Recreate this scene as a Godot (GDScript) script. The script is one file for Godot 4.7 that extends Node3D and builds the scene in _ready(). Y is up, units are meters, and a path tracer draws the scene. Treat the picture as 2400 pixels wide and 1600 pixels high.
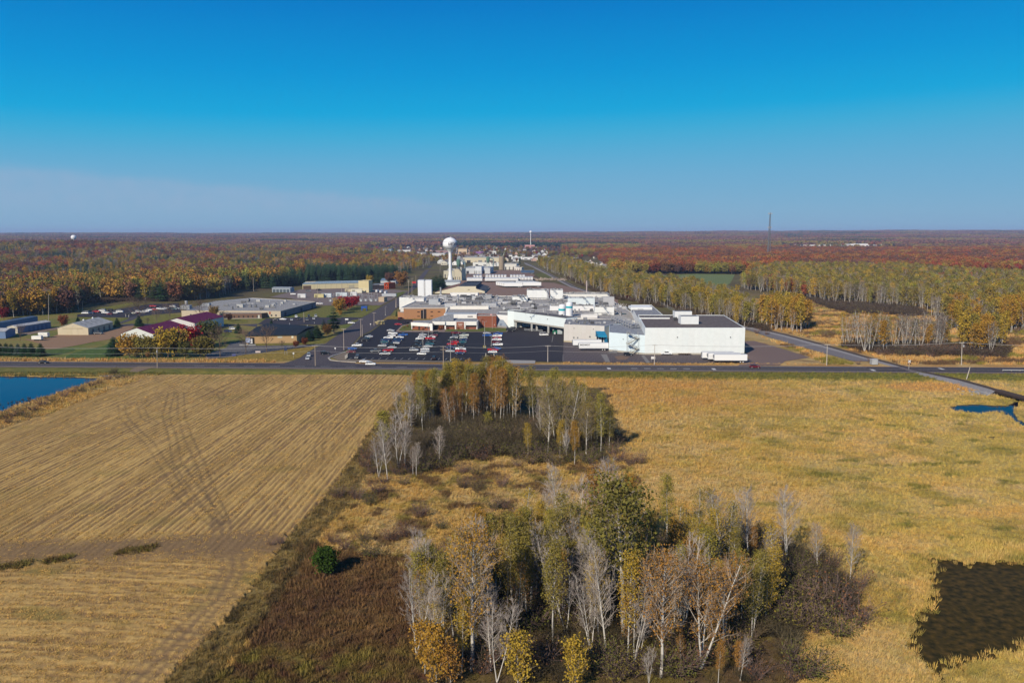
extends Node3D

# A town at the edge of farmland and marsh, seen from the air in late October. Units are metres; -z looks towards the town.

var rng := RandomNumberGenerator.new()
var taken := {}
var mats := {}
var n1 := FastNoiseLite.new()
var n2 := FastNoiseLite.new()
var n3 := FastNoiseLite.new()


# Collects triangles with a flat normal and a colour for each.
class Shape:
	var v := PackedVector3Array()
	var n := PackedVector3Array()
	var c := PackedColorArray()
	var x := Transform3D()

	func tri(a: Vector3, b: Vector3, d: Vector3, col: Color) -> void:
		a = x * a
		b = x * b
		d = x * d
		var m := (d - a).cross(b - a).normalized()
		v.append(a); v.append(b); v.append(d)
		n.append(m); n.append(m); n.append(m)
		c.append(col); c.append(col); c.append(col)

	func quad(a: Vector3, b: Vector3, d: Vector3, e: Vector3, col: Color) -> void:
		tri(a, b, d, col)
		tri(a, d, e, col)

	# A box from its lowest corner to its highest.
	func box(lo: Vector3, hi: Vector3, col: Color) -> void:
		var a := Vector3(lo.x, lo.y, hi.z)
		var b := Vector3(hi.x, lo.y, hi.z)
		var d := Vector3(hi.x, lo.y, lo.z)
		var e := lo
		var u := Vector3(0, hi.y - lo.y, 0)
		quad(a, a + u, b + u, b, col)
		quad(b, b + u, d + u, d, col)
		quad(d, d + u, e + u, e, col)
		quad(e, e + u, a + u, a, col)
		quad(a + u, e + u, d + u, b + u, col)
		quad(a, b, d, e, col)

	func mid(p: Vector3, size: Vector3, col: Color) -> void:
		box(p - size / 2, p + size / 2, col)

	func tube(p: Vector3, q: Vector3, r: float, s: float, sides: int, col: Color) -> void:
		var w := (q - p).normalized()
		var e := w.cross(Vector3.RIGHT if absf(w.x) < 0.8 else Vector3.UP).normalized()
		var f := w.cross(e)
		for i in sides:
			var a := TAU * i / sides
			var b := TAU * (i + 1) / sides
			var g := e * cos(a) + f * sin(a)
			var h := e * cos(b) + f * sin(b)
			quad(p + g * r, p + h * r, q + h * s, q + g * s, col)
			if sides > 4:
				tri(q + g * s, q + h * s, q, col)

	# profile: (radius, height) from the bottom upwards
	func lathe(profile: Array, sides: int, col: Color) -> void:
		for i in profile.size() - 1:
			var p: Vector2 = profile[i]
			var q: Vector2 = profile[i + 1]
			for k in sides:
				var a := TAU * k / sides
				var b := TAU * (k + 1) / sides
				var g := Vector3(cos(a), 0, sin(a))
				var h := Vector3(cos(b), 0, sin(b))
				quad(h * p.x + Vector3(0, p.y, 0), h * q.x + Vector3(0, q.y, 0), g * q.x + Vector3(0, q.y, 0), g * p.x + Vector3(0, p.y, 0), col)

	# A wall between two ground points.
	func wall(a: Vector3, b: Vector3, lo: float, hi: float, col: Color) -> void:
		var u := Vector3(0, lo, 0)
		var w := Vector3(0, hi, 0)
		quad(a + u, a + w, b + w, b + u, col)

	func flat(pts: PackedVector2Array, y: float, col: Color) -> void:
		var t := Geometry2D.triangulate_polygon(pts)
		if t.is_empty():
			print("cannot fill ", pts)
			t = Geometry2D.triangulate_polygon(Geometry2D.convex_hull(pts).slice(1))
		for i in range(0, t.size(), 3):
			var a := Vector3(pts[t[i]].x, y, pts[t[i]].y)
			var b := Vector3(pts[t[i + 1]].x, y, pts[t[i + 1]].y)
			var d := Vector3(pts[t[i + 2]].x, y, pts[t[i + 2]].y)
			if (d - a).cross(b - a).y < 0:
				tri(a, d, b, col)
			else:
				tri(a, b, d, col)

	func mesh() -> ArrayMesh:
		var a := []
		a.resize(Mesh.ARRAY_MAX)
		a[Mesh.ARRAY_VERTEX] = v
		a[Mesh.ARRAY_NORMAL] = n
		a[Mesh.ARRAY_COLOR] = c
		var m := ArrayMesh.new()
		m.add_surface_from_arrays(Mesh.PRIMITIVE_TRIANGLES, a)
		return m


# Short forms for surveyed places: a point on the map, the same point on the ground, and a place with a height and a lean.
func V2(x: float, z: float) -> Vector2:
	return Vector2(x, z)


func V3(x: float, z: float) -> Vector3:
	return Vector3(x, 0, z)


func V4(x: float, z: float, h: float, lean: float) -> Vector4:
	return Vector4(x, z, h, lean)


func numbered(called: String) -> String:
	var k: int = taken.get(called, 0)
	taken[called] = k + 1
	return called if k == 0 else "%s_%03d" % [called, k]


# A Node3D at the base of a thing; its parts become its children.
func thing(called: String, label: String, category: String, at: Vector3, turn := 0.0, group := "") -> Node3D:
	var o := Node3D.new()
	o.name = numbered(called)
	add_child(o)
	o.position = at
	o.rotation.y = turn
	tag(o, label, category, group)
	return o


func tag(o: Node3D, label: String, category: String, group := "") -> void:
	o.set_meta("label", label)
	o.set_meta("category", category)
	if group != "":
		o.set_meta("group", group)


func part(called: String, s: Shape, mat: Material, parent: Node) -> MeshInstance3D:
	var o := MeshInstance3D.new()
	o.name = called
	o.mesh = s.mesh()
	o.material_override = null
	o.mesh.surface_set_material(0, mat)
	parent.add_child(o, true)
	return o


func part_of(called: String, mesh: Mesh, mat: Material, parent: Node, at := Vector3.ZERO, turn := 0.0) -> MeshInstance3D:
	var o := MeshInstance3D.new()
	o.name = called
	o.mesh = mesh
	o.set_surface_override_material(0, mat)
	o.position = at
	o.rotation.y = turn
	parent.add_child(o, true)
	return o


func structure(called: String, s: Shape, mat: Material, label := "") -> MeshInstance3D:
	var o := part(numbered(called), s, mat, self)
	o.set_meta("kind", "structure")
	if label != "":
		o.set_meta("label", label)
	return o


# Copies of one mesh that nobody could count, as one object.
func scatter(called: String, label: String, mesh: Mesh, mat: Material, places: Array, tints: PackedColorArray) -> void:
	if places.is_empty():
		return
	var m := MultiMesh.new()
	m.transform_format = MultiMesh.TRANSFORM_3D
	m.use_colors = true
	m.mesh = mesh
	m.instance_count = places.size()
	for i in places.size():
		m.set_instance_transform(i, places[i])
		m.set_instance_color(i, tints[i])
	var o := MultiMeshInstance3D.new()
	o.name = numbered(called)
	o.multimesh = m
	o.material_override = mat
	o.set_meta("kind", "stuff")
	o.set_meta("label", label)
	add_child(o)


func tex(freq: float, lo: float, hi: float, size := 512, seed_ := 1, fractal := 4) -> NoiseTexture2D:
	var f := FastNoiseLite.new()
	f.seed = seed_
	f.frequency = freq
	f.noise_type = FastNoiseLite.TYPE_SIMPLEX_SMOOTH
	f.fractal_octaves = fractal
	var t := NoiseTexture2D.new()
	t.width = size
	t.height = size
	t.seamless = true
	t.noise = f
	var g := Gradient.new()
	g.set_color(0, Color(lo, lo, lo))
	g.set_color(1, Color(hi, hi, hi))
	t.color_ramp = g
	return t


# Painted by vertex and copy colours; the texture only roughens the tone.
func mat(called: String, rough := 0.9, texture: Texture2D = null, scale := 0.1, metal := 0.0) -> StandardMaterial3D:
	if mats.has(called):
		return mats[called]
	var m := StandardMaterial3D.new()
	m.resource_name = called
	m.vertex_color_use_as_albedo = true
	m.roughness = rough
	m.metallic = metal
	m.metallic_specular = 0.3
	if texture:
		m.albedo_texture = texture
		m.uv1_triplanar = true
		m.uv1_world_triplanar = true
		m.uv1_scale = Vector3(scale, scale, scale)
	mats[called] = m
	return m


func jit(c: Color, amount: float) -> Color:
	var k := 1.0 + rng.randf_range(-amount, amount)
	return Color(c.r * k * (1 + rng.randf_range(-amount, amount) * 0.4), c.g * k, c.b * k * (1 + rng.randf_range(-amount, amount) * 0.4))


func flat2(p: Vector3) -> Vector2:
	return Vector2(p.x, p.z)


# The land: flat near the town, low hills far off, higher to the east.
func land(x: float, z: float) -> float:
	var d := -z
	if d < 1200:
		return 0.0
	var rise := 24.0 * exp(-(pow((x + 1400) / 620.0, 2) + pow((d - 2350) / 420.0, 2))) + 5.0 * n1.get_noise_2d(x * 0.0016, z * 0.0016) * smoothstep(1200.0, 1900.0, d)
	if d < 3000:
		return rise
	var far := smoothstep(3000.0, 11500.0, d)
	var east := smoothstep(-0.12, 0.5, x / d)
	return rise + far * (36 + 34 * east + 14 * n1.get_noise_2d(x * 0.00035, z * 0.00035) + 9 * n1.get_noise_2d(x * 0.0012 + 50, z * 0.0005)) - smoothstep(11500.0, 15500.0, d) * 10.0


func make_sky() -> Sky:
	# Only air: a clear autumn sky, pale near the horizon, with a thin veil of high cloud low in the north-west.
	var h := 512
	var im := Image.create(h * 2, h, false, Image.FORMAT_RGBF)
	var stops := [-90.0, -2.0, 0.0, 1.5, 4.0, 6.8, 8.2, 11.0, 15.5, 24.0, 45.0, 90.0]
	var tones := [Color(0.15, 0.19, 0.22), Color(0.2, 0.32, 0.47), Color(0.215, 0.365, 0.52), Color(0.195, 0.375, 0.535), Color(0.135, 0.365, 0.56), Color(0.045, 0.355, 0.59), Color(0.008, 0.33, 0.61), Color(0.003, 0.26, 0.58), Color(0.002, 0.17, 0.5), Color(0.004, 0.125, 0.42), Color(0.01, 0.1, 0.34), Color(0.015, 0.09, 0.3)]
	for j in h:
		var up := 90.0 - (j + 0.5) / h * 180.0
		for i in h * 2:
			var around := wrapf((i + 0.5) / (h * 2) * 360.0, -180.0, 180.0)
			var e := up
			if e > 0:
				e -= sin(deg_to_rad(around)) * 1.2 * smoothstep(3.0, 7.0, up) * (1 - smoothstep(12.0, 25.0, up))
			var k := 0
			while k < stops.size() - 2 and e > stops[k + 1]:
				k += 1
			var t := clampf((e - stops[k]) / (stops[k + 1] - stops[k]), 0, 1)
			var c: Color = tones[k].lerp(tones[k + 1], t)
			if up > 0 and up < 9:
				var top := 2.0 + 4.1 * sin(deg_to_rad(-around - 2)) + 0.1 * n1.get_noise_1d(around * 3.0)
				var veil := (1 - smoothstep(top - 0.2, top + 0.07, up)) * smoothstep(0.3, 2.2, up) * smoothstep(2.0, -10.0, around) * (1 - smoothstep(60.0, 120.0, -around))
				veil *= 0.75 + 0.4 * n1.get_noise_2d(around * 1.2, up * 26.0)
				c = c.lerp(Color(0.31, 0.385, 0.535), clampf(veil * 0.48, 0, 1))
			im.set_pixel(i, j, c)
	var p := PanoramaSkyMaterial.new()
	p.panorama = ImageTexture.create_from_image(im)
	p.filter = true
	var s := Sky.new()
	s.sky_material = p
	return s


func camera_and_light() -> void:
	var cam := Camera3D.new()
	cam.name = "camera"
	cam.position = Vector3(0, 62, 0)
	cam.rotation_degrees = Vector3(-7.747, 0, 0)
	cam.fov = 46.39
	cam.near = 1.0
	cam.far = 40000.0
	add_child(cam)
	cam.current = true
	var env := Environment.new()
	env.background_mode = Environment.BG_SKY
	env.sky = make_sky()
	env.background_energy_multiplier = 1.0
	env.tonemap_mode = Environment.TONE_MAPPER_LINEAR
	env.tonemap_exposure = 1.15
	env.fog_enabled = true
	env.fog_density = 0.00006
	env.fog_light_color = Color(0.75, 0.84, 1.0)
	env.sdfgi_enabled = true
	env.ssao_enabled = true
	env.ssil_enabled = true
	var we := WorldEnvironment.new()
	we.name = "environment"
	we.environment = env
	add_child(we)
	var sun := DirectionalLight3D.new()
	sun.name = "sun"
	sun.look_at_from_position(Vector3.ZERO, Vector3(0.43, -0.53, -0.73))
	sun.light_color = Color(1.0, 0.95, 0.87)
	sun.light_energy = 1.5
	sun.light_angular_distance = 0.5
	sun.shadow_enabled = true
	add_child(sun)


const GOLD := Color(0.57, 0.365, 0.11)
const TAN := Color(0.56, 0.39, 0.16)
const OLIVE := Color(0.22, 0.185, 0.035)
const GREEN := Color(0.115, 0.135, 0.022)
const RUST := Color(0.15, 0.08, 0.038)
const BROWN := Color(0.13, 0.085, 0.042)
const REED := Color(0.52, 0.255, 0.06)
const STRAW := Color(0.65, 0.415, 0.135)
const SOIL := Color(0.21, 0.12, 0.06)

var field_edge := PackedVector2Array([V2(-48.5,-99.5), V2(-48.6,-104.4), V2(-47.1,-116.5), V2(-46.4,-126.8), V2(-46.1,-139.4), V2(-46.2,-150.1), V2(-46.3,-156.7), V2(-45.8,-163.8), V2(-44.3,-183), V2(-44.2,-214.5), V2(-44.7,-245.7), V2(-42.8,-290.1), V2(-38.3,-318.6), V2(-37.1,-344.8)])
var field_shape := PackedVector2Array()
var lake := PackedVector2Array([V2(-277.9,-346.5), V2(-225,-344.9), V2(-201.1,-343.3), V2(-178.7,-340.7), V2(-177.5,-330.9), V2(-178,-313.8), V2(-178.3,-306), V2(-179.3,-294.8), V2(-180.3,-284.4), V2(-179.7,-273.7), V2(-178.4,-245.8), V2(-177.9,-218.8)])
var pond := PackedVector2Array([V2(80.1,-147.9), V2(84.2,-146.3), V2(86.6,-144.4), V2(93,-146.3), V2(97.3,-144.4), V2(111.1,-144.4), V2(89,-114), V2(77.5,-113.3), V2(71.6,-109.6), V2(69.3,-108.9), V2(65.7,-108.4), V2(59.5,-103), V2(56.4,-97.6), V2(52.3,-97.6), V2(56.6,-103.8), V2(59.3,-108.9), V2(59.3,-113.8), V2(61.1,-115.5), V2(64.5,-120.1), V2(67.6,-126.3), V2(69.9,-126.6), V2(72.8,-132.5), V2(76.9,-139.2), V2(79.3,-144.4)])
var creek := PackedVector2Array([V2(156.1,-279.6), V2(163,-285.3), V2(170.1,-286.9), V2(173,-285.3), V2(180.5,-284.1), V2(185.7,-289.3), V2(189.9,-292.5), V2(188.5,-289.3), V2(182,-281.5), V2(175.5,-272.7), V2(170.9,-262.4), V2(170.4,-259.1), V2(171.2,-254.7), V2(166.9,-248), V2(167.6,-254.7), V2(168.1,-258.5), V2(169,-263), V2(171.5,-268.4), V2(171.8,-271.2), V2(170.8,-274.1), V2(166.3,-272.7), V2(162.2,-270.2), V2(160.8,-272.7), V2(159.2,-274.1), V2(157.2,-274.8), V2(157.6,-278.5)])
var puddle := PackedVector2Array([V2(146.4,-239.1), V2(149,-239.5), V2(147.8,-237.2), V2(145.5,-235.4)])
var sedge := PackedVector2Array([V2(-42.2,-136.9), V2(-42.3,-155.5), V2(-26.4,-145.6), V2(-18.7,-144.6), V2(-15.6,-125.1), V2(-11.2,-100.1), V2(-43.9,-96.1), V2(-42.8,-103.4), V2(-42.1,-117.8)])
var brush := PackedVector2Array([V2(-38.7,-155.5), V2(-37.7,-211.7), V2(-37.1,-240.1), V2(32.7,-211.7), V2(34.2,-192.5), V2(7.5,-179.5), V2(-13.9,-136.9), V2(-22.3,-140.7)])
var wood_a := PackedVector2Array([V2(-37.9,-199.8), V2(-41.6,-251.2), V2(-35.6,-326.5), V2(37.7,-317.1), V2(33.5,-234.8), V2(26,-215.9), V2(-15.4,-216.8), V2(-25.5,-199.8)])
var wood_b := PackedVector2Array([V2(-12.8,-96.1), V2(-15.6,-125.1), V2(-7.7,-138.8), V2(6.6,-155.5), V2(52.4,-160.3), V2(59.2,-142.6), V2(57.4,-126.7), V2(46.6,-119.2), V2(31.9,-96.1)])


func road_z(x: float) -> float:
	return -366.3 + 0.0367 * x


func off_line(p: Vector2, line: PackedVector2Array) -> float:
	var best := 1e9
	for i in line.size() - 1:
		best = minf(best, p.distance_squared_to(Geometry2D.get_closest_point_to_segment(p, line[i], line[i + 1])))
	return sqrt(best)


func inside(p: Vector2, shape: PackedVector2Array) -> bool:
	return Geometry2D.is_point_in_polygon(p, shape)


# What grows at a point of the marsh: the colour of the dry grass, sedge, brush or leaf litter.
func cover(x: float, z: float) -> Color:
	var d := -z
	var a := n1.get_noise_2d(x * 0.035, z * 0.035)
	var b := n2.get_noise_2d(x * 0.16, z * 0.16)
	var p := Vector2(x + b * 3.0 + a * 3.0, z + a * 5.0)
	var c := GOLD.lerp(TAN, clampf(0.5 + a * 1.1 + b * 0.5, 0, 1))
	var wet := smoothstep(30.0, 95.0, x) * (0.35 + 0.9 * n1.get_noise_2d(x * 0.02 + 90, z * 0.04)) + smoothstep(0.15, 0.5, n2.get_noise_2d(x * 0.05 + 20, z * 0.09)) * 0.5
	c = c.lerp(Color(0.42, 0.33, 0.07), clampf(wet * 0.8, 0, 0.6))
	var green := smoothstep(0.3, 0.6, n1.get_noise_2d(x * 0.055 + 300, z * 0.11)) * (0.3 + 0.6 * smoothstep(20.0, 110.0, x))
	c = c.lerp(GREEN.lerp(OLIVE, 0.5), clampf(green, 0, 0.8))
	c = c.lerp(OLIVE.lerp(GREEN, 0.3), smoothstep(0.05, 0.45, n2.get_noise_2d(x * 0.045 + 130, z * 0.06) + 0.25 * smoothstep(175.0, 110.0, d)) * smoothstep(35.0, 75.0, x) * 0.42)
	# orange reeds on the town side of the marsh
	var reed := smoothstep(255.0, 300.0, d) * smoothstep(10.0, 30.0, x) * (1 - smoothstep(80.0, 125.0, x + (d - 320) * 0.3))
	reed = maxf(reed * (0.6 + 0.6 * a), 1.0 - smoothstep(0.6, 1.1, Vector2((x - 172.0) / 24.0, (d - 318.0) / 12.0).length()))
	c = c.lerp(REED.lerp(TAN, 0.35), clampf(reed, 0, 1))
	# green verge by the highway
	var verge := d + 0.0367 * x
	c = c.lerp(GREEN.lerp(OLIVE, 0.35 + b), smoothstep(336.0, 343.0, verge + b * 5.0) * 0.9)
	if d < 300 and inside(p, brush):
		c = c.lerp(RUST.lerp(BROWN, 0.4), smoothstep(0.0, 0.35, n1.get_noise_2d(x * 0.1 + 40, z * 0.1)) * 0.9)
		c = c.lerp(OLIVE, smoothstep(0.15, 0.5, n2.get_noise_2d(x * 0.12 + 70, z * 0.12)) * 0.7)
	if d < 190 and inside(p, sedge):
		c = RUST.lerp(Color(0.23, 0.135, 0.05), clampf(0.45 + a * 0.9 + b * 0.9, 0, 1)).lerp(Color(0.08, 0.06, 0.03), smoothstep(0.2, 0.6, n2.get_noise_2d(x * 0.4, z * 0.4)) * 0.5)
		if d < 116:
			c = c.lerp(OLIVE, smoothstep(117.0, 107.0, d) * (0.4 + b))
	if inside(p, wood_a) or inside(p, wood_b):
		c = BROWN.lerp(Color(0.18, 0.14, 0.035), clampf(0.4 + a + b, 0, 1))
	if x < 5 and d < 330:
		var e := off_line(Vector2(x, z), field_edge)
		if e < 9:
			var k := 1 - smoothstep(3.2, 6.8, e + b * 3.0)
			var g := Color(0.29, 0.205, 0.07).lerp(Color(0.11, 0.08, 0.032), clampf(0.3 + b * 1.6, 0, 1))
			c = c.lerp(g, k)
			if absf(e - 5.6) < 0.9:
				c = c.lerp(Color(0.07, 0.06, 0.025), 0.6)
	return c


func grid_sheet(called: String, label: String, rows: int, cols: int, place: Callable, mat_: Material) -> MeshInstance3D:
	# place(i, j) gives [point, colour]
	var v := PackedVector3Array()
	var c := PackedColorArray()
	v.resize(rows * cols)
	c.resize(rows * cols)
	for j in rows:
		for i in cols:
			var pc: Array = place.call(float(i) / (cols - 1), float(j) / (rows - 1))
			v[j * cols + i] = pc[0]
			c[j * cols + i] = pc[1]
	var n := PackedVector3Array()
	n.resize(rows * cols)
	var ix := PackedInt32Array()
	ix.resize((rows - 1) * (cols - 1) * 6)
	var k := 0
	for j in rows:
		for i in cols:
			var e := v[j * cols + mini(i + 1, cols - 1)] - v[j * cols + maxi(i - 1, 0)]
			var f := v[mini(j + 1, rows - 1) * cols + i] - v[maxi(j - 1, 0) * cols + i]
			var m := e.cross(f).normalized()
			n[j * cols + i] = m if m.y > 0 else -m
			if i < cols - 1 and j < rows - 1:
				var o := j * cols + i
				ix[k] = o; ix[k + 1] = o + cols; ix[k + 2] = o + 1
				ix[k + 3] = o + 1; ix[k + 4] = o + cols; ix[k + 5] = o + cols + 1
				k += 6
	if e_up(v, ix):
		for t in range(0, ix.size(), 3):
			var s := ix[t + 1]
			ix[t + 1] = ix[t + 2]
			ix[t + 2] = s
	var a := []
	a.resize(Mesh.ARRAY_MAX)
	a[Mesh.ARRAY_VERTEX] = v
	a[Mesh.ARRAY_NORMAL] = n
	a[Mesh.ARRAY_COLOR] = c
	a[Mesh.ARRAY_INDEX] = ix
	var me := ArrayMesh.new()
	me.add_surface_from_arrays(Mesh.PRIMITIVE_TRIANGLES, a)
	me.surface_set_material(0, mat_)
	var o := MeshInstance3D.new()
	o.name = numbered(called)
	o.mesh = me
	o.set_meta("kind", "structure")
	o.set_meta("label", label)
	add_child(o)
	return o


# True when the first triangle would face down (front faces run clockwise).
func e_up(v: PackedVector3Array, ix: PackedInt32Array) -> bool:
	var a := v[ix[0]]
	return (v[ix[2]] - a).cross(v[ix[1]] - a).y < 0


func in_water(p: Vector2) -> bool:
	if p.x > 60:
		return inside(p, pond) or inside(p, creek) or inside(p, puddle)
	return p.x < -90 and inside(p, lake)


func meadow_point(u: float, t: float) -> Array:
	var s := u * 2 - 1
	var d := 0.0
	var wing := signf(s) * pow(maxf(0.0, absf(s) - 0.95) / 0.05, 2.0) * 500.0   # the outermost columns carry the marsh on to both sides
	if t < 0.03:
		d = lerpf(-120.0, 88.0, t / 0.03)
	else:
		d = 88.0 * pow((366.3 - 0.0367 * (s * 275.0 + wing)) / 88.0, (t - 0.03) / 0.97)
	var x := s * (0.72 * maxf(d, 20.0) + 16) + wing
	var z := -d
	var p := Vector2(x, z)
	var y := 0.16 * n2.get_noise_2d(x * 0.9, z * 0.9) + 0.22 * n2.get_noise_2d(x * 0.28, z * 0.28)
	var c := cover(x, z)
	if in_water(p):
		y = -1.1
		c = Color(0.035, 0.03, 0.015)
	elif d > 90 and inside(p, field_shape):
		y -= 0.7
	elif d > 330:
		y *= 0.5
	return [Vector3(x, y - 0.05, z), c * (1 + 0.25 * n3.get_noise_2d(x * 1.7, z * 1.7))]


var tracks: Array = []


func field_point(u: float, t: float) -> Array:
	var d := 0.0
	if t < 0.5:
		d = lerpf(84.0, 165.0, t / 0.5)
	else:
		d = lerpf(165.0, 347.0, (t - 0.5) / 0.5)
	var x := lerpf(-225.0, -22.0, u)
	var z := -d
	var p := Vector2(x, z)
	# the mown rows run away towards the town; the headland rows at the near end run across
	var head := smoothstep(-3.0, 3.0, (x + 61.0) * 0.12 + 151.0 - d + 2.5 * n1.get_noise_2d(x * 0.05, z * 0.05))
	var w := x + 0.03 * z
	var along := 0.5 * n1.get_noise_2d(w * 0.55, z * 0.005) + 0.55 * n2.get_noise_2d(w * 1.5, z * 0.012) + 0.4 * n3.get_noise_2d(w * 3.2, z * 0.035) + 0.28 * sin(w * TAU / 1.52)
	var q := z - 0.11 * x - 0.0016 * (x + 60) * (x + 60)
	var across := 0.5 * n1.get_noise_2d(q * 0.5 + 80, x * 0.014) + 0.5 * n2.get_noise_2d(q * 1.3, x * 0.05) + 0.35 * n3.get_noise_2d(q * 2.6, x * 0.11)
	var row := lerpf(along, across, head)
	var patchy := n1.get_noise_2d(x * 0.022 + 7, z * 0.022)
	var dark := clampf(0.40 - row * 1.75 + patchy * 0.4, 0, 1)
	var c := STRAW.lerp(SOIL, dark * 0.78)
	c = c.lerp(Color(0.40, 0.245, 0.075), clampf(n1.get_noise_2d(x * 0.05 + 33, z * 0.012) * 1.2, 0, 0.6))
	c = c.lerp(OLIVE, clampf(smoothstep(0.25, 0.6, n2.get_noise_2d(x * 0.03, z * 0.06 + 9)) * (0.25 + 0.35 * head), 0, 0.6))
	# bare brown ground on the headland turn and the track that leaves at the near corner
	var bare := 1 - smoothstep(3.0, 9.0, absf(d - 153.0 - (x + 60) * 0.10) + 4 * n1.get_noise_2d(x * 0.06, z * 0.06))
	bare = maxf(bare * smoothstep(-150.0, -90.0, x), 0)
	for k in tracks.size():
		var e := off_line(p, tracks[k])
		if k == 0:
			bare = maxf(bare, (1 - smoothstep(0.8, 5.0, e + 1.8 * n2.get_noise_2d(x * 0.3, z * 0.3))) * (0.5 + 0.4 * cos(e * 3.4)))
		elif e < 2.6:
			var wheel := 1 - smoothstep(0.15, 0.6, absf(e - 1.1))
			dark = maxf(dark, wheel)
			c = c.lerp(Color(0.155, 0.105, 0.055), wheel * (0.42 + 0.25 * patchy))
	c = c.lerp(Color(0.24, 0.15, 0.075), clampf(bare * (0.8 + 0.6 * row), 0, 0.85))
	var y := 0.10 + row * 0.2 * (1 - bare * 0.6) - dark * 0.06 + 0.05 * n3.get_noise_2d(x * 2.0, z * 2.0)
	if not inside(p + Vector2(n2.get_noise_2d(z * 0.3, x * 0.3) * 1.5, 0), field_shape):
		y = -0.5
	return [Vector3(x, y, z), c * (1 + 0.22 * n3.get_noise_2d(x * 2.3, z * 1.1))]


func far_point(u: float, t: float) -> Array:
	var s := u * 2 - 1
	s = s * 0.8 + 0.2 * s * s * s
	var d := (366.3 - 0.0367 * s * 275.0) * pow(43.0, pow(t, 1.12))
	var x := s * (0.78 * d + 60)
	var z := -d
	var a := n1.get_noise_2d(x * 0.012, z * 0.012)
	var b := n2.get_noise_2d(x * 0.06, z * 0.06)
	var c := Color(0.12, 0.088, 0.04).lerp(Color(0.15, 0.13, 0.035), clampf(0.5 + a, 0, 1))
	# rough grass east of the railway
	var east := smoothstep(0.20, 0.26, x / d + 0.02 * b) * (1 - smoothstep(640.0, 900.0, d))
	var rough := TAN.lerp(REED, clampf(0.35 + a, 0, 1)) * 0.9
	rough = rough.lerp(RUST, smoothstep(0.1, 0.5, n1.get_noise_2d(x * 0.03 + 60, z * 0.05)) * 0.8)
	rough = rough.lerp(OLIVE, smoothstep(0.1, 0.5, n2.get_noise_2d(x * 0.018 + 11, z * 0.03)) * 0.8)
	c = c.lerp(rough, east)
	# verges and yards west of the plant
	var west := (1 - smoothstep(-0.02, 0.0, x / d + 0.08)) * (1 - smoothstep(600.0, 680.0, d))
	c = c.lerp(Color(0.27, 0.21, 0.06).lerp(GREEN * 1.2, clampf(0.4 + a * 1.2 + b, 0, 1)), west)
	var verge := d + 0.0367 * x
	if verge < 390:
		c = c.lerp(REED.lerp(TAN, clampf(0.4 + b, 0, 1)), (1 - smoothstep(378.0, 384.0, verge)) * 0.8)
	if d > 1500:
		c = c.lerp(Color(0.13, 0.08, 0.05), smoothstep(1500.0, 3000.0, d))
	var y := land(x, z) - 0.06
	return [Vector3(x, y, z), c * (1 + 0.2 * b)]


func sheet(called: String, label: String, pts: Array, y: float, col: Color, m: Material) -> MeshInstance3D:
	var s := Shape.new()
	s.flat(PackedVector2Array(pts), y, col)
	return structure(called, s, m, label)


func ribbon(s: Shape, line: Array, half: float, y: float, col: Color) -> void:
	for i in line.size() - 1:
		var a: Vector2 = line[i]
		var b: Vector2 = line[i + 1]
		var w := (b - a).normalized().orthogonal() * half
		var e := (b - a).normalized() * 0.1
		s.quad(Vector3(a.x - w.x - e.x, y, a.y - w.y - e.y), Vector3(b.x - w.x + e.x, y, b.y - w.y + e.y), Vector3(b.x + w.x + e.x, y, b.y + w.y + e.y), Vector3(a.x + w.x - e.x, y, a.y + w.y - e.y), col)


# A strip of the highway between two distances across it.
func highway_strip(s: Shape, x0: float, x1: float, lo: float, hi: float, y: float, col: Color) -> void:
	s.quad(Vector3(x0, y, road_z(x0) - lo), Vector3(x0, y, road_z(x0) - hi), Vector3(x1, y, road_z(x1) - hi), Vector3(x1, y, road_z(x1) - lo), col)


# A ragged natural edge in place of a surveyed outline.
func ragged(shape: PackedVector2Array, step: float, amount: float) -> PackedVector2Array:
	var r := PackedVector2Array()
	for i in shape.size():
		var a := shape[i]
		var b := shape[(i + 1) % shape.size()]
		var n := maxi(1, int(a.distance_to(b) / step))
		for k in n:
			var p := a.lerp(b, float(k) / n)
			r.append(p + Vector2(n2.get_noise_2d(p.x * 0.5, p.y * 0.5), n2.get_noise_2d(p.x * 0.5 + 50, p.y * 0.5)) * amount)
	return r


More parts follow.
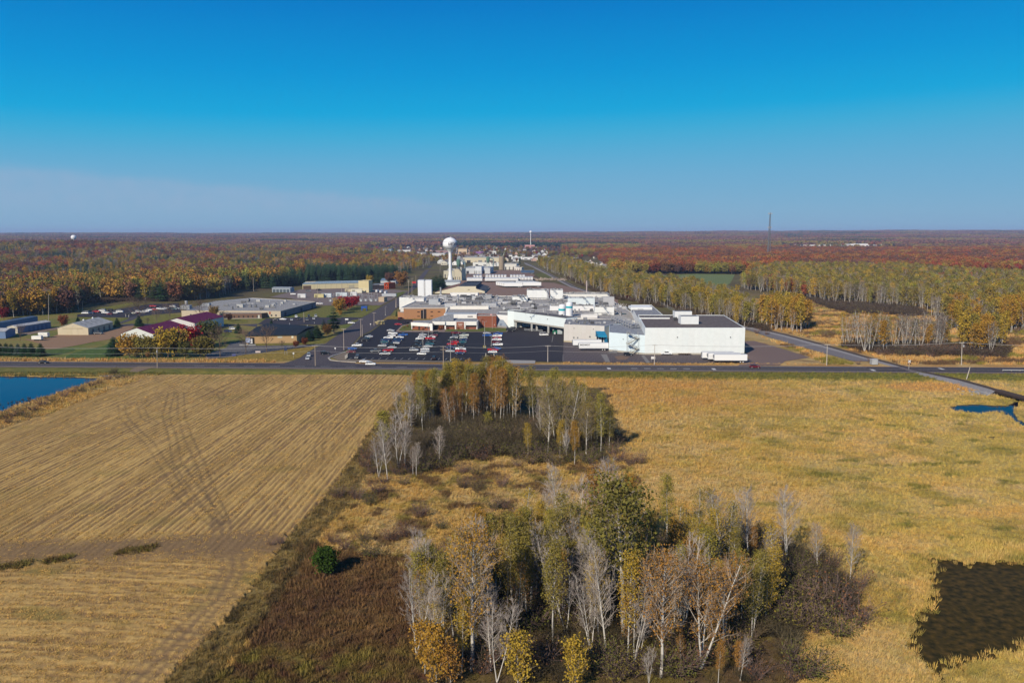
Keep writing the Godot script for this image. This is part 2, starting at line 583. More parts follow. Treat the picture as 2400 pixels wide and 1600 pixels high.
func build_ground() -> void:
	pond = ragged(pond, 1.0, 1.6)
	creek = ragged(creek, 1.5, 1.2)
	lake = ragged(lake, 2.5, 1.2)
	field_shape = field_edge.duplicate()
	field_shape.append_array([V2(-97.9,-352.5), V2(-142.9,-354.9), V2(-155.7,-346.5), V2(-159,-338.5), V2(-160.7,-323.6), V2(-159.9,-297.2), V2(-160.2,-271.7), V2(-164.1,-249.2), V2(-165.1,-221.5), Vector2(-225, -200), Vector2(-130, -140), Vector2(-130, -84)])
	tracks = [
		PackedVector2Array([V2(-63,-165.4), V2(-60.1,-158), V2(-55.2,-149.4), V2(-51.8,-141.1), V2(-50.4,-130.1), V2(-50.9,-122.3), V2(-51.2,-115), V2(-52.1,-106.4), V2(-53.3,-99.5)]),
		PackedVector2Array([V2(-133.3,-306), V2(-118.9,-267.6), V2(-101.6,-233), V2(-92.2,-212.3), V2(-81.6,-194.8), V2(-72.2,-179.9), V2(-63,-165.4)]),
		PackedVector2Array([V2(-129.7,-306), V2(-113.5,-267.6), V2(-98.5,-236.1), V2(-85.2,-211), V2(-74.6,-189.6), V2(-62.2,-165.4)]),
		PackedVector2Array([V2(-137.3,-291.3), V2(-142.3,-284.4), V2(-132.7,-265.7), V2(-120.2,-247.5), V2(-107.3,-230), V2(-89.7,-201.5), V2(-77.9,-181.8), V2(-63.6,-163.9)]),
		PackedVector2Array([V2(-132.3,-306), V2(-134.9,-291.3), V2(-132.1,-277.9), V2(-124.3,-263.7), V2(-117.8,-256.3)]),
		PackedVector2Array([V2(-122,-313.8), V2(-114.4,-306), V2(-109.8,-296)]),
		PackedVector2Array([V2(-47.1,-329.3), V2(-52.2,-318.6), V2(-58.2,-276.3), V2(-58.2,-243.7), V2(-57,-228.2), V2(-53.3,-214.5)]),
	]
	var earth := mat("earth", 1.0, tex(0.02, 0.72, 1.0, 512, 5, 5), 0.35)
	grid_sheet("ground", "flat country under the town and its woods", 330, 190, far_point, mat("far_earth", 1.0, tex(0.02, 0.75, 1.0, 512, 8, 5), 0.06))
	grid_sheet("marsh", "golden marsh grass south of the highway", 430, 420, meadow_point, earth)
	grid_sheet("stubble_field", "mown straw field with rows and wheel tracks", 330, 600, field_point, earth)

	var water := StandardMaterial3D.new()
	water.albedo_color = Color(0.01, 0.10, 0.22)
	water.roughness = 0.08
	water.metallic_specular = 0.22
	water.normal_enabled = true
	var wn := tex(0.02, 0.0, 1.0, 512, 21, 3)
	wn.as_normal_map = true
	wn.bump_strength = 1.5
	wn.color_ramp = null
	water.normal_texture = wn
	water.normal_scale = 0.25
	water.uv1_triplanar = true
	water.uv1_world_triplanar = true
	water.uv1_scale = Vector3(0.15, 0.15, 0.15)
	var deep: StandardMaterial3D = water.duplicate()
	deep.albedo_color = Color(0.01, 0.045, 0.12)
	deep.metallic_specular = 0.16
	sheet("lake_water", "blue pond behind the brushy bank at the left edge", Array(lake), -0.3, Color.WHITE, water)
	sheet("creek_water", "blue creek pool below the railway trestle", Array(creek), -0.3, Color.WHITE, deep)
	var murk := StandardMaterial3D.new()
	var mt := tex(0.011, 0.0, 1.0, 512, 31, 6)
	var g := Gradient.new()
	g.set_color(0, Color(0.15, 0.145, 0.085))
	g.set_color(1, Color(0.36, 0.28, 0.14))
	g.add_point(0.5, Color(0.25, 0.21, 0.105))
	mt.color_ramp = g
	murk.albedo_texture = mt
	murk.roughness = 0.1
	murk.metallic_specular = 0.05
	murk.uv1_triplanar = true
	murk.uv1_world_triplanar = true
	murk.uv1_scale = Vector3(0.09, 0.09, 0.09)
	sheet("pond_water", "dark shallow pond with weed on its bed", Array(pond), -0.3, Color.WHITE, murk)
	sheet("puddle_water", "small dark pool in the marsh", Array(puddle), -0.2, Color.WHITE, murk)

	var asphalt := mat("asphalt", 0.85, tex(0.015, 0.55, 1.0, 512, 3, 5), 0.12)
	var gravel := mat("gravel", 1.0, tex(0.02, 0.72, 1.0, 512, 4, 5), 0.15)
	var lawn := mat("lawn", 1.0, tex(0.012, 0.6, 1.0, 512, 6, 5), 0.08)
	var paint := mat("road_paint", 0.8)
	var pale := Color(0.5, 0.49, 0.46)

	# the highway: gravel shoulders, asphalt, painted lines
	var s := Shape.new()
	highway_strip(s, -700, 700, -8.6, 8.2, 0.06, Color(0.23, 0.175, 0.145))
	structure("shoulder", s, gravel, "brown gravel shoulders of the highway")
	s = Shape.new()
	highway_strip(s, -700, 700, -5.6, 6.4, 0.09, Color(0.115, 0.10, 0.108))
	for lane in [-4.1, -1.9, 1.6, 3.8]:
		highway_strip(s, -700, 700, lane, lane + 0.9, 0.097, Color(0.085, 0.074, 0.08))
	structure("highway", s, asphalt, "two-lane highway between the marsh and the plant")
	s = Shape.new()
	highway_strip(s, -700, 165, -4.6, -4.35, 0.115, pale)
	highway_strip(s, -700, -150, 5.1, 5.35, 0.115, pale)
	highway_strip(s, -50, 165, 5.1, 5.35, 0.115, pale)
	highway_strip(s, -30, 700, 0.2, 0.42, 0.115, Color(0.52, 0.45, 0.28))
	highway_strip(s, -700, -130, 0.2, 0.42, 0.115, Color(0.5, 0.42, 0.25))
	for k in 9:
		highway_strip(s, -150 + k * 12.0, -145 + k * 12.0, -1.6, -1.35, 0.115, pale)
	for x in [44.0, 92.0, 164.0, 197.0]:
		highway_strip(s, x, x + 1.6, -4.0 if x < 170 else 0.6, 0.0 if x < 170 else 4.6, 0.118, pale)
	for k in 5:
		highway_strip(s, 55 + k * 6.0, 58 + k * 6.0, -2.6 + k * 0.35, -2.2 + k * 0.35, 0.118, pale)
		highway_strip(s, 55 + k * 6.0, 58 + k * 6.0, -0.9 - k * 0.35, -0.5 - k * 0.35, 0.118, pale)
	structure("road_markings", s, paint, "white and yellow lines on the highway")

	var dark := Color(0.043, 0.037, 0.042)
	var grey := Color(0.125, 0.105, 0.108)
	sheet("side_street", "side street running north past the parking lot", [V2(-111.5,-371.6), V2(-107.2,-386.8), V2(-106.1,-394.9), V2(-107,-410.2), V2(-107.1,-431.6), V2(-105.6,-447.8), V2(-109.7,-552.8), V2(-110.9,-585.6), V2(-110.7,-679.5), V2(-110.5,-755.9), V2(-111.5,-858.4), V2(-118,-936.1), V2(-128.8,-1092.8), V2(-159.5,-1533.7), V2(-153.7,-1533.7), V2(-121.7,-1092.8), V2(-110.6,-928.1), V2(-105.7,-804.5), V2(-96.5,-682.9), V2(-95.4,-640.6), V2(-90.3,-576), V2(-90.6,-501.1), V2(-92.4,-480.1), V2(-88.5,-422.6), V2(-91.3,-399.8), V2(-92.6,-393.9), V2(-89.3,-385.4), V2(-83.2,-381.2), V2(-75.5,-378.3), V2(-73.8,-369.7)], 0.13, Color(0.135, 0.112, 0.112), asphalt)
	sheet("parking_lot", "dark asphalt employee parking lot in front of the office", [V2(-82.4,-390.3), V2(-84.4,-402.5), V2(-91.6,-480.1), V2(-89.5,-500.2), V2(-89.9,-573.2), V2(-72.2,-573.2), V2(-66.9,-539.6), V2(-73.3,-502.8), V2(-3.2,-500.2), V2(-3.2,-500.9), V2(0.8,-519.1), V2(16.9,-537.3), V2(35.3,-537.3), V2(29.6,-453.2), V2(24.7,-382.2), V2(-2.1,-383.2), V2(-11.2,-383.7), V2(-41.9,-384.2)], 0.10, dark, asphalt)
	sheet("worn_asphalt", "greyer worn part of the parking lot", [V2(-5.5,-496.9), V2(2.7,-498.9), V2(32.8,-502.1), V2(29.4,-452.3), V2(24.6,-382.2), V2(12.3,-383.6), V2(-6.5,-395)], 0.115, Color(0.062, 0.053, 0.058), asphalt)
	sheet("loading_yard", "worn grey yard in front of the cold store", [V2(29,-457.7), V2(52.7,-424.6), V2(69.3,-409.7), V2(120.6,-407.7), V2(117.6,-389.6), V2(117.4,-379.3), V2(80.6,-378.6), V2(24.7,-382.2)], 0.08, Color(0.17, 0.135, 0.13), asphalt)
	s = Shape.new()
	for k in 17:
		var q := V2(-81,-389.3).lerp(V2(-21.8,-388), k / 16.0)
		ribbon(s, [q, q + Vector2(0.5, -5.2)], 0.09, 0.13, pale)
	for line in [[V2(-81,-408.6), V2(-36.3,-410.9)], [V2(-87.4,-451.6), V2(-81.8,-451.6)], [V2(-25.5,-445.8), V2(0,-443.2)], [V2(-23.3,-430.3), V2(-15.2,-429.7)], [V2(-12.8,-396.6), V2(-7.1,-396.6)], [V2(22.9,-452.7), V2(25.1,-481.8)]]:
		ribbon(s, line, 0.08, 0.13, pale * 0.8)
	for z in 7:
		for col in 4:
			var q: Vector2 = [V2(-68.5,-399.8), V2(-49,-399.8), V2(-30.8,-399.8), V2(-10.9,-399.8)][col] + Vector2(z * 0.3 - 5.5, -z * 9.0)
			ribbon(s, [q, q + Vector2(11, 0.3)], 0.06, 0.128, pale * 0.6)
	structure("stall_lines", s, paint, "painted stall lines of the parking lot")
	s = Shape.new()
	for q in [[V2(24.8,-405.7), V2(26.4,-405.7), V2(24.9,-382.2), V2(23.2,-382.2)], [V2(45.8,-405.7), V2(48.8,-405.7), V2(47.7,-381.1), V2(45.4,-381.1)], [V2(66.1,-401.7), V2(67.6,-401.7), V2(66.8,-379.3), V2(64.7,-378.6)]]:
		s.flat(PackedVector2Array(q), 0.105, Color(0.27, 0.25, 0.23))
	s.flat(PackedVector2Array([V2(51.9,-398.6), V2(55.9,-401.7), V2(59.4,-397), V2(56.4,-388.4), V2(52.2,-387.3)]), 0.105, Color(0.24, 0.155, 0.105))
	s.flat(PackedVector2Array([V2(-9.7,-386.2), V2(0,-387.2), V2(11.5,-385.8), V2(11,-376.5), V2(-11,-376.8)]), 0.135, Color(0.42, 0.39, 0.35))
	structure("concrete_patches", s, gravel, "pale patches in the yard and a concrete apron by the road")
	# the corner kerb and the stony bank round the lot
	s = Shape.new()
	var kerb := [V2(-88.1,-414.4), V2(-91.6,-401.2), V2(-92.3,-393.9), V2(-89.6,-386.7), V2(-84,-383.2), V2(-75.5,-380.2)]
	for i in kerb.size() - 1:
		var a: Vector2 = kerb[i]
		var b: Vector2 = kerb[i + 1]
		var w := (b - a).normalized().orthogonal() * 0.7
		s.quad(Vector3(a.x, 0.27, a.y), Vector3(b.x, 0.27, b.y), Vector3(b.x + w.x, 0.27, b.y + w.y), Vector3(a.x + w.x, 0.27, a.y + w.y), Color(0.5, 0.47, 0.43))
		s.wall(Vector3(a.x, 0, a.y), Vector3(b.x, 0, b.y), 0.0, 0.27, Color(0.5, 0.47, 0.43))
		s.wall(Vector3(a.x + w.x, 0, a.y + w.y), Vector3(b.x + w.x, 0, b.y + w.y), 0.0, 0.27, Color(0.5, 0.47, 0.43))
	structure("kerb", s, gravel, "rounded concrete kerb at the street corner")
	sheet("stony_bank", "stony bank between the street corner and the lot", [V2(-90.8,-395), V2(-87.6,-418.2), V2(-91.4,-476.2), V2(-84.3,-402), V2(-82.4,-389.3), V2(-25.9,-382.9), V2(-25.7,-379.3), V2(-75.7,-381.2), V2(-84.4,-385.2)], 0.18, Color(0.24, 0.19, 0.135), gravel)

	# lawns, drives and yards west of the street
	var green := Color(0.16, 0.185, 0.035)
	var brass := Color(0.36, 0.25, 0.045)
	sheet("corner_lawn", "gold and green lawn at the street corner", [V2(-141.3,-377.6), V2(-137.1,-382.9), V2(-118.5,-384.3), V2(-108.8,-388.1), V2(-106.4,-395.2), V2(-107.6,-411.6), V2(-107.9,-433.6), V2(-109.6,-435.7), V2(-123.7,-422.6), V2(-129.1,-413.4), V2(-137.3,-406), V2(-142.4,-398.2), V2(-146.4,-391.6)], 0.04, brass, lawn)
	sheet("drive", "grey drive in front of the black-roofed building", [V2(-158.5,-406.7), V2(-155.9,-428.7), V2(-160.2,-448.9), V2(-153.9,-459.7), V2(-137.7,-441.6), V2(-126.1,-440.6), V2(-109.1,-447.8), V2(-105.5,-443.6), V2(-109.5,-435.3), V2(-123.6,-422.2), V2(-129,-413.1), V2(-137.2,-405.7), V2(-142.3,-397.8), V2(-152.1,-390)], 0.05, Color(0.2, 0.185, 0.18), asphalt)
	sheet("lawn_strip", "mown strip beside the black-roofed building", [V2(-146.6,-444.8), V2(-121.5,-445.7), V2(-117.2,-454.8), V2(-108.9,-479.2), V2(-104.8,-484.4), V2(-107.8,-444.8), V2(-120.9,-440.4), V2(-143.4,-437.8)], 0.06, green.lerp(brass, 0.35), lawn)
	sheet("front_lawn", "wide mown lawn with three red trees", [V2(-163.1,-606.1), V2(-159.5,-647.7), V2(-159.9,-679.5), V2(-112.2,-686.2), V2(-111.5,-586.6), V2(-128,-590.6), V2(-156.3,-580.7)], 0.05, green.lerp(brass, 0.25), lawn)
	sheet("visitor_lot", "small dark parking lot behind the black-roofed building", [V2(-174.4,-542), V2(-180.5,-581.3), V2(-171,-585.8), V2(-149.8,-588.9), V2(-125.8,-584.3), V2(-127.9,-589.9), V2(-111.3,-585.9), V2(-109.7,-552.8), V2(-116.3,-539.3), V2(-134.1,-539.3), V2(-165.3,-539.3)], 0.07, Color(0.075, 0.065, 0.072), asphalt)
	sheet("entry_island", "grass island at the street entrance", [V2(-114,-555.8), V2(-114.7,-568), V2(-110.2,-572.7), V2(-109.1,-564.9), V2(-111.1,-552.8)], 0.1, green.lerp(brass, 0.3), lawn)
	sheet("west_lot", "large dark lot full of parked cars", [V2(-334.3,-609), V2(-324.9,-647.8), V2(-319.5,-699.9), V2(-298.1,-709.9), V2(-261,-624.8), V2(-275.3,-606.8), V2(-283,-585.7), V2(-325,-591.9)], 0.06, Color(0.06, 0.052, 0.06), asphalt)
	sheet("west_road", "drive from the back road into the west lot", [V2(-284,-587.8), V2(-281.2,-600.3), V2(-273,-569.9), V2(-270.5,-547.6), V2(-273.7,-547.6), V2(-279,-573.8)], 0.08, grey, asphalt)
	sheet("back_road", "back road between the sheds and the black-roofed building", [V2(-283,-526.7), V2(-269.1,-542.6), V2(-258.3,-547.6), V2(-231.1,-541), V2(-197.2,-540), V2(-185,-541.4), V2(-175.7,-545.9), V2(-170.6,-527.9), V2(-183.8,-537.8), V2(-193,-528.2), V2(-226.8,-530.7), V2(-252.7,-535.5), V2(-263.3,-530.7), V2(-276.6,-514.6)], 0.07, grey, asphalt)
	for q in [[V2(-321.9,-587.8), V2(-296.1,-587.8), V2(-283.9,-585.7), V2(-281.1,-566), V2(-300.5,-569.9)], [V2(-274,-552.6), V2(-273.5,-559.5), V2(-279.9,-613), V2(-255.4,-608.9), V2(-248,-592.8), V2(-247.4,-552.6), V2(-260.2,-547.6)], [V2(-239.1,-588.9), V2(-228.4,-592.8), V2(-190.4,-570.2), V2(-184.6,-552.6), V2(-198.8,-544.3), V2(-215.7,-549.3)], [V2(-345.4,-659), V2(-342.9,-714.6), V2(-333.8,-708.7), V2(-327.9,-653.9), V2(-331,-644.9)]]:
		sheet("grass_plot", "mown grass between the roads by the west lot", q, 0.045, green.lerp(brass, 0.3), lawn)
	sheet("barn_yard", "orange gravel yard round the beige barn", [V2(-287.5,-464.6), V2(-276.7,-471.9), V2(-281,-488.7), V2(-261.4,-487.4), V2(-262.2,-521.5), V2(-259.8,-535.5), V2(-254.8,-536.1), V2(-252.2,-526.7), V2(-240.7,-495.5), V2(-236.4,-469.5), V2(-240.6,-452.8), V2(-242.8,-438.3), V2(-247.1,-425.7), V2(-252.4,-425.7), V2(-269.2,-448.2)], 0.05, Color(0.33, 0.2, 0.115), gravel)
	sheet("bank_lawn", "green lawn between the highway and the gravel yard", [V2(-226,-395.3), V2(-229.3,-411.9), V2(-228.1,-428.8), V2(-226.5,-437.2), V2(-235.9,-477), V2(-196.6,-396.2), V2(-212.5,-393.6)], 0.045, Color(0.10, 0.16, 0.028), lawn)
	sheet("bank_lawn", "green strip below the gravel yard", [V2(-249.6,-420.6), V2(-246.5,-424.7), V2(-239.6,-429.8), V2(-233.2,-420.6), V2(-233,-403.4), V2(-239.4,-404.4)], 0.045, Color(0.10, 0.15, 0.028), lawn)
	sheet("shed_yard", "pale gravel drive between the blue sheds and the barn", [V2(-306.3,-490.1), V2(-303.3,-520), V2(-301.2,-524.6), V2(-296.1,-515.5), V2(-297.7,-487.4), V2(-302.4,-484.8)], 0.05, Color(0.28, 0.2, 0.15), gravel)
	sheet("service_yard", "gravel yard of the utility depot", [V2(-236.7,-776.5), V2(-234.7,-890.6), V2(-173.4,-909.6), V2(-129.5,-881.3), V2(-111.9,-859.1), V2(-113.2,-769.5), V2(-114,-688.2), V2(-170.8,-688.2), V2(-212.4,-762.6)], 0.05, Color(0.23, 0.18, 0.16), gravel)
	sheet("depot_lawn", "mown grass beside the depot drive", [V2(-123.2,-821.7), V2(-116.1,-853), V2(-112.7,-846.2), V2(-112.6,-773)], 0.09, green, lawn)
	# the office lawns
	sheet("office_lawn", "mown lawn in front of the office", [V2(-42.6,-508.3), V2(-42,-514), V2(-22.3,-511.8), V2(-20.7,-524), V2(-3.9,-519.4), V2(-3.5,-501.1), V2(-43.1,-501.9)], 0.16, Color(0.15, 0.18, 0.03), lawn)
	sheet("office_lawn", "mown island left of the office entrance", [V2(-72.7,-506.2), V2(-73.7,-532.4), V2(-69.7,-544.5), V2(-64,-507.5), V2(-70.2,-503.2)], 0.17, Color(0.17, 0.18, 0.035), lawn)
	sheet("sidewalk", "concrete walk along the office front", [V2(-73.6,-499.8), V2(-73.9,-503.6), V2(-74.8,-536.2), V2(-70,-547), V2(-64.1,-506.2), V2(-49.9,-507.9), V2(-43.7,-514.9), V2(-21.2,-524.9), V2(-3.4,-527.7), V2(-3.2,-499.4)], 0.14, Color(0.36, 0.26, 0.21), gravel)
	sheet("street_verge", "dry verge between the street and the tan building", [V2(-92.9,-557.2), V2(-93.4,-596), V2(-86.7,-605), V2(-82.6,-576), V2(-90.1,-574.3)], 0.14, Color(0.34, 0.23, 0.05), lawn)
	# gravel yards round the plant
	var clay := Color(0.29, 0.185, 0.14)
	sheet("back_yard", "reddish gravel yard behind the plant", [V2(-68.3,-815.7), V2(-68.6,-1043.3), V2(-68.1,-1227), V2(-24.1,-1345.2), V2(11.8,-1345.2), V2(34.1,-1196.9), V2(25.2,-1021.4), V2(53.5,-1000.5), V2(72.4,-894.4), V2(83.7,-825.2), V2(99.7,-746.9), V2(89,-664.4), V2(40.3,-664.4), V2(-77.3,-781.4)], 0.03, clay, gravel)
	sheet("east_yard", "bare gravel ground east of the cold store", [V2(124.8,-422), V2(135,-457.5), V2(140.9,-457.5), V2(146.9,-422), V2(149.7,-395.7), V2(133.2,-383.7), V2(126.7,-371.6), V2(106.7,-370.9), V2(117.6,-389.6)], 0.07, Color(0.22, 0.155, 0.13), gravel)
	sheet("pasture", "green pasture behind the aspens", [V2(222.5,-1182.4), V2(285.1,-1230.3), V2(337.5,-1207.5), V2(274.6,-1000.5), V2(220.9,-850.5), V2(191.9,-850.5), V2(194,-1000.5)], 0.06, Color(0.21, 0.26, 0.09), lawn)
	sheet("brown_field", "dark brown field at the wood edge", [V2(164.8,-1300.5), V2(221,-1247.1), V2(246.2,-1220.4), V2(216.9,-1152.5), V2(172.1,-1097), V2(153.9,-1213.9)], 0.05, Color(0.12, 0.075, 0.045), lawn)
	sheet("siding_grass", "green bank beside the railway", [V2(35,-1227), V2(47.1,-1258.6), V2(62.5,-1168.3), V2(57,-1066.1), V2(38.2,-1114.9)], 0.06, Color(0.16, 0.16, 0.03), lawn)
	sheet("rail_service_strip", "grey gravel strip along the railway", [V2(159,-547.7), V2(170.5,-486.6), V2(176.3,-441.6), V2(180,-401.5), V2(174.7,-383.7), V2(166.6,-383.7), V2(161,-419.7), V2(155.3,-464.1), V2(151.6,-516.1)], 0.12, Color(0.22, 0.2, 0.2), gravel)
	sheet("field_lane", "dirt lane from the highway into the field", [V2(-171.2,-350.5), V2(-174.8,-360.1), V2(-175.9,-368.8), V2(-166.7,-368.8), V2(-167.7,-360.1), V2(-168.5,-350.5)], 0.1, Color(0.26, 0.19, 0.12), gravel)
	sheet("lake_bank", "mown green bank between the lake and the highway", [V2(-256.1,-348.2), V2(-262.1,-356.6), V2(-183.3,-353.2), V2(-166.9,-353.2), V2(-161.5,-346.5), V2(-171.8,-341.7), V2(-178.6,-341.7)], 0.12, Color(0.17, 0.165, 0.035), lawn)


const WHITE := Color(0.70, 0.71, 0.70)
const GLASS_DARK := Color(0.02, 0.022, 0.026)


func v3(p: Vector2, y := 0.0) -> Vector3:
	return Vector3(p.x, y, p.y)


func siding() -> StandardMaterial3D:
	return mat("siding", 0.55, tex(0.01, 0.965, 1.0, 512, 41, 4), 0.06)


func masonry() -> StandardMaterial3D:
	return mat("masonry", 0.9, tex(0.03, 0.76, 1.0, 512, 42, 5), 0.3)


func roofing() -> StandardMaterial3D:
	return mat("roofing", 0.9, tex(0.012, 0.66, 1.0, 512, 43, 5), 0.08)


func steel() -> StandardMaterial3D:
	return mat("steel", 0.5, tex(0.02, 0.75, 1.0, 256, 44, 3), 0.4)


# A flat-roofed block on four (or more) ground corners, listed from the front left round the front.
func block(called: String, label: String, category: String, pts: Array, high: float, wall: Color, roof: Color, m: Material = null, group := "", rise := 0.3) -> Node3D:
	var o := thing(called, label, category, v3(pts[0]), 0.0, group)
	fill_block(o, pts, 0.0, high, wall, roof, m, rise)
	return o


func fill_block(o: Node3D, pts: Array, low: float, high: float, wall: Color, roof: Color, m: Material = null, rise := 0.3) -> void:
	var q: Array = []
	var mid := Vector2.ZERO
	for p: Vector2 in pts:
		q.append(p - pts[0] if low == 0.0 else p)
		mid += q[-1] / pts.size()
	var s := Shape.new()
	var r := PackedVector2Array()
	for i in q.size():
		r.append(q[i] + (mid - q[i]).normalized() * 0.55)
	for i in q.size():
		var a: Vector2 = q[i]
		var b: Vector2 = q[(i + 1) % q.size()]
		var e: Vector2 = r[i]
		var f: Vector2 = r[(i + 1) % q.size()]
		s.quad(v3(a, low), v3(a, high), v3(b, high), v3(b, low), wall)
		s.quad(v3(a, high), v3(e, high), v3(f, high), v3(b, high), wall)
		s.quad(v3(e, high), v3(e, high - rise), v3(f, high - rise), v3(f, high), wall)
	part("wall", s, m if m else siding(), o)
	s = Shape.new()
	s.flat(r, high - rise - 0.02, roof)
	part("roof", s, roofing(), o)


# A pitched building: front left and right corner, the vector to the back, eaves and ridge heights; the ridge runs front to back, or along the front.
func gable(called: String, label: String, category: String, a: Vector2, b: Vector2, back: Vector2, eave: float, ridge: float, wall: Color, roof: Color, along := false, group := "", over := 0.3) -> Node3D:
	var o := thing(called, label, category, v3(a), 0.0, group)
	fill_gable(o, Vector2.ZERO, b - a, back, eave, ridge, wall, roof, along, over)
	return o


func fill_gable(o: Node3D, a: Vector2, b: Vector2, back: Vector2, eave: float, ridge: float, wall: Color, roof: Color, along := false, over := 0.3) -> void:
	var c := [a, b, b + back, a + back]
	if along:
		c = [b, b + back, a + back, a]
	var s := Shape.new()
	for i in 4:
		s.quad(v3(c[i], 0), v3(c[i], eave), v3(c[(i + 1) % 4], eave), v3(c[(i + 1) % 4], 0), wall)
	var r0 := v3((c[0] + c[1]) / 2, ridge)
	var r1 := v3((c[3] + c[2]) / 2, ridge)
	s.tri(v3(c[0], eave), r0, v3(c[1], eave), wall)
	s.tri(v3(c[2], eave), r1, v3(c[3], eave), wall)
	part("wall", s, siding(), o)
	s = Shape.new()
	var w := v3((c[1] - c[0]).normalized() * over)
	var d := v3((c[3] - c[0]).normalized() * over)
	var up := Vector3(0, 0.12, 0)
	var sl := Vector3(0, (ridge - eave) / ((c[1] - c[0]).length() / 2) * over, 0)
	for side in 2:
		var e0 := v3(c[0 if side == 0 else 1], eave) + (-w if side == 0 else w) - d - sl + up
		var e1 := v3(c[3 if side == 0 else 2], eave) + (-w if side == 0 else w) + d - sl + up
		var g0 := r0 - d + up
		var g1 := r1 + d + up
		var t := Vector3(0, 0.14, 0)
		if side == 0:
			s.quad(e0 + t, e1 + t, g1 + t, g0 + t, roof)
		else:
			s.quad(g0 + t, g1 + t, e1 + t, e0 + t, roof)
		s.quad(e0, e0 + t, g0 + t, g0, roof)
		s.quad(e1, e1 + t, g1 + t, g1, roof)
		s.quad(e0, e0 + t, e1 + t, e1, roof)
	part("roof", s, roofing(), o)


# A box part on the face between two corners (relative to the thing): from share t0 to t1 along it, y0 to y1, standing proud by depth.
func on_face(o: Node3D, called: String, a: Vector2, b: Vector2, t0: float, t1: float, y0: float, y1: float, depth: float, col: Color, m: Material = null, parent: Node = null) -> MeshInstance3D:
	var s := Shape.new()
	var e := (b - a).normalized()
	var out := Vector2(-e.y, e.x) * depth
	var p := a.lerp(b, t0)
	var q := a.lerp(b, t1)
	s.quad(v3(p + out, y0), v3(p + out, y1), v3(q + out, y1), v3(q + out, y0), col)
	s.quad(v3(p, y1), v3(q, y1), v3(q + out, y1), v3(p + out, y1), col)
	s.quad(v3(p, y0), v3(p, y1), v3(p + out, y1), v3(p + out, y0), col)
	s.quad(v3(q + out, y0), v3(q + out, y1), v3(q, y1), v3(q, y0), col)
	s.quad(v3(p + out, y0), v3(q + out, y0), v3(q, y0), v3(p, y0), col)
	return part(called, s, m if m else siding(), parent if parent else o)


func glass() -> StandardMaterial3D:
	var m := mat("window_glass", 0.25)
	m.metallic_specular = 0.25
	return m


func box_part(o: Node, called: String, at: Vector3, size: Vector3, col: Color, m: Material = null) -> MeshInstance3D:
	var s := Shape.new()
	s.box(at - Vector3(size.x / 2, 0, size.z / 2), at + Vector3(size.x / 2, size.y, size.z / 2), col)
	return part(called, s, m if m else siding(), o)


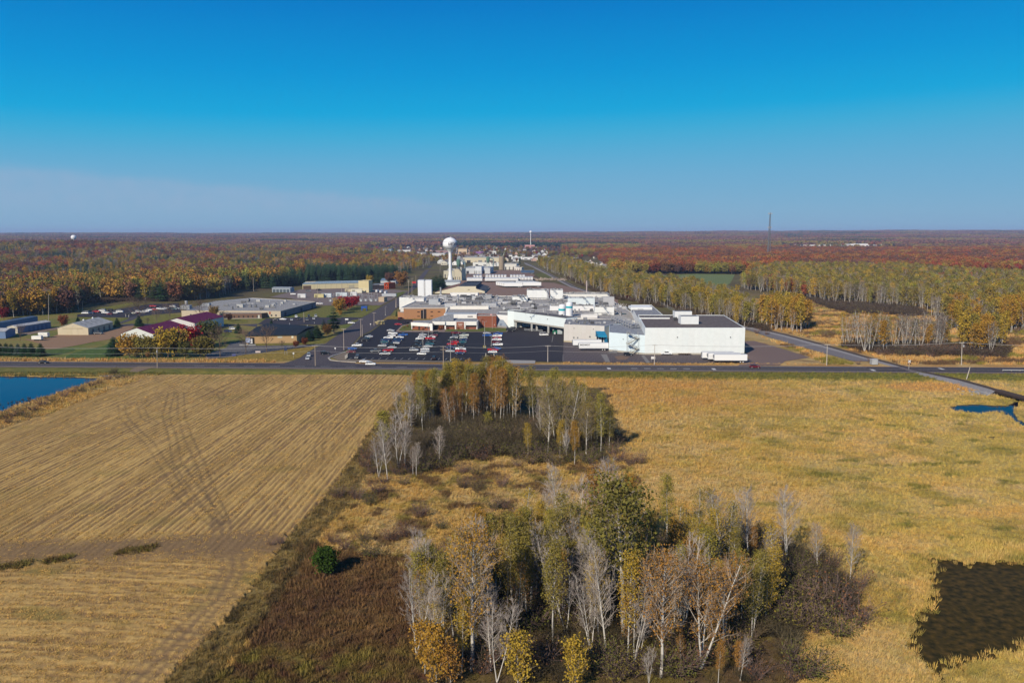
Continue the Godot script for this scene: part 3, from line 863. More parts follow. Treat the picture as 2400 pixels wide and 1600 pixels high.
# Rooftop machinery: each unit, duct, vent and pipe run is a part of the building.
func roof_gear(o: Node3D, area: PackedVector2Array, y: float, units: int, pipes: int, big := 1.0) -> void:
	var box := Rect2(area[0], Vector2.ZERO)
	for p in area:
		box = box.expand(p)
	var made := 0
	var tries := 0
	while made < units and tries < units * 8:
		tries += 1
		var p := Vector2(rng.randf_range(box.position.x, box.end.x), rng.randf_range(box.position.y, box.end.y))
		if not inside(p, area):
			continue
		made += 1
		var s := Shape.new()
		var tone := rng.randf_range(0.14, 0.62)
		var col := Color(tone, tone * 1.01, tone * 1.03)
		var kind := rng.randi() % 5
		if kind < 2:
			var w := rng.randf_range(1.0, 3.4) * big
			var d := rng.randf_range(1.0, 2.4) * big
			var h := rng.randf_range(0.8, 2.0) * big
			s.box(Vector3(-w / 2, 0.25, -d / 2), Vector3(w / 2, h, d / 2), col)
			s.box(Vector3(-w / 2 + 0.1, 0, -d / 2 + 0.1), Vector3(w / 2 - 0.1, 0.25, d / 2 - 0.1), col * 0.5)
			s.tube(Vector3(w * 0.15, h, 0), Vector3(w * 0.15, h + 0.25, 0), d * 0.3, d * 0.3, 10, col * 0.6)
			var u := part("roof_unit", s, steel(), o)
			u.position = Vector3(p.x, y, p.y)
		elif kind == 2:
			var r := rng.randf_range(0.25, 0.7) * big
			var h := rng.randf_range(0.9, 2.6) * big
			s.tube(Vector3.ZERO, Vector3(0, h, 0), r, r, 10, col)
			s.tube(Vector3(0, h, 0), Vector3(0, h + r * 0.8, 0), r * 1.5, r * 0.3, 10, col)
			var u := part("vent", s, steel(), o)
			u.position = Vector3(p.x, y, p.y)
		elif kind == 3:
			var r := rng.randf_range(0.7, 1.3) * big
			var l := rng.randf_range(2.0, 4.5) * big
			s.tube(Vector3(-l / 2, r + 0.4, 0), Vector3(l / 2, r + 0.4, 0), r, r, 12, col)
			s.tube(Vector3(l / 2, r + 0.4, 0), Vector3(-l / 2, r + 0.4, 0), r, r, 12, col)
			for k in [-0.3, 0.3]:
				s.box(Vector3(k * l - 0.1, 0, -r * 0.7), Vector3(k * l + 0.1, r * 0.7, r * 0.7), col * 0.6)
			var u := part("tank", s, steel(), o)
			u.position = Vector3(p.x, y, p.y)
			u.rotation.y = 0.0 if rng.randf() < 0.6 else PI / 2
		else:
			var l := rng.randf_range(3.0, 8.0) * big
			var w := rng.randf_range(0.5, 1.0) * big
			s.box(Vector3(-l / 2, 0.5, -w / 2), Vector3(l / 2, 0.5 + w, w / 2), col)
			s.box(Vector3(l / 2 - w, 0, -w / 2 + 0.02), Vector3(l / 2 - 0.02, 0.5, w / 2 - 0.02), col)
			s.box(Vector3(-l / 2 + 0.02, 0, -w / 2 + 0.02), Vector3(-l / 2 + w, 0.5, w / 2 - 0.02), col)
			var u := part("duct", s, steel(), o)
			u.position = Vector3(p.x, y, p.y)
			u.rotation.y = 0.0 if rng.randf() < 0.6 else PI / 2
	for k in pipes:
		var p := Vector2(rng.randf_range(box.position.x, box.end.x), rng.randf_range(box.position.y, box.end.y))
		if not inside(p, area):
			continue
		var l := rng.randf_range(6.0, 26.0)
		var across := rng.randf() < 0.65
		var s := Shape.new()
		var tone := rng.randf_range(0.25, 0.6)
		var r := rng.randf_range(0.1, 0.24)
		var hh := rng.randf_range(0.5, 1.7)
		for j in 1 + rng.randi() % 3:
			var off := Vector3(0, hh + 0.02 * j, j * 0.6)
			s.tube(off, off + Vector3(l, 0, 0), r, r, 6, Color(tone, tone, tone * 1.02))
		for j in int(l / 3.0) + 1:
			s.box(Vector3(j * 3.0, 0, -0.1), Vector3(j * 3.0 + 0.12, hh - 0.1, 0.1), Color(0.3, 0.3, 0.31))
			s.box(Vector3(j * 3.0, hh - 0.3, -0.3), Vector3(j * 3.0 + 0.12, hh - 0.1, 1.6), Color(0.3, 0.3, 0.31))
		var u := part("pipe_rack", s, steel(), o)
		u.position = Vector3(p.x, y, p.y)
		u.rotation.y = 0.02 if across else PI / 2
		var far := p + (Vector2(l, 0) if across else Vector2(0, -l))
		if not inside(far, area):
			u.position -= Vector3(l if across else 0.0, 0, 0.0 if across else -l)


# The far end of a front that runs square across the view line of the near end.
func level(a: Vector2, b: Vector2) -> Vector2:
	return Vector2(b.x * a.y / b.y, a.y)


func rel(pts: Array, o: Node3D) -> PackedVector2Array:
	var r := PackedVector2Array()
	for p: Vector2 in pts:
		r.append(p - flat2(o.position))
	return r


func letters(text: String, high: float, col: Color, parent: Node, at: Vector3, turn: float, called := "lettering") -> void:
	var t := TextMesh.new()
	t.text = text
	t.font_size = 64
	var f := SystemFont.new()
	f.font_names = PackedStringArray(["Droid Sans"])
	f.font_weight = 700
	t.font = f
	t.pixel_size = high / 46.0
	t.depth = 0.06
	t.curve_step = 2.0
	var m := mat("lettering" + str(col.to_rgba32()), 0.7)
	m.vertex_color_use_as_albedo = false
	m.albedo_color = col.linear_to_srgb()
	part_of(called, t, m, parent, at, turn)


func build_plant() -> void:
	var dim := Color(0.165, 0.155, 0.15)
	# --- the cold store: the tall white block on the right
	var cs := [V2(68.2,-404.9), V2(119.5,-404.9), V2(125.4,-468.6), V2(74.8,-470.7)]
	var o := block("cold_store", "tall white windowless cold store with a flat brown roof and two roof boxes", "warehouse", cs, 14.0, Color(0.70, 0.73, 0.72), Color(0.185, 0.15, 0.135), null, "", 0.25)
	var q := rel(cs, o)
	on_face(o, "plinth", q[0], q[1], 0.0, 1.0, 0.0, 0.9, 0.05, Color(0.5, 0.46, 0.38), masonry())
	for k in 16:
		on_face(o, "panel", q[0], q[1], k / 16.0 + 0.0007, (k + 1) / 16.0 - 0.0007, 0.9, 13.7, 0.03 + 0.012 * (k % 2), jit(Color(0.70, 0.735, 0.72), 0.02))
	for t in [0.32, 0.85]:
		on_face(o, "wall_lamp", q[0], q[1], t, t + 0.008, 9.0, 9.4, 0.5, Color(0.12, 0.12, 0.12))
	for spec in [[V2(90.4,-423.4), V2(99.9,-423.4), 7.0, 4.2], [V2(93.2,-453.4), V2(103,-453.4), 6.0, 3.9]]:
		var a: Vector2 = spec[0] - cs[0]
		var b: Vector2 = spec[1] - cs[0]
		var s := Shape.new()
		s.box(Vector3(a.x, 13.73, a.y - spec[2]), Vector3(b.x, 13.73 + spec[3], a.y), Color(0.68, 0.70, 0.70))
		s.box(Vector3(a.x + 0.3, 13.73 + spec[3], a.y - spec[2] + 0.3), Vector3(b.x - 0.3, 13.76 + spec[3], a.y - 0.3), dim)
		part("penthouse", s, siding(), o)
	var c0: Vector2 = V2(72.4,-450.2) - cs[0]
	var c1: Vector2 = V2(89.7,-450.2) - cs[0]
	box_part(o, "parapet", Vector3((c0.x + c1.x) / 2, 13.7, c0.y), Vector3(c1.x - c0.x, 0.75, 0.5), WHITE)
	roof_gear(o, PackedVector2Array([V2(86.3,-439.7) - cs[0], V2(93.5,-439.7) - cs[0], V2(98.2,-465.2) - cs[0], V2(92,-465.2) - cs[0]]), 13.75, 3, 4, 0.6)
	var ca := [V2(74.8,-470.7), V2(93.4,-490.3), V2(98.2,-558.9), V2(83.7,-558.9)]
	o = block("cold_store_wing", "lower grey-roofed wing behind the cold store with a white parapet", "warehouse", ca, 12.0, WHITE, Color(0.33, 0.33, 0.34), null, "", 0.4)
	var qa := rel(ca, o)
	var s := Shape.new()
	var e0: Vector2 = V2(78.9,-526.5) - ca[0]
	var e1: Vector2 = V2(93.1,-528.1) - ca[0]
	s.box(Vector3(e0.x, 11.6, e0.y - 12), Vector3(e1.x, 13.4, e0.y), WHITE)
	part("roof_step", s, siding(), o)
	roof_gear(o, PackedVector2Array([qa[0], qa[1], e1, e0]), 11.6, 4, 0, 0.5)

	# --- the lower link with the stair tower
	var lk := [V2(51.3,-417.3), V2(68.2,-404.9), V2(77.7,-463.6), V2(56.1,-454.5)]
	o = block("link_building", "pale blue metal block between the concrete dock and the cold store", "building", lk, 10.1, Color(0.60, 0.70, 0.74), Color(0.34, 0.36, 0.39), null, "", 0.2)
	q = rel(lk, o)
	on_face(o, "plinth", q[0], q[1], 0.0, 1.0, 0.0, 1.0, 0.05, Color(0.45, 0.42, 0.36), masonry())
	on_face(o, "wall_lamp", q[0], q[1], 0.4, 0.415, 7.0, 7.4, 0.4, Color(0.1, 0.1, 0.1))
	var st := thing("stair_tower", "galvanised zigzag stair tower climbing the white wall", "stairs", V3(59.5,-405.7))
	var sx := (V2(64.9,-405.7) - V2(59.5,-405.7)).x
	for k in 4:
		for j in 2:
			s = Shape.new()
			s.tube(Vector3(sx * (k % 2), 0, -j * 2.4), Vector3(sx * (k % 2), 11.8, -j * 2.4), 0.09, 0.09, 4, Color(0.42, 0.43, 0.42))
			if k < 2:
				part("post", s, steel(), st)
	for f in 4:
		var y0 := f * 2.75
		var x0 := 0.3 if f % 2 == 0 else sx - 0.3
		var x1 := sx - x0
		s = Shape.new()
		for t in 10:
			var u := lerpf(x0, x1, t / 10.0)
			s.box(Vector3(minf(u, u + (x1 - x0) / 11), y0 + 2.75 * t / 10.0, -1.2), Vector3(maxf(u, u + (x1 - x0) / 11), y0 + 2.75 * t / 10.0 + 0.1, -0.1), Color(0.36, 0.36, 0.35))
		for zz in [-1.2, -0.05]:
			s.tube(Vector3(x0, y0, zz), Vector3(x1, y0 + 2.75, zz), 0.14, 0.14, 4, Color(0.45, 0.43, 0.36))
			s.tube(Vector3(x0, y0 + 1.1, zz), Vector3(x1, y0 + 3.85, zz), 0.07, 0.07, 4, Color(0.5, 0.5, 0.48))
		part("flight", s, steel(), st)
		s = Shape.new()
		s.box(Vector3(x1 - 0.9, y0 + 2.75, -2.5), Vector3(x1 + 0.9, y0 + 2.87, 0), Color(0.5, 0.45, 0.33))
		for e in [Vector3(x1 - 0.9, y0 + 3.9, 0), Vector3(x1 + 0.9, y0 + 3.9, 0)]:
			s.tube(e, e - Vector3(0, 1.1, 0), 0.05, 0.05, 4, Color(0.5, 0.5, 0.48))
		s.tube(Vector3(x1 - 0.9, y0 + 3.9, 0), Vector3(x1 + 0.9, y0 + 3.9, 0), 0.05, 0.05, 4, Color(0.5, 0.5, 0.48))
		part("landing", s, steel(), st)
	for k in 2:
		var at: Vector3 = [V3(53.6,-409.7), V3(76.5,-405.7)][k]
		var u := thing("entry_steps", ["small steel door steps with a dark ramp at the link building", "small steel door steps with a dark ramp under the cold store wall"][k], "steps", at)
		s = Shape.new()
		for t in 5:
			s.box(Vector3(-3.2 + t * 0.55, 0, -2.0), Vector3(-2.65 + t * 0.55, 0.22 * (t + 1), -0.6), Color(0.18, 0.18, 0.19))
		s.box(Vector3(-0.45, 0, -2.0), Vector3(1.2, 1.1, -0.6), Color(0.2, 0.2, 0.21))
		part("tread", s, steel(), u)
		s = Shape.new()
		for t in [-0.4, 0.4, 1.15]:
			s.tube(Vector3(t, 1.1, -0.6), Vector3(t, 2.2, -0.6), 0.05, 0.05, 4, Color(0.4, 0.41, 0.42))
		s.tube(Vector3(-3.0, 1.2, -0.6), Vector3(-0.4, 2.2, -0.6), 0.05, 0.05, 4, Color(0.4, 0.41, 0.42))
		s.tube(Vector3(-0.4, 2.2, -0.6), Vector3(1.2, 2.2, -0.6), 0.05, 0.05, 4, Color(0.4, 0.41, 0.42))
		part("railing", s, steel(), u)

	# --- the concrete dock building
	var dk := [V2(29.8,-453.7), Vector2(52.0, -444.5), V2(72.6,-478.8), V2(33,-483.5)]
	o = block("dock_building", "white concrete dock building with a blue loading canopy", "building", dk, 10.3, Color(0.66, 0.63, 0.59), Color(0.33, 0.33, 0.34), masonry(), "", 0.35)
	q = rel(dk, o)
	for k in 9:
		for j in 2:
			on_face(o, "panel", q[0], q[1], k / 9.0 + 0.002, (k + 1) / 9.0 - 0.002, 0.9 + j * 4.75, 5.55 + j * 4.6, 0.06, jit(Color(0.67, 0.64, 0.60), 0.03), masonry())
	on_face(o, "plinth", q[0], q[1], 0.0, 1.0, 0.0, 0.85, 0.09, Color(0.52, 0.45, 0.30), masonry())
	for t in [0.235, 0.33]:
		on_face(o, "window", q[0], q[1], t, t + 0.035, 2.4, 3.3, 0.1, Color(0.16, 0.17, 0.18), glass())
	for t in [0.25, 0.73]:
		on_face(o, "wall_lamp", q[0], q[1], t, t + 0.012, 8.1, 8.5, 0.5, Color(0.12, 0.12, 0.12))
	on_face(o, "vent", q[0], q[1], 0.63, 0.67, 3.4, 4.2, 0.2, Color(0.15, 0.15, 0.16))
	on_face(o, "dock_door", q[0], q[1], 0.80, 0.985, 0.9, 4.2, 0.1, Color(0.03, 0.035, 0.045))
	for k in 4:
		on_face(o, "door_frame", q[0], q[1], 0.80 + k * 0.06, 0.812 + k * 0.06, 0.9, 4.2, 0.25, WHITE)
	s = Shape.new()
	var b0 := q[0].lerp(q[1], 0.785)
	var b1 := q[0].lerp(q[1], 0.999)
	var n := Vector2(0.25, 0.97)
	s.quad(v3(b0 + n * 0.1, 7.3), v3(b1 + n * 0.1, 7.3), v3(b1 + n * 4.2, 5.4), v3(b0 + n * 4.2, 5.4), Color(0.012, 0.16, 0.30))
	s.quad(v3(b0 + n * 4.2, 5.4), v3(b1 + n * 4.2, 5.4), v3(b1 + n * 4.2, 4.3), v3(b0 + n * 4.2, 4.3), Color(0.015, 0.19, 0.34))
	s.quad(v3(b1 + n * 0.1, 7.3), v3(b1 + n * 0.1, 0.9), v3(b1 + n * 5.5, 0.9), v3(b1 + n * 4.2, 5.4), Color(0.015, 0.17, 0.33))
	s.quad(v3(b0 + n * 0.1, 7.3), v3(b0 + n * 4.2, 5.4), v3(b0 + n * 4.2, 4.3), v3(b0 + n * 0.1, 4.3), Color(0.01, 0.12, 0.22))
	part("canopy", s, siding(), o)
	roof_gear(o, PackedVector2Array([q[0] + Vector2(1, -2), q[1] + Vector2(6, -12), q[2] - Vector2(2, 0), q[3] + Vector2(2, 2)]), 9.95, 14, 4, 0.7)

	# --- the slanting enclosed bridge on concrete legs
	var w0 := V2(-2.9,-525.5)
	var w1 := V2(1.2,-523.2)
	var w2: Vector2 = V2(32.9,-480.3)
	var dir := (w2 - w1).normalized()
	var deep := Vector2(dir.y, -dir.x) * 9.0
	o = thing("loading_wing", "long slanting white upper storey carried on concrete legs", "building", v3(w0))
	fill_block(o, [w0, w1, w1 + deep, w0 + Vector2(1, -10)], 0.0, 11.0, Color(0.66, 0.73, 0.74), dim, null, 0.3)
	s = Shape.new()
	var u0 := w1 - w0
	var u1 := w2 - w0
	var c := [u0, u1, u1 + deep, u0 + deep]
	for i in 4:
		s.quad(v3(c[i], 4.9), v3(c[i], 11), v3(c[(i + 1) % 4], 11), v3(c[(i + 1) % 4], 4.9), Color(0.66, 0.73, 0.74))
	s.quad(v3(c[0], 4.9), v3(c[1], 4.9), v3(c[2], 4.9), v3(c[3], 4.9), Color(0.3, 0.3, 0.3))
	part("upper_wall", s, siding(), o)
	s = Shape.new()
	s.flat(PackedVector2Array([c[0], c[1], c[2], c[3]]), 11.02, dim)
	part("upper_roof", s, roofing(), o)
	on_face(o, "beam", u0, u1, 0.0, 1.0, 4.3, 5.3, 0.12, Color(0.42, 0.40, 0.36), masonry())
	on_face(o, "roof_edge", u0, u1, 0.0, 1.0, 10.85, 11.1, 0.14, Color(0.16, 0.16, 0.17))
	for t in [0.33, 0.66]:
		on_face(o, "wall_lamp", u0, u1, t, t + 0.012, 8.6, 9.0, 0.3, Color(0.12, 0.12, 0.12))
	for p: Vector2 in [V2(2.3,-522.9), V2(12.2,-504.5), V2(22.3,-492.9)]:
		for j in 2:
			var g := p - w0 + deep.normalized() * (0.4 + j * 4.2)
			box_part(o, "pillar", v3(g), Vector3(1.15, 4.9, 1.15), Color(0.45, 0.45, 0.43), masonry())
	s = Shape.new()
	s.quad(v3(c[3] + deep * 0.25), v3(c[3] + deep * 0.25, 4.9), v3(c[2] + deep * 0.25, 4.9), v3(c[2] + deep * 0.25), Color(0.13, 0.20, 0.26))
	part("dock_wall", s, siding(), o)
	for t in 4:
		on_face(o, "dock_door", c[3] + deep * 0.25, c[2] + deep * 0.25, 0.12 + t * 0.2, 0.22 + t * 0.2, 0.9, 4.0, 0.1, Color(0.05, 0.09, 0.15))
	roof_gear(o, PackedVector2Array([u0 + deep * 0.2, u1 + deep * 0.2, u1 + deep * 0.9, u0 + deep * 0.9]), 11.04, 6, 3, 0.5)
	s = Shape.new()
	o = thing("dock_railing", "white pipe railings under the slanting upper storey", "railing", V3(8,-505.7))
	for k in 15:
		var p := Vector3(k * 0.8, 0, k * 0.45 - (2.0 if k % 5 == 0 else 0.0))
		s.tube(p, p + Vector3(0, 1.5, 0), 0.07, 0.07, 4, Color(0.6, 0.62, 0.63))
	for y in [0.75, 1.5]:
		s.tube(Vector3(0, y, 0), Vector3(11.2, y, 6.3), 0.06, 0.06, 4, Color(0.6, 0.62, 0.63))
	part("rail", s, steel(), o)
	o = thing("green_compactor", "green waste compactor in the gap beside the concrete dock", "compactor", V3(25.2,-488.4))
	box_part(o, "hopper", Vector3(1.4, 0.3, -1.6), Vector3(2.8, 1.9, 2.2), Color(0.01, 0.12, 0.07))
	box_part(o, "container", Vector3(4.4, 0.2, -1.3), Vector3(3.0, 2.5, 2.4), Color(0.38, 0.42, 0.44))
	box_part(o, "control_box", Vector3(1.2, 0.2, 0.6), Vector3(1.0, 1.3, 0.6), Color(0.5, 0.52, 0.52))

	# --- offices and brick blocks in front
	var brick := Color(0.30, 0.105, 0.062)
	var tanb := Color(0.46, 0.235, 0.115)
	var bk := [V2(-23,-525), V2(-10.4,-525), V2(-10.5,-533.5), V2(-23.5,-538.1)]
	o = block("brick_block", "square red brick block right of the office", "building", bk, 7.9, brick, Color(0.36, 0.34, 0.32), masonry(), "", 0.35)
	q = rel(bk, o)
	on_face(o, "coping", q[0], q[1], 0.0, 1.0, 7.65, 7.95, 0.08, Color(0.5, 0.46, 0.42), masonry())
	on_face(o, "wall_lamp", q[0], q[1], 0.9, 0.92, 1.4, 1.9, 0.2, WHITE)
	var ww := [V2(-10.4,-530.6), V2(-2.9,-525.5), V2(-2.9,-525.5) + Vector2(1, -22), V2(-10.4,-530.6) + Vector2(1, -20)]
	o = block("white_link", "white wall with a grey sloping lean-to beside the brick block", "building", ww, 8.0, Color(0.68, 0.69, 0.68), Color(0.4, 0.38, 0.34))
	q = rel(ww, o)
	s = Shape.new()
	s.quad(v3(q[0] + Vector2(0, 0.1), 4.8), v3(q[0].lerp(q[1], 0.6) + Vector2(0, 0.1), 4.8), v3(q[0].lerp(q[1], 0.95) + Vector2(0, 4), 1.2), v3(q[0] + Vector2(0, 4), 1.2), Color(0.22, 0.26, 0.31))
	s.quad(v3(q[0] + Vector2(0, 4), 1.2), v3(q[0].lerp(q[1], 0.95) + Vector2(0, 4), 1.2), v3(q[0].lerp(q[1], 0.95) + Vector2(0, 4)), v3(q[0] + Vector2(0, 4)), Color(0.25, 0.25, 0.25))
	part("lean_to", s, siding(), o)

	var of0 := V2(-51.1,-514.9)
	var of1 := V2(-22.6,-514.2)
	o = thing("office", "low white and brick office with dark window bands and a brick sign wall", "office", v3(of0))
	var f1 := of1 - of0
	var bd := Vector2(1.0, -20.0)
	fill_block(o, [of0, of1, of1 + bd, of0 + bd], 0.0, 5.2, Color(0.72, 0.71, 0.67), Color(0.36, 0.37, 0.38), siding(), 0.15)
	var f0 := Vector2.ZERO
	on_face(o, "brick_base", f0, f1, 0.26, 0.98, 0.0, 1.5, 0.05, brick, masonry())
	on_face(o, "window_band", f0, f1, 0.285, 0.485, 1.5, 2.7, 0.06, GLASS_DARK, glass())
	on_face(o, "window_band", f0, f1, 0.74, 0.985, 1.5, 2.7, 0.06, GLASS_DARK, glass())
	on_face(o, "fascia", f0, f1, 0.27, 0.985, 2.72, 5.22, 0.5, Color(0.73, 0.72, 0.68))
	for t in [0.255, 0.49, 0.705]:
		on_face(o, "pier", f0, f1, t, t + 0.03, 0.0, 5.1, 0.75, Color(0.73, 0.72, 0.69))
	var sg := on_face(o, "sign_wall", f0, f1, 0.53, 0.695, 0.0, 5.0, 0.85, Color(0.33, 0.13, 0.085), masonry())
	for r in 2:
		for k in 7 - r * 2:
			on_face(o, "sign_letter", f0, f1, 0.565 + r * 0.012 + k * 0.0145, 0.575 + r * 0.012 + k * 0.0145, 3.35 - r * 0.9, 3.85 - r * 0.9, 0.9, Color(0.6, 0.5, 0.45), null, sg)
	on_face(o, "entrance", f0, f1, 0.0, 0.12, 0.0, 3.1, 0.06, Color(0.02, 0.02, 0.024), glass())
	on_face(o, "entrance_wall", f0, f1, 0.13, 0.25, 0.0, 2.7, 0.1, brick, masonry())
	on_face(o, "window", f0, f1, 0.17, 0.24, 1.3, 2.4, 0.14, GLASS_DARK, glass())
	on_face(o, "door_canopy", f0, f1, -0.02, 0.27, 3.1, 5.25, 1.6, Color(0.72, 0.71, 0.67))
	s = Shape.new()
	var g0 := Vector2(-1.0, -2.0)
	s.quad(v3(g0, 5.3), v3(g0 + Vector2(9, -14), 8.2), v3(g0 + Vector2(13, -14), 8.2), v3(g0 + Vector2(14, 0), 5.3), Color(0.34, 0.35, 0.36))
	s.quad(v3(g0 + Vector2(-1, -12), 5.2), v3(g0 + Vector2(9, -14), 8.2), v3(g0, 5.3), v3(g0 + Vector2(-1, -2), 5.2), Color(0.36, 0.37, 0.38))
	part("hip_roof", s, roofing(), o)
	s = Shape.new()
	var k0: Vector2 = V2(-46.1,-535.9) - of0
	var k1: Vector2 = V2(-23.9,-533) - of0
	s.box(Vector3(k0.x, 5.0, k0.y - 12), Vector3(k1.x, 7.7, k0.y), Color(0.71, 0.70, 0.67))
	s.box(Vector3(k0.x + 0.5, 7.7, k0.y - 11.5), Vector3(k1.x - 0.5, 7.72, k0.y - 0.5), Color(0.36, 0.37, 0.37))
	part("upper_storey", s, siding(), o)
	on_face(o, "window_band", k0, Vector2(k1.x, k0.y), 0.72, 0.88, 5.7, 6.5, 0.06, Color(0.16, 0.15, 0.15), glass())
	var lw := [V2(-65.1,-514.2), V2(-50.9,-506.9), V2(-53.2,-530.5), V2(-66.1,-526.3)]
	o = block("office_wing", "low left office wing with a thick white fascia over brick", "office", lw, 4.5, brick, Color(0.38, 0.37, 0.36), masonry(), "", 0.1)
	q = rel(lw, o)
	on_face(o, "fascia", q[0], q[1], -0.02, 1.02, 2.5, 4.7, 0.6, Color(0.73, 0.72, 0.68))
	on_face(o, "end_pier", q[0], q[1], 0.9, 1.02, 0.0, 4.65, 0.7, Color(0.73, 0.72, 0.68))
	for t in [0.05, 0.62, 0.75]:
		on_face(o, "window", q[0], q[1], t, t + 0.08, 1.2, 2.2, 0.05, GLASS_DARK, glass())
	on_face(o, "door", q[0], q[1], 0.31, 0.4, 0.0, 2.4, 0.05, Color(0.05, 0.03, 0.025))
	on_face(o, "pier", q[0], q[1], 0.0, 0.03, 0.0, 2.5, 0.5, WHITE)

	var tb := [V2(-78.6,-577.1), V2(-48.8,-580.2), V2(-49.1,-584.8), V2(-79.7,-583)]
	o = block("tan_brick_building", "two-storey tan brick building with a dark recessed stair", "building", tb, 7.4, tanb, Color(0.45, 0.44, 0.42), masonry(), "", 0.3)
	q = rel(tb, o)
	on_face(o, "coping", q[0], q[1], 0.0, 1.0, 7.1, 7.45, 0.08, Color(0.5, 0.4, 0.3), masonry())
	for t in [0.318, 0.64, 0.815]:
		on_face(o, "window", q[0], q[1], t, t + 0.062, 4.7, 5.4, 0.05, Color(0.05, 0.03, 0.025), glass())
	for t in [0.318, 0.64]:
		on_face(o, "window", q[0], q[1], t, t + 0.062, 1.5, 2.2, 0.05, Color(0.06, 0.04, 0.03), glass())
	on_face(o, "stair_glass", q[0], q[1], 0.405, 0.46, 0.1, 6.4, 0.05, GLASS_DARK, glass())
	on_face(o, "recess", q[0], q[1], 0.475, 0.54, 0.0, 7.0, 0.04, Color(0.035, 0.025, 0.025))
	on_face(o, "pier", q[0], q[1], 0.462, 0.473, 0.0, 7.0, 0.5, Color(0.36, 0.3, 0.28))
	for t in [0.08, 0.25, 0.6]:
		on_face(o, "vent", q[0], q[1], t, t + 0.015, 0.3, 0.7, 0.1, Color(0.15, 0.05, 0.04))
	var ta := [V2(-84.6,-586.5), V2(-78.6,-577.1), V2(-78.6,-577.1) + Vector2(0.5, -9), V2(-84.6,-586.5) + Vector2(0.5, -9)]
	o = block("tan_annex", "small low tan brick annex at the street end of the tan building", "building", ta, 4.4, tanb * 1.05, Color(0.4, 0.38, 0.35), masonry())

	# --- the main plant behind: one broad roof with higher blocks standing in it
	var mp := [Vector2(-83, -590), Vector2(-48, -590), Vector2(-46, -545), Vector2(38, -520), Vector2(80, -500), Vector2(84, -560), Vector2(82, -690), Vector2(-74, -712)]
	o = block("plant_hall", "broad white plant hall whose flat roof is crowded with pipes and machines", "factory", mp, 7.2, Color(0.62, 0.61, 0.57), Color(0.46, 0.43, 0.385), siding(), "", 0.4)
	roof_gear(o, rel([Vector2(-78, -606), Vector2(-44, -596), Vector2(34, -545), Vector2(76, -530), Vector2(78, -680), Vector2(-66, -700)], o), 6.8, 170, 120, 1.0)
	roof_gear(o, rel([Vector2(-66, -640), Vector2(-30, -620), Vector2(10, -610), Vector2(10, -680), Vector2(-60, -695)], o), 6.8, 70, 40, 1.5)
	var white := Color(0.70, 0.71, 0.70)
	var steelc := Color(0.36, 0.38, 0.40)
	# each: label, left and right front pixel survey, depth, base and top height, wall, roof
	var blocks := [
		["white roof block at the street end of the plant hall", V2(-92.2,-649.4), V2(-72.1,-649.4), 14.0, 10.0, white, dim],
		["long white upper wall along the middle of the plant hall", V2(-45.2,-580.2), V2(-17.2,-580.2), 6.0, 9.0, Color(0.72, 0.70, 0.64), dim],
		["white roof house with a grey top beyond the pipe field", V2(0.3,-647.4), V2(12.6,-647.4), 16.0, 10.6, white, Color(0.33, 0.33, 0.31)],
		["tall white roof block left of the steel stack pair", V2(12.6,-672.3), V2(29.6,-672.3), 16.0, 14.3, white, Color(0.45, 0.45, 0.42)],
		["tall white roof block right of the steel stack pair", V2(32.3,-672.3), V2(43,-672.3), 16.0, 14.3, white, Color(0.45, 0.45, 0.42)],
		["pale blue roof block near the east end of the plant", V2(42.8,-609.6), V2(63.6,-609.6), 9.0, 12.6, Color(0.62, 0.68, 0.70), Color(0.5, 0.5, 0.5)],
		["wide low white block with a thin grey roof edge", V2(27.2,-570.5), V2(59.4,-570.5), 12.0, 10.2, Color(0.71, 0.71, 0.70), dim],
		["boxy white block with a brown roof near the cold store", V2(56.3,-539.6), V2(69.6,-539.6), 12.0, 12.2, Color(0.69, 0.70, 0.68), Color(0.26, 0.22, 0.19)],
		["white low block behind the concrete dock roof", V2(45.2,-520.2), V2(56.1,-520.2), 5.0, 8.9, Color(0.68, 0.67, 0.65), Color(0.4, 0.4, 0.4)],
		["grey panelled steel block at the east end", V2(70.5,-614.3), V2(79.1,-614.3), 7.0, 13.0, Color(0.42, 0.42, 0.43), steelc],
		["long white rear wall closing the plant hall", V2(-54.9,-705.8), V2(-30.4,-705.8), 5.0, 9.4, Color(0.72, 0.71, 0.68), dim],
		["white rear block at the north-east corner of the plant", V2(44.8,-697.6), V2(85.7,-697.6), 22.0, 9.0, Color(0.70, 0.69, 0.64), Color(0.4, 0.38, 0.34)],
		["grey steel process house left of the middle", V2(-64.7,-617.5), V2(-57.3,-617.5), 9.0, 11.4, steelc, Color(0.4, 0.41, 0.42)],
		["grey louvred steel house with vertical ribs", V2(-27.5,-659.9), V2(-17.1,-659.9), 10.0, 11.0, Color(0.33, 0.34, 0.35), Color(0.4, 0.4, 0.4)],
		["broad grey cooling house in the middle of the roof", V2(-23,-596.4), V2(-11.7,-596.4), 14.0, 10.0, Color(0.37, 0.38, 0.40), Color(0.35, 0.36, 0.37)],
		["low grey duct house over the pipe racks", V2(-50.7,-598.3), V2(-42.2,-598.3), 5.0, 9.4, Color(0.42, 0.43, 0.45), Color(0.46, 0.46, 0.47)],
	]
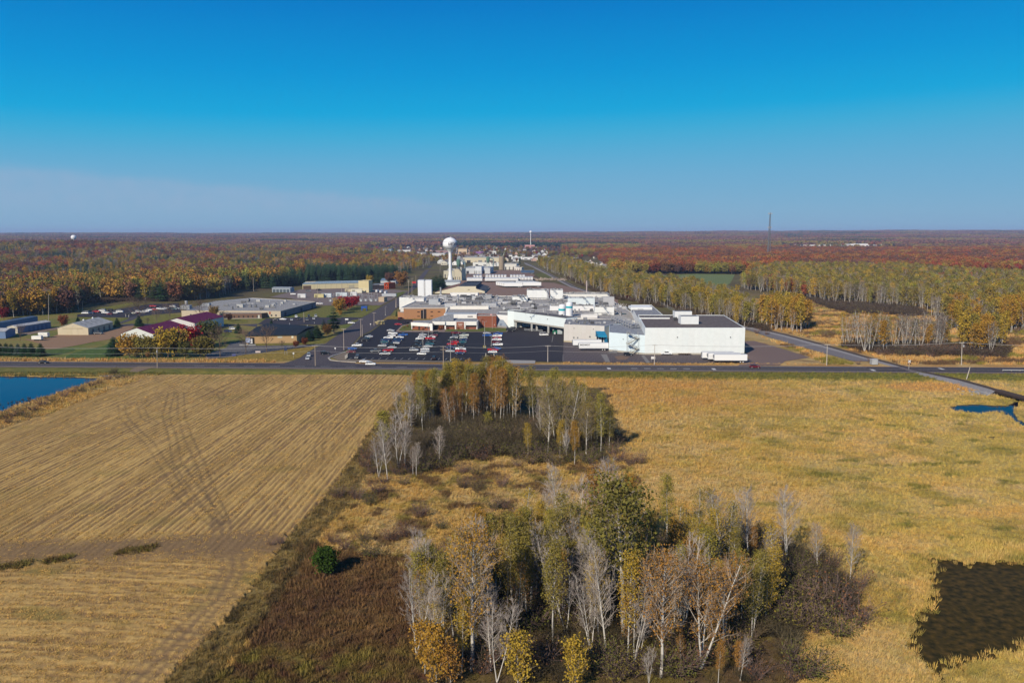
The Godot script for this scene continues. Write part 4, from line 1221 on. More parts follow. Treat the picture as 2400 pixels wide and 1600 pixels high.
	for b in blocks:
		var p0: Vector2 = b[1]
		var p1: Vector2 = b[2]
		var back := Vector2(0.6, -b[3])
		var bo := block("plant_block", b[0], "factory block", [p0, p1, p1 + back, p0 + back], b[4], b[5], b[6], null, "blocks of the plant")
		var n_panel := int((p1 - p0).length() / 4.0)
		for k in n_panel:
			on_face(bo, "panel", Vector2.ZERO, p1 - p0, (float(k) + 0.012) / n_panel, (k + 0.988) / n_panel, 6.9, b[4] - 0.4, 0.05, jit(b[5], 0.025))
		if b[3] > 8:
			roof_gear(bo, PackedVector2Array([Vector2(1.5, -1.5), p1 - p0 + Vector2(-1.5, -1.5), p1 - p0 + back + Vector2(-1, 1), back + Vector2(1, 1)]), b[4] - 0.3, 3 + int(b[3] / 3), 2, 0.6)
	# white tanks with a blue band, stacks, silos
	for k in 2:
		var tk := thing("white_tank", ["white round tank with a blue band, left of the pair on the dock roof", "white round tank with a blue band, right of the pair on the dock roof"][k], "tank", [V2(32.4,-513), V2(38.3,-530.7)][k].x * Vector3.RIGHT + Vector3(0, 7.0, [V2(32.4,-513), V2(38.3,-530.7)][k].y), 0.0, "white roof tanks")
		s = Shape.new()
		s.lathe([Vector2(2.3, 0), Vector2(2.3, 8.2), Vector2(1.6, 9.2), Vector2(0.0, 9.5)], 18, Color(0.74, 0.74, 0.74))
		part("shell", s, siding(), tk)
		s = Shape.new()
		s.lathe([Vector2(2.34, 5.4), Vector2(2.34, 6.7)], 18, Color(0.02, 0.36, 0.42))
		part("band", s, siding(), tk)
		box_part(tk, "cradle", Vector3(0, -0.3, 0), Vector3(4.4, 0.5, 4.4), Color(0.3, 0.32, 0.34))
	for k in 3:
		var at: Vector2 = [V2(30.5,-672.3), V2(67.8,-722.3), V2(-64,-713.7)][k]
		var sk := thing("stack", ["steel stack pipe between the two tall roof blocks", "slim pinkish stack at the back of the plant", "short grey stack behind the process house"][k], "chimney", Vector3(at.x, 6.8, at.y))
		s = Shape.new()
		s.tube(Vector3.ZERO, Vector3(0, [8.5, 12.5, 7.0][k], 0), [1.0, 0.55, 0.8][k], [1.0, 0.5, 0.8][k], 12, [Color(0.5, 0.5, 0.52), Color(0.6, 0.5, 0.48), Color(0.35, 0.36, 0.38)][k])
		part("pipe", s, steel(), sk)
		box_part(sk, "base", Vector3(0, 0, 0.05), Vector3(2.6, 0.8, 2.6), Color(0.4, 0.4, 0.4))
	for k in 5:
		var at: Vector2 = [V2(73.8,-565), V2(75.3,-546.3), V2(83.2,-584.9), V2(81.9,-597.6), V2(81,-610.8)][k]
		var dims: Vector2 = [Vector2(3.2, 5.0), Vector2(3.4, 5.5), Vector2(2.2, 7.5), Vector2(1.6, 7.0), Vector2(2.0, 6.0)][k]
		var cl := [Color(0.03, 0.07, 0.14), Color(0.008, 0.05, 0.045), Color(0.5, 0.5, 0.48), Color(0.55, 0.56, 0.58), Color(0.35, 0.33, 0.3)]
		var vs := thing("process_vessel", ["dark blue process vessel in the gap beside the cold store", "dark green process vessel in the gap beside the cold store", "upright grey vessel behind the green one", "slim pale vessel behind the dark blue one", "brownish vessel at the back of the gap"][k], "vessel", v3(at), 0.0, "vessels in the gap")
		s = Shape.new()
		if k < 2:
			s.box(Vector3(-dims.x, 0, -2), Vector3(dims.x, dims.y + 1.5, 2), cl[k])
		else:
			s.lathe([Vector2(dims.x, 0), Vector2(dims.x, dims.y), Vector2(dims.x * 0.5, dims.y + 1.0), Vector2(0, dims.y + 1.2)], 12, cl[k])
		part("shell", s, steel(), vs)
		s = Shape.new()
		for j in 3:
			s.tube(Vector3(-dims.x + j, dims.y, 0), Vector3(-dims.x + j * 1.8, dims.y + 2.6, -1), 0.2, 0.2, 6, Color(0.5, 0.46, 0.4))
		part("pipe", s, steel(), vs)
	o = thing("pipe_bridge", "galvanised pipe bridge leading from the plant to the cold store", "pipe rack", v3(V2(65.4,-434.6), 10.2))
	s = Shape.new()
	for j in 6:
		s.tube(Vector3(j * 0.9, 1.0 + 0.5 * (j % 3), 0), Vector3(j * 0.9 - 6, 1.0 + 0.5 * (j % 3), -42), 0.22, 0.22, 6, Color(0.42, 0.43, 0.45))
	part("pipe", s, steel(), o)
	for k in 9:
		s = Shape.new()
		var z := -k * 5.0
		for xx in [0.0, 5.4]:
			s.box(Vector3(xx - 0.12 - k * 0.7, -0.4, z - 0.12), Vector3(xx + 0.12 - k * 0.7, 3.0, z + 0.12), Color(0.4, 0.41, 0.42))
		s.box(Vector3(-0.2 - k * 0.7, 0.8, z - 0.1), Vector3(5.6 - k * 0.7, 0.98, z + 0.1), Color(0.4, 0.41, 0.42))
		s.box(Vector3(-0.2 - k * 0.7, 2.8, z - 0.1), Vector3(5.6 - k * 0.7, 3.0, z + 0.1), Color(0.4, 0.41, 0.42))
		part("frame", s, steel(), o)

	# the twin white silos by the street
	var so := V2(-92.5,-781.4)
	o = thing("milk_silos", "square pair of tall white silos joined by a grey recess", "silo", v3(so))
	var wide := (V2(-79.1,-781.4) - so).x
	for k in 2:
		s = Shape.new()
		s.box(Vector3(k * wide * 0.55, 0, -9), Vector3(wide * (0.45 + k * 0.55), 16.2, 0), Color(0.73, 0.75, 0.77))
		part("silo", s, siding(), o)
	s = Shape.new()
	s.box(Vector3(wide * 0.45, 0, -8.5), Vector3(wide * 0.55, 15.8, -1.2), Color(0.3, 0.32, 0.35))
	part("recess", s, siding(), o)
	s = Shape.new()
	s.tube(Vector3(wide * 0.5, 0, -0.7), Vector3(wide * 0.5, 15.5, -0.7), 0.35, 0.35, 8, Color(0.72, 0.72, 0.72))
	part("pipe", s, siding(), o)
	s = Shape.new()
	for x in 8:
		s.tube(Vector3(wide * (0.1 + 0.8 * x / 7.0), 16.2, -0.4), Vector3(wide * (0.1 + 0.8 * x / 7.0), 17.3, -0.4), 0.06, 0.06, 4, Color(0.5, 0.5, 0.5))
	s.tube(Vector3(wide * 0.1, 17.3, -0.4), Vector3(wide * 0.9, 17.3, -0.4), 0.06, 0.06, 4, Color(0.5, 0.5, 0.5))
	part("railing", s, steel(), o)

	# the cream shed with the wide low gable
	var cr0 := V2(-80,-824.1)
	var cr1 := V2(-28.5,-829.1)
	o = thing("cream_shed", "wide cream shed with a raised centre and brown side roof", "shed", v3(cr0))
	var e := cr1 - cr0
	var prof := [Vector2(0, 1.0), Vector2(0.465, 7.2), Vector2(0.825, 7.2), Vector2(0.8255, 4.6), Vector2(1, 2.0)]
	var depth2 := Vector2(3.0, -75.0)
	s = Shape.new()
	for i in 4:
		var p: Vector2 = prof[i]
		var r: Vector2 = prof[i + 1]
		s.quad(v3(e * p.x), v3(e * p.x, p.y), v3(e * r.x, r.y), v3(e * r.x), Color(0.62, 0.57, 0.42))
	for t in [0.0, 1.0]:
		s.quad(v3(e * t), v3(e * t, 1.5), v3(e * t + depth2, 1.5), v3(e * t + depth2), Color(0.6, 0.55, 0.42))
	part("wall", s, siding(), o)
	var tone := [Color(0.25, 0.14, 0.10), Color(0.07, 0.08, 0.10), Color(0.06, 0.06, 0.08), Color(0.09, 0.10, 0.12)]
	for i in 4:
		var p: Vector2 = prof[i]
		var r: Vector2 = prof[i + 1]
		s = Shape.new()
		s.quad(v3(e * p.x, p.y + 0.1), v3(e * p.x + depth2, p.y + 0.1), v3(e * r.x + depth2, r.y + 0.1), v3(e * r.x, r.y + 0.1), tone[i])
		part("roof", s, roofing(), o)
	on_face(o, "vent", Vector2.ZERO, e, 0.66, 0.70, 3.4, 4.0, 0.1, Color(0.12, 0.1, 0.06))
	for k in 3:
		on_face(o, "door", Vector2.ZERO, e, 0.48 + k * 0.2, 0.55 + k * 0.2, 0.2, 0.9, 0.1, Color(0.35, 0.32, 0.24))


func build_west() -> void:
	var o: Node3D
	var q: PackedVector2Array
	var s: Shape
	# beige barn
	var a := V2(-279.2,-485.5)
	var b := V2(-260.2,-485)
	var back: Vector2 = V2(-262.1,-519.4) - b
	o = gable("beige_barn", "beige metal barn with a wide sliding door and pale roof", "barn", a, b, back, 4.2, 7.2, Color(0.50, 0.43, 0.30), Color(0.52, 0.51, 0.48))
	on_face(o, "door_rail", Vector2.ZERO, b - a, 0.16, 0.82, 3.95, 4.15, 0.15, Color(0.26, 0.2, 0.13))
	on_face(o, "sliding_door", Vector2.ZERO, b - a, 0.2, 0.47, 0.05, 3.9, 0.08, Color(0.49, 0.42, 0.29))
	on_face(o, "sliding_door", Vector2.ZERO, b - a, 0.475, 0.66, 0.05, 3.9, 0.1, Color(0.51, 0.44, 0.31))
	on_face(o, "gable_lamp", Vector2.ZERO, b - a, 0.49, 0.51, 5.6, 6.0, 0.3, WHITE)
	for t in 4:
		on_face(o, "door", b - a, b - a + back, 0.15 + t * 0.22, 0.22 + t * 0.22, 0.0, 3.0, 0.08, Color(0.16, 0.14, 0.13))
	for t in 4:
		s = Shape.new()
		var m0: Vector2 = (b - a) * 0.62 + back * (0.14 + 0.2 * t)
		var m1: Vector2 = (b - a) * 0.85 + back * (0.14 + 0.2 * t)
		var w := back.normalized() * 0.8
		s.quad(v3(m0, 6.78), v3(m0 + w, 6.78), v3(m1 + w, 5.4), v3(m1, 5.4), Color(0.2, 0.2, 0.2))
		part("skylight", s, roofing(), o)
	for t in [0.42, 0.78]:
		s = Shape.new()
		s.lathe([Vector2(0.6, 7.2), Vector2(0.6, 7.8), Vector2(0.1, 8.3)], 10, Color(0.7, 0.7, 0.68))
		var v := part("roof_vent", s, siding(), o)
		v.position = v3((b - a) * 0.5 + back * t)
	# the blue sheds by the left edge
	var d0 := V2(-315.1,-493.3)
	var d1 := V2(-308.4,-492.8)
	var db: Vector2 = V2(-304.5,-522.1) - d1
	o = gable("blue_shed", "long low shed with blue side wall and pale roof, front one of the pair", "shed", d0, d1, db, 4.0, 4.9, Color(0.5, 0.46, 0.38), Color(0.56, 0.55, 0.54), false, "blue sheds")
	on_face(o, "side_wall", d1 - d0, d1 - d0 + db, 0.0, 1.0, 0.0, 3.9, 0.05, Color(0.13, 0.19, 0.30))
	for t in 5:
		on_face(o, "door", d1 - d0, d1 - d0 + db, 0.3 + t * 0.13, 0.37 + t * 0.13, 0.0, 3.0, 0.1, Color(0.09, 0.13, 0.22))
	on_face(o, "window", Vector2.ZERO, d1 - d0, 0.5, 0.62, 1.2, 2.2, 0.06, Color(0.12, 0.12, 0.12), glass())
	d0 = V2(-333.9,-503.9)
	d1 = V2(-332.3,-515.5)
	o = gable("blue_shed", "long low shed with pale roof behind the front blue shed", "shed", d0, d1, V2(-332.8,-555.5) - d1, 4.0, 4.9, Color(0.13, 0.19, 0.30), Color(0.56, 0.55, 0.54), false, "blue sheds")
	d0 = V2(-313.2,-468.2)
	d1 = V2(-300.4,-468.2)
	o = gable("blue_shed", "blue shed cut off by the left edge, nearest the spruces", "shed", d0, d1, Vector2(-4, -16), 4.2, 5.2, Color(0.13, 0.19, 0.31), Color(0.56, 0.55, 0.54), true, "blue sheds")
	for k in 2:
		var at: Vector3 = [V3(-276.6,-459.8), V3(-279.9,-471.9)][k]
		var tr_ := thing("box_trailer", ["low white goods trailer in front on the orange gravel yard", "white box trailer parked behind another on the orange gravel"][k], "trailer", at)
		box_part(tr_, "box", Vector3(0, 0.8, 0), Vector3(5.6, 2.0 if k == 0 else 2.4, 2.3), Color(0.7, 0.68, 0.62))
		for w in 2:
			s = Shape.new()
			s.tube(Vector3(-1 + w * 1.2, 0.4, 1.25), Vector3(-1 + w * 1.2, 0.4, -1.25), 0.4, 0.4, 10, Color(0.02, 0.02, 0.02))
			part("wheel", s, mat("rubber", 0.9), tr_)
		box_part(tr_, "tongue", Vector3(3.4, 0.5, 0), Vector3(1.4, 0.15, 0.2), Color(0.1, 0.1, 0.1))
	# the purple-roofed pair
	var purple := Color(0.17, 0.02, 0.085)
	var p0 := V2(-225.9,-456.2)
	var p1 := V2(-205.5,-452)
	o = gable("purple_roof_hall", "pale hall with a wine-coloured metal roof, the front one", "hall", p0, p1, Vector2(4.0, -44.0), 4.6, 8.0, Color(0.55, 0.57, 0.54), purple, false, "wine-roofed halls")
	on_face(o, "door", Vector2.ZERO, p1 - p0, 0.06, 0.12, 0.0, 2.2, 0.06, WHITE)
	p0 = V2(-216.4,-491.9)
	p1 = V2(-202.3,-491.9)
	o = gable("purple_roof_hall", "pale hall with a wine-coloured metal roof, the rear taller one", "hall", p0 + Vector2(-3, 0), p1 + Vector2(5, 0), Vector2(3.5, -40.0), 6.4, 9.6, Color(0.58, 0.58, 0.54), purple, false, "wine-roofed halls")
	# black-roofed tan building
	var k0 := V2(-149.6,-443.9)
	var k1 := V2(-122.1,-447.5)
	var bl := [k0, k1, V2(-121.4,-487.3), V2(-155.3,-501.6)]
	o = block("black_roof_building", "low tan building under a broad black roof", "building", bl, 4.9, Color(0.50, 0.33, 0.165), Color(0.022, 0.028, 0.038), masonry(), "", 0.05)
	q = rel(bl, o)
	s = Shape.new()
	var rr := PackedVector2Array()
	var md := (q[0] + q[1] + q[2] + q[3]) / 4
	for p in q:
		rr.append(p + (p - md).normalized() * 1.0)
	for i in 4:
		s.quad(v3(rr[i], 4.95), v3(rr[i], 5.25), v3(rr[(i + 1) % 4], 5.25), v3(rr[(i + 1) % 4], 4.95), Color(0.03, 0.04, 0.055))
	var h0 := (rr[0] + rr[3]) / 2
	var h1 := (rr[1] + rr[2]) / 2
	s.quad(v3(rr[0], 5.25), v3(h0, 6.4), v3(h1, 6.4), v3(rr[1], 5.25), Color(0.022, 0.03, 0.042))
	s.quad(v3(h0, 6.4), v3(rr[3], 5.25), v3(rr[2], 5.25), v3(h1, 6.4), Color(0.022, 0.03, 0.042))
	part("roof", s, mat("shingle", 0.9, tex(0.02, 0.75, 1.0, 256, 45, 4), 0.2), o)
	on_face(o, "window", q[0], q[1], 0.62, 0.715, 3.3, 4.2, 0.06, Color(0.42, 0.42, 0.35))
	on_face(o, "window", q[0], q[1], 0.895, 0.935, 3.1, 4.3, 0.06, Color(0.7, 0.66, 0.5))
	on_face(o, "dock_surround", q[0], q[1], 0.04, 0.15, 0.3, 3.9, 0.5, Color(0.03, 0.025, 0.022))
	on_face(o, "dock_door", q[0], q[1], 0.072, 0.125, 0.5, 3.1, 0.55, Color(0.62, 0.62, 0.62))
	on_face(o, "wall_base", q[0], q[1], 0.15, 1.0, 0.0, 0.5, 0.05, Color(0.25, 0.2, 0.1), masonry())
	on_face(o, "fascia", q[0], q[1], 0.0, 1.0, 4.6, 4.92, 0.1, Color(0.55, 0.4, 0.25))
	for at: Vector2 in [V2(-146.7,-462.5), V2(-139.6,-467.2), V2(-125.6,-485.1), V2(-139.3,-495.4), V2(-125,-500.5)]:
		s = Shape.new()
		s.tube(Vector3.ZERO, Vector3(0, 0.9, 0), 0.16, 0.16, 6, Color(0.5, 0.5, 0.5))
		var v := part("roof_pipe", s, steel(), o)
		v.position = v3(at - k0, 5.4)
	var dkk := thing("loading_ramp", "sunken loading dock with a white truck rear in the shade", "ramp", V3(-151.1,-437.8))
	box_part(dkk, "ramp_wall", Vector3(4, 0, -0.6), Vector3(9, 0.8, 0.4), Color(0.3, 0.3, 0.3), masonry())
	box_part(dkk, "truck_box", Vector3(2.6, 1.0, -9), Vector3(2.5, 2.8, 7), Color(0.3, 0.36, 0.5))
	# the long flat-roofed factory
	var fr := V2(-171.6,-587.6)
	var fl := V2(-246.7,-591.4)
	var ff := [fl, fr, V2(-165.3,-668.6), V2(-185,-683.5), V2(-232.3,-709.3), V2(-253.7,-676)]
	o = block("west_factory", "very broad low beige factory with a grey gravel roof", "factory", ff, 4.8, Color(0.46, 0.39, 0.29), Color(0.40, 0.385, 0.36), siding(), "", 0.25)
	q = rel(ff, o)
	var lq := [q[5].lerp(q[0], 0.25), q[2].lerp(q[1], 0.28)]
	s = Shape.new()
	s.flat(PackedVector2Array([q[5] + Vector2(2, 4), q[4] + Vector2(0, 12), q[3] + Vector2(-1, 2), q[3] + Vector2(0, -0.5), q[4] + Vector2(0, 0.8), q[5] + Vector2(1.5, 1)]), 4.62, Color(0.62, 0.62, 0.62))
	part("white_roof_strip", s, roofing(), o)
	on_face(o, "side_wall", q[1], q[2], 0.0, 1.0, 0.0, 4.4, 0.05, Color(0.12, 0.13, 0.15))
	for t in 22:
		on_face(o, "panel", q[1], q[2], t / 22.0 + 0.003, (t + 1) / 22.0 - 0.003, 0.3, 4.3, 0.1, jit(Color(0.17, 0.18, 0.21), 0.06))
	for t in [0.09, 0.53, 0.86]:
		on_face(o, "door", q[1], q[2], t, t + 0.05, 0.0, 3.0, 0.14, Color(0.05, 0.06, 0.09))
	for t in [0.085, 0.12, 0.9, 0.945]:
		on_face(o, "window", q[0], q[1], t, t + 0.016, 0.9, 2.2, 0.06, Color(0.07, 0.07, 0.07), glass())
	on_face(o, "stair", q[0], q[1], 0.885, 0.9, 2.4, 4.3, 0.1, Color(0.35, 0.1, 0.06))
	roof_gear(o, PackedVector2Array([q[0].lerp(q[5], 0.1) + Vector2(20, -3), q[1].lerp(q[2], 0.15) + Vector2(-6, 0), q[2].lerp(q[1], 0.1) + Vector2(-8, 0), q[4] + Vector2(0, 16)]), 4.6, 16, 2, 1.0)
	var hv := [V2(-212,-618.9) - fl, V2(-214.4,-671.9) - fl, V2(-190.7,-618.9) - fl, V2(-189.7,-627.9) - fl, V2(-188.6,-651.6) - fl, V2(-191.7,-671.9) - fl]
	for k in 6:
		box_part(o, "roof_unit", v3(hv[k], 4.6), Vector3([5, 3.5, 3, 3, 2, 2][k], [2.6, 1.8, 1.8, 1.8, 1.6, 1.5][k], 2.5), Color(0.5, 0.5, 0.48), steel())
	s = Shape.new()
	s.lathe([Vector2(1.0, 4.6), Vector2(1.0, 10.5), Vector2(0.0, 10.6)], 12, Color(0.5, 0.5, 0.5))
	var stk := part("stack", s, steel(), o)
	stk.position = v3(V2(-250.3,-605.8) - fl + Vector2(0, -4))
	box_part(o, "filter_house", v3(V2(-249.2,-601.6) - fl + Vector2(0, -5), 4.5), Vector3(7, 3.0, 5), Color(0.36, 0.38, 0.41), steel())
	box_part(o, "filter_house", v3(V2(-243.5,-632.5) - fl, 4.5), Vector3(6, 2.2, 4), Color(0.36, 0.38, 0.40), steel())
	var bo := [V2(-210.9,-578.1), V2(-183.4,-580.3), V2(-181.5,-588.5), V2(-213.5,-588.5)]
	o = block("brown_office", "low brown brick office front of the broad factory", "office", bo, 3.7, Color(0.2, 0.12, 0.085), Color(0.42, 0.36, 0.28), masonry(), "", 0.1)
	q = rel(bo, o)
	for t in 8:
		on_face(o, "window", q[0], q[1], 0.03 + t * 0.12, 0.065 + t * 0.12, 0.8, 2.2, 0.06, Color(0.03, 0.03, 0.035), glass())
	on_face(o, "plinth", q[0], q[1], 0.0, 1.0, 0.0, 0.35, 0.1, Color(0.5, 0.47, 0.42), masonry())
	on_face(o, "door", q[0], q[1], 0.9, 0.95, 0.0, 2.6, 0.08, Color(0.5, 0.48, 0.42))

	# the depot: long yellowish building with a tower block, the black and orange shop
	var y0 := V2(-233.2,-885.9)
	var y1 := V2(-175.3,-909.6)
	var cream := Color(0.56, 0.49, 0.30)
	o = gable("depot_hall", "long cream depot hall with a pale blue metal roof", "hall", y0, y1, Vector2(2, -26), 5.6, 7.6, cream, Color(0.30, 0.40, 0.47), true)
	on_face(o, "door", Vector2.ZERO, y1 - y0, 0.01, 0.15, 0.0, 4.0, 0.08, Color(0.12, 0.08, 0.06))
	for t in 8:
		on_face(o, "downpipe", Vector2.ZERO, y1 - y0, 0.2 + t * 0.1, 0.202 + t * 0.1, 0.0, 5.4, 0.1, Color(0.3, 0.27, 0.18))
	on_face(o, "door", Vector2.ZERO, y1 - y0, 0.82, 0.92, 0.0, 3.4, 0.08, Color(0.4, 0.37, 0.27))
	s = Shape.new()
	s.quad(v3(Vector2(0.2, 0.2), 5.75), v3((y1 - y0) * 0.0 + Vector2(1, -12.9), 7.9), v3((y1 - y0) * 0.18 + Vector2(1, -12.9), 7.9), v3((y1 - y0) * 0.18 + Vector2(0, 0.2), 5.75), Color(0.6, 0.55, 0.42))
	part("roof_bay", s, roofing(), o)
	var t0 := V2(-161.6,-837.9)
	var t1 := V2(-150.8,-837.9)
	o = block("depot_tower", "square cream tower block at the end of the depot hall", "building", [t0, t1, t1 + Vector2(1, -17), t0 + Vector2(1, -17)], 12.4, Color(0.57, 0.48, 0.27), Color(0.4, 0.35, 0.25))
	on_face(o, "lower_band", Vector2.ZERO, t1 - t0, 0.0, 1.0, 0.0, 5.0, 0.06, Color(0.60, 0.53, 0.34))
	for t in [0.35, 0.62]:
		on_face(o, "window", Vector2.ZERO, t1 - t0, t, t + 0.12, 1.0, 2.0, 0.09, Color(0.06, 0.06, 0.05), glass())
	var s0 := V2(-156.8,-883.2)
	var s1 := V2(-143.1,-890.6)
	o = block("black_shop", "low charcoal shop joined to the orange entrance cube", "shop", [s0, s1, s1 + Vector2(1, -18), s0 + Vector2(1, -18)], 5.6, Color(0.05, 0.04, 0.045), Color(0.22, 0.3, 0.36))
	on_face(o, "trim", Vector2.ZERO, s1 - s0, 0.0, 1.0, 5.2, 5.5, 0.1, Color(0.5, 0.5, 0.5))
	on_face(o, "sign_band", Vector2.ZERO, s1 - s0, 0.66, 1.0, 4.4, 5.2, 0.14, Color(0.6, 0.5, 0.46))
	s0 = V2(-143.2,-890.6)
	s1 = V2(-138.2,-892.4)
	o = block("orange_cube", "bright orange entrance cube with a dark square emblem", "shop", [s0, s1, s1 + Vector2(6, -10), s0 + Vector2(1, -10)], 6.9, Color(0.52, 0.075, 0.02), Color(0.2, 0.06, 0.03))
	on_face(o, "emblem", Vector2.ZERO, s1 - s0, 0.25, 0.72, 3.6, 5.8, 0.08, Color(0.03, 0.01, 0.01))
	on_face(o, "emblem_mark", Vector2.ZERO, s1 - s0, 0.42, 0.6, 3.8, 4.7, 0.12, Color(0.6, 0.4, 0.36))
	for t in [0.2, 0.6]:
		on_face(o, "window", Vector2.ZERO, s1 - s0, t, t + 0.22, 0.8, 2.0, 0.08, Color(0.06, 0.02, 0.015), glass())
	s0 = V2(-162.2,-983.1)
	s1 = V2(-143.6,-983.1)
	o = gable("blue_roof_shop", "low shop with a blue roof behind the orange cube", "shop", s0, s1, Vector2(1, -20), 3.8, 6.0, Color(0.4, 0.42, 0.44), Color(0.2, 0.3, 0.42), true)
	s0 = V2(-254,-842)
	s1 = V2(-234.1,-839.5)
	o = gable("grey_shed", "long low grey open shed at the west end of the depot yard", "shed", s0, s1, Vector2(1, -12), 4.4, 5.2, Color(0.3, 0.34, 0.38), Color(0.36, 0.4, 0.43), true)
	for t in 5:
		on_face(o, "bay", Vector2.ZERO, s1 - s0, 0.04 + t * 0.19, 0.19 + t * 0.19, 0.0, 3.2, 0.06, Color(0.07, 0.09, 0.11))
	s0 = V2(-121.6,-723.5)
	s1 = V2(-116.4,-722.3)
	o = block("meter_house", "small tan flat-roofed meter house by the street", "hut", [s0, s1, s1 + Vector2(2, -5), s0 + Vector2(0.5, -5)], 4.3, Color(0.42, 0.33, 0.23), Color(0.4, 0.36, 0.3))
	# small stores in the depot yard
	var store := [["yellow storage container at the west side of the depot yard", V2(-191.6,-769.5), 9.0, 3.4, Color(0.5, 0.44, 0.22)], ["white container with an open dark end in the depot yard", V2(-185.4,-773), 4.5, 3.6, Color(0.62, 0.66, 0.68)], ["pale grey storage box next to the open container", V2(-181.5,-773), 5.5, 3.6, Color(0.55, 0.6, 0.62)], ["long pale storage shed behind the fence in the depot yard", V2(-174.5,-787.4), 11.0, 3.4, Color(0.52, 0.58, 0.6)], ["cream storage box near the tower block", V2(-177.8,-846.2), 8.0, 3.0, Color(0.52, 0.47, 0.33)], ["white storage box beside the tower block", V2(-167.7,-829.7), 11.0, 4.2, Color(0.62, 0.59, 0.47)], ["white crates stacked by the depot track", V2(-207.2,-768.1), 7.5, 3.6, Color(0.6, 0.6, 0.6)], ["white container half hidden by the red trees", V2(-160.8,-791), 6.0, 3.6, Color(0.65, 0.65, 0.65)]]
	for c in store:
		o = thing("storage_box", c[0], "container", v3(c[1]), 0.04, "stores in the depot yard")
		box_part(o, "box", Vector3(c[2] / 2, 0.15, -1.6), Vector3(c[2], c[3], 3.2), c[4])
		box_part(o, "roof", Vector3(c[2] / 2, c[3] + 0.15, -1.6), Vector3(c[2] + 0.2, 0.15, 3.4), c[4] * 0.8)
		on_face(o, "door", Vector2(0, 0), Vector2(c[2], 0), 0.08, 0.35, 0.2, c[3] * 0.8, 0.05, c[4] * 0.45)
	# substation gear
	for k in 14:
		var at: Vector2 = V2(-166.8,-723.5).lerp(V2(-126.6,-723.5), k / 13.0) + Vector2(0, -6.0 * (k % 3))
		var g := thing("substation_frame", "grey steel frame with insulators, %s from the left in the substation" % ordinal(k + 1), "substation", v3(at), 0.0, "substation gear")
		s = Shape.new()
		var hh := 5.5 + 1.5 * (k % 2)
		for x in [0.0, 3.0]:
			s.tube(Vector3(x, 0, 0), Vector3(x, hh, 0), 0.14, 0.12, 4, Color(0.46, 0.48, 0.5))
		s.tube(Vector3(-0.5, hh, 0), Vector3(3.5, hh, 0), 0.14, 0.14, 4, Color(0.46, 0.48, 0.5))
		part("frame", s, steel(), g)
		box_part(g, "transformer", Vector3(1.5, 0.3, 0.2), Vector3(1.5, 1.6, 1.2), Color(0.42, 0.46, 0.48))
		s = Shape.new()
		for x in 3:
			s.tube(Vector3(0.8 + x * 0.7, 1.9, 0.2), Vector3(0.8 + x * 0.7, 2.9, 0.2), 0.12, 0.08, 6, Color(0.5, 0.5, 0.5))
		part("insulator", s, steel(), g)


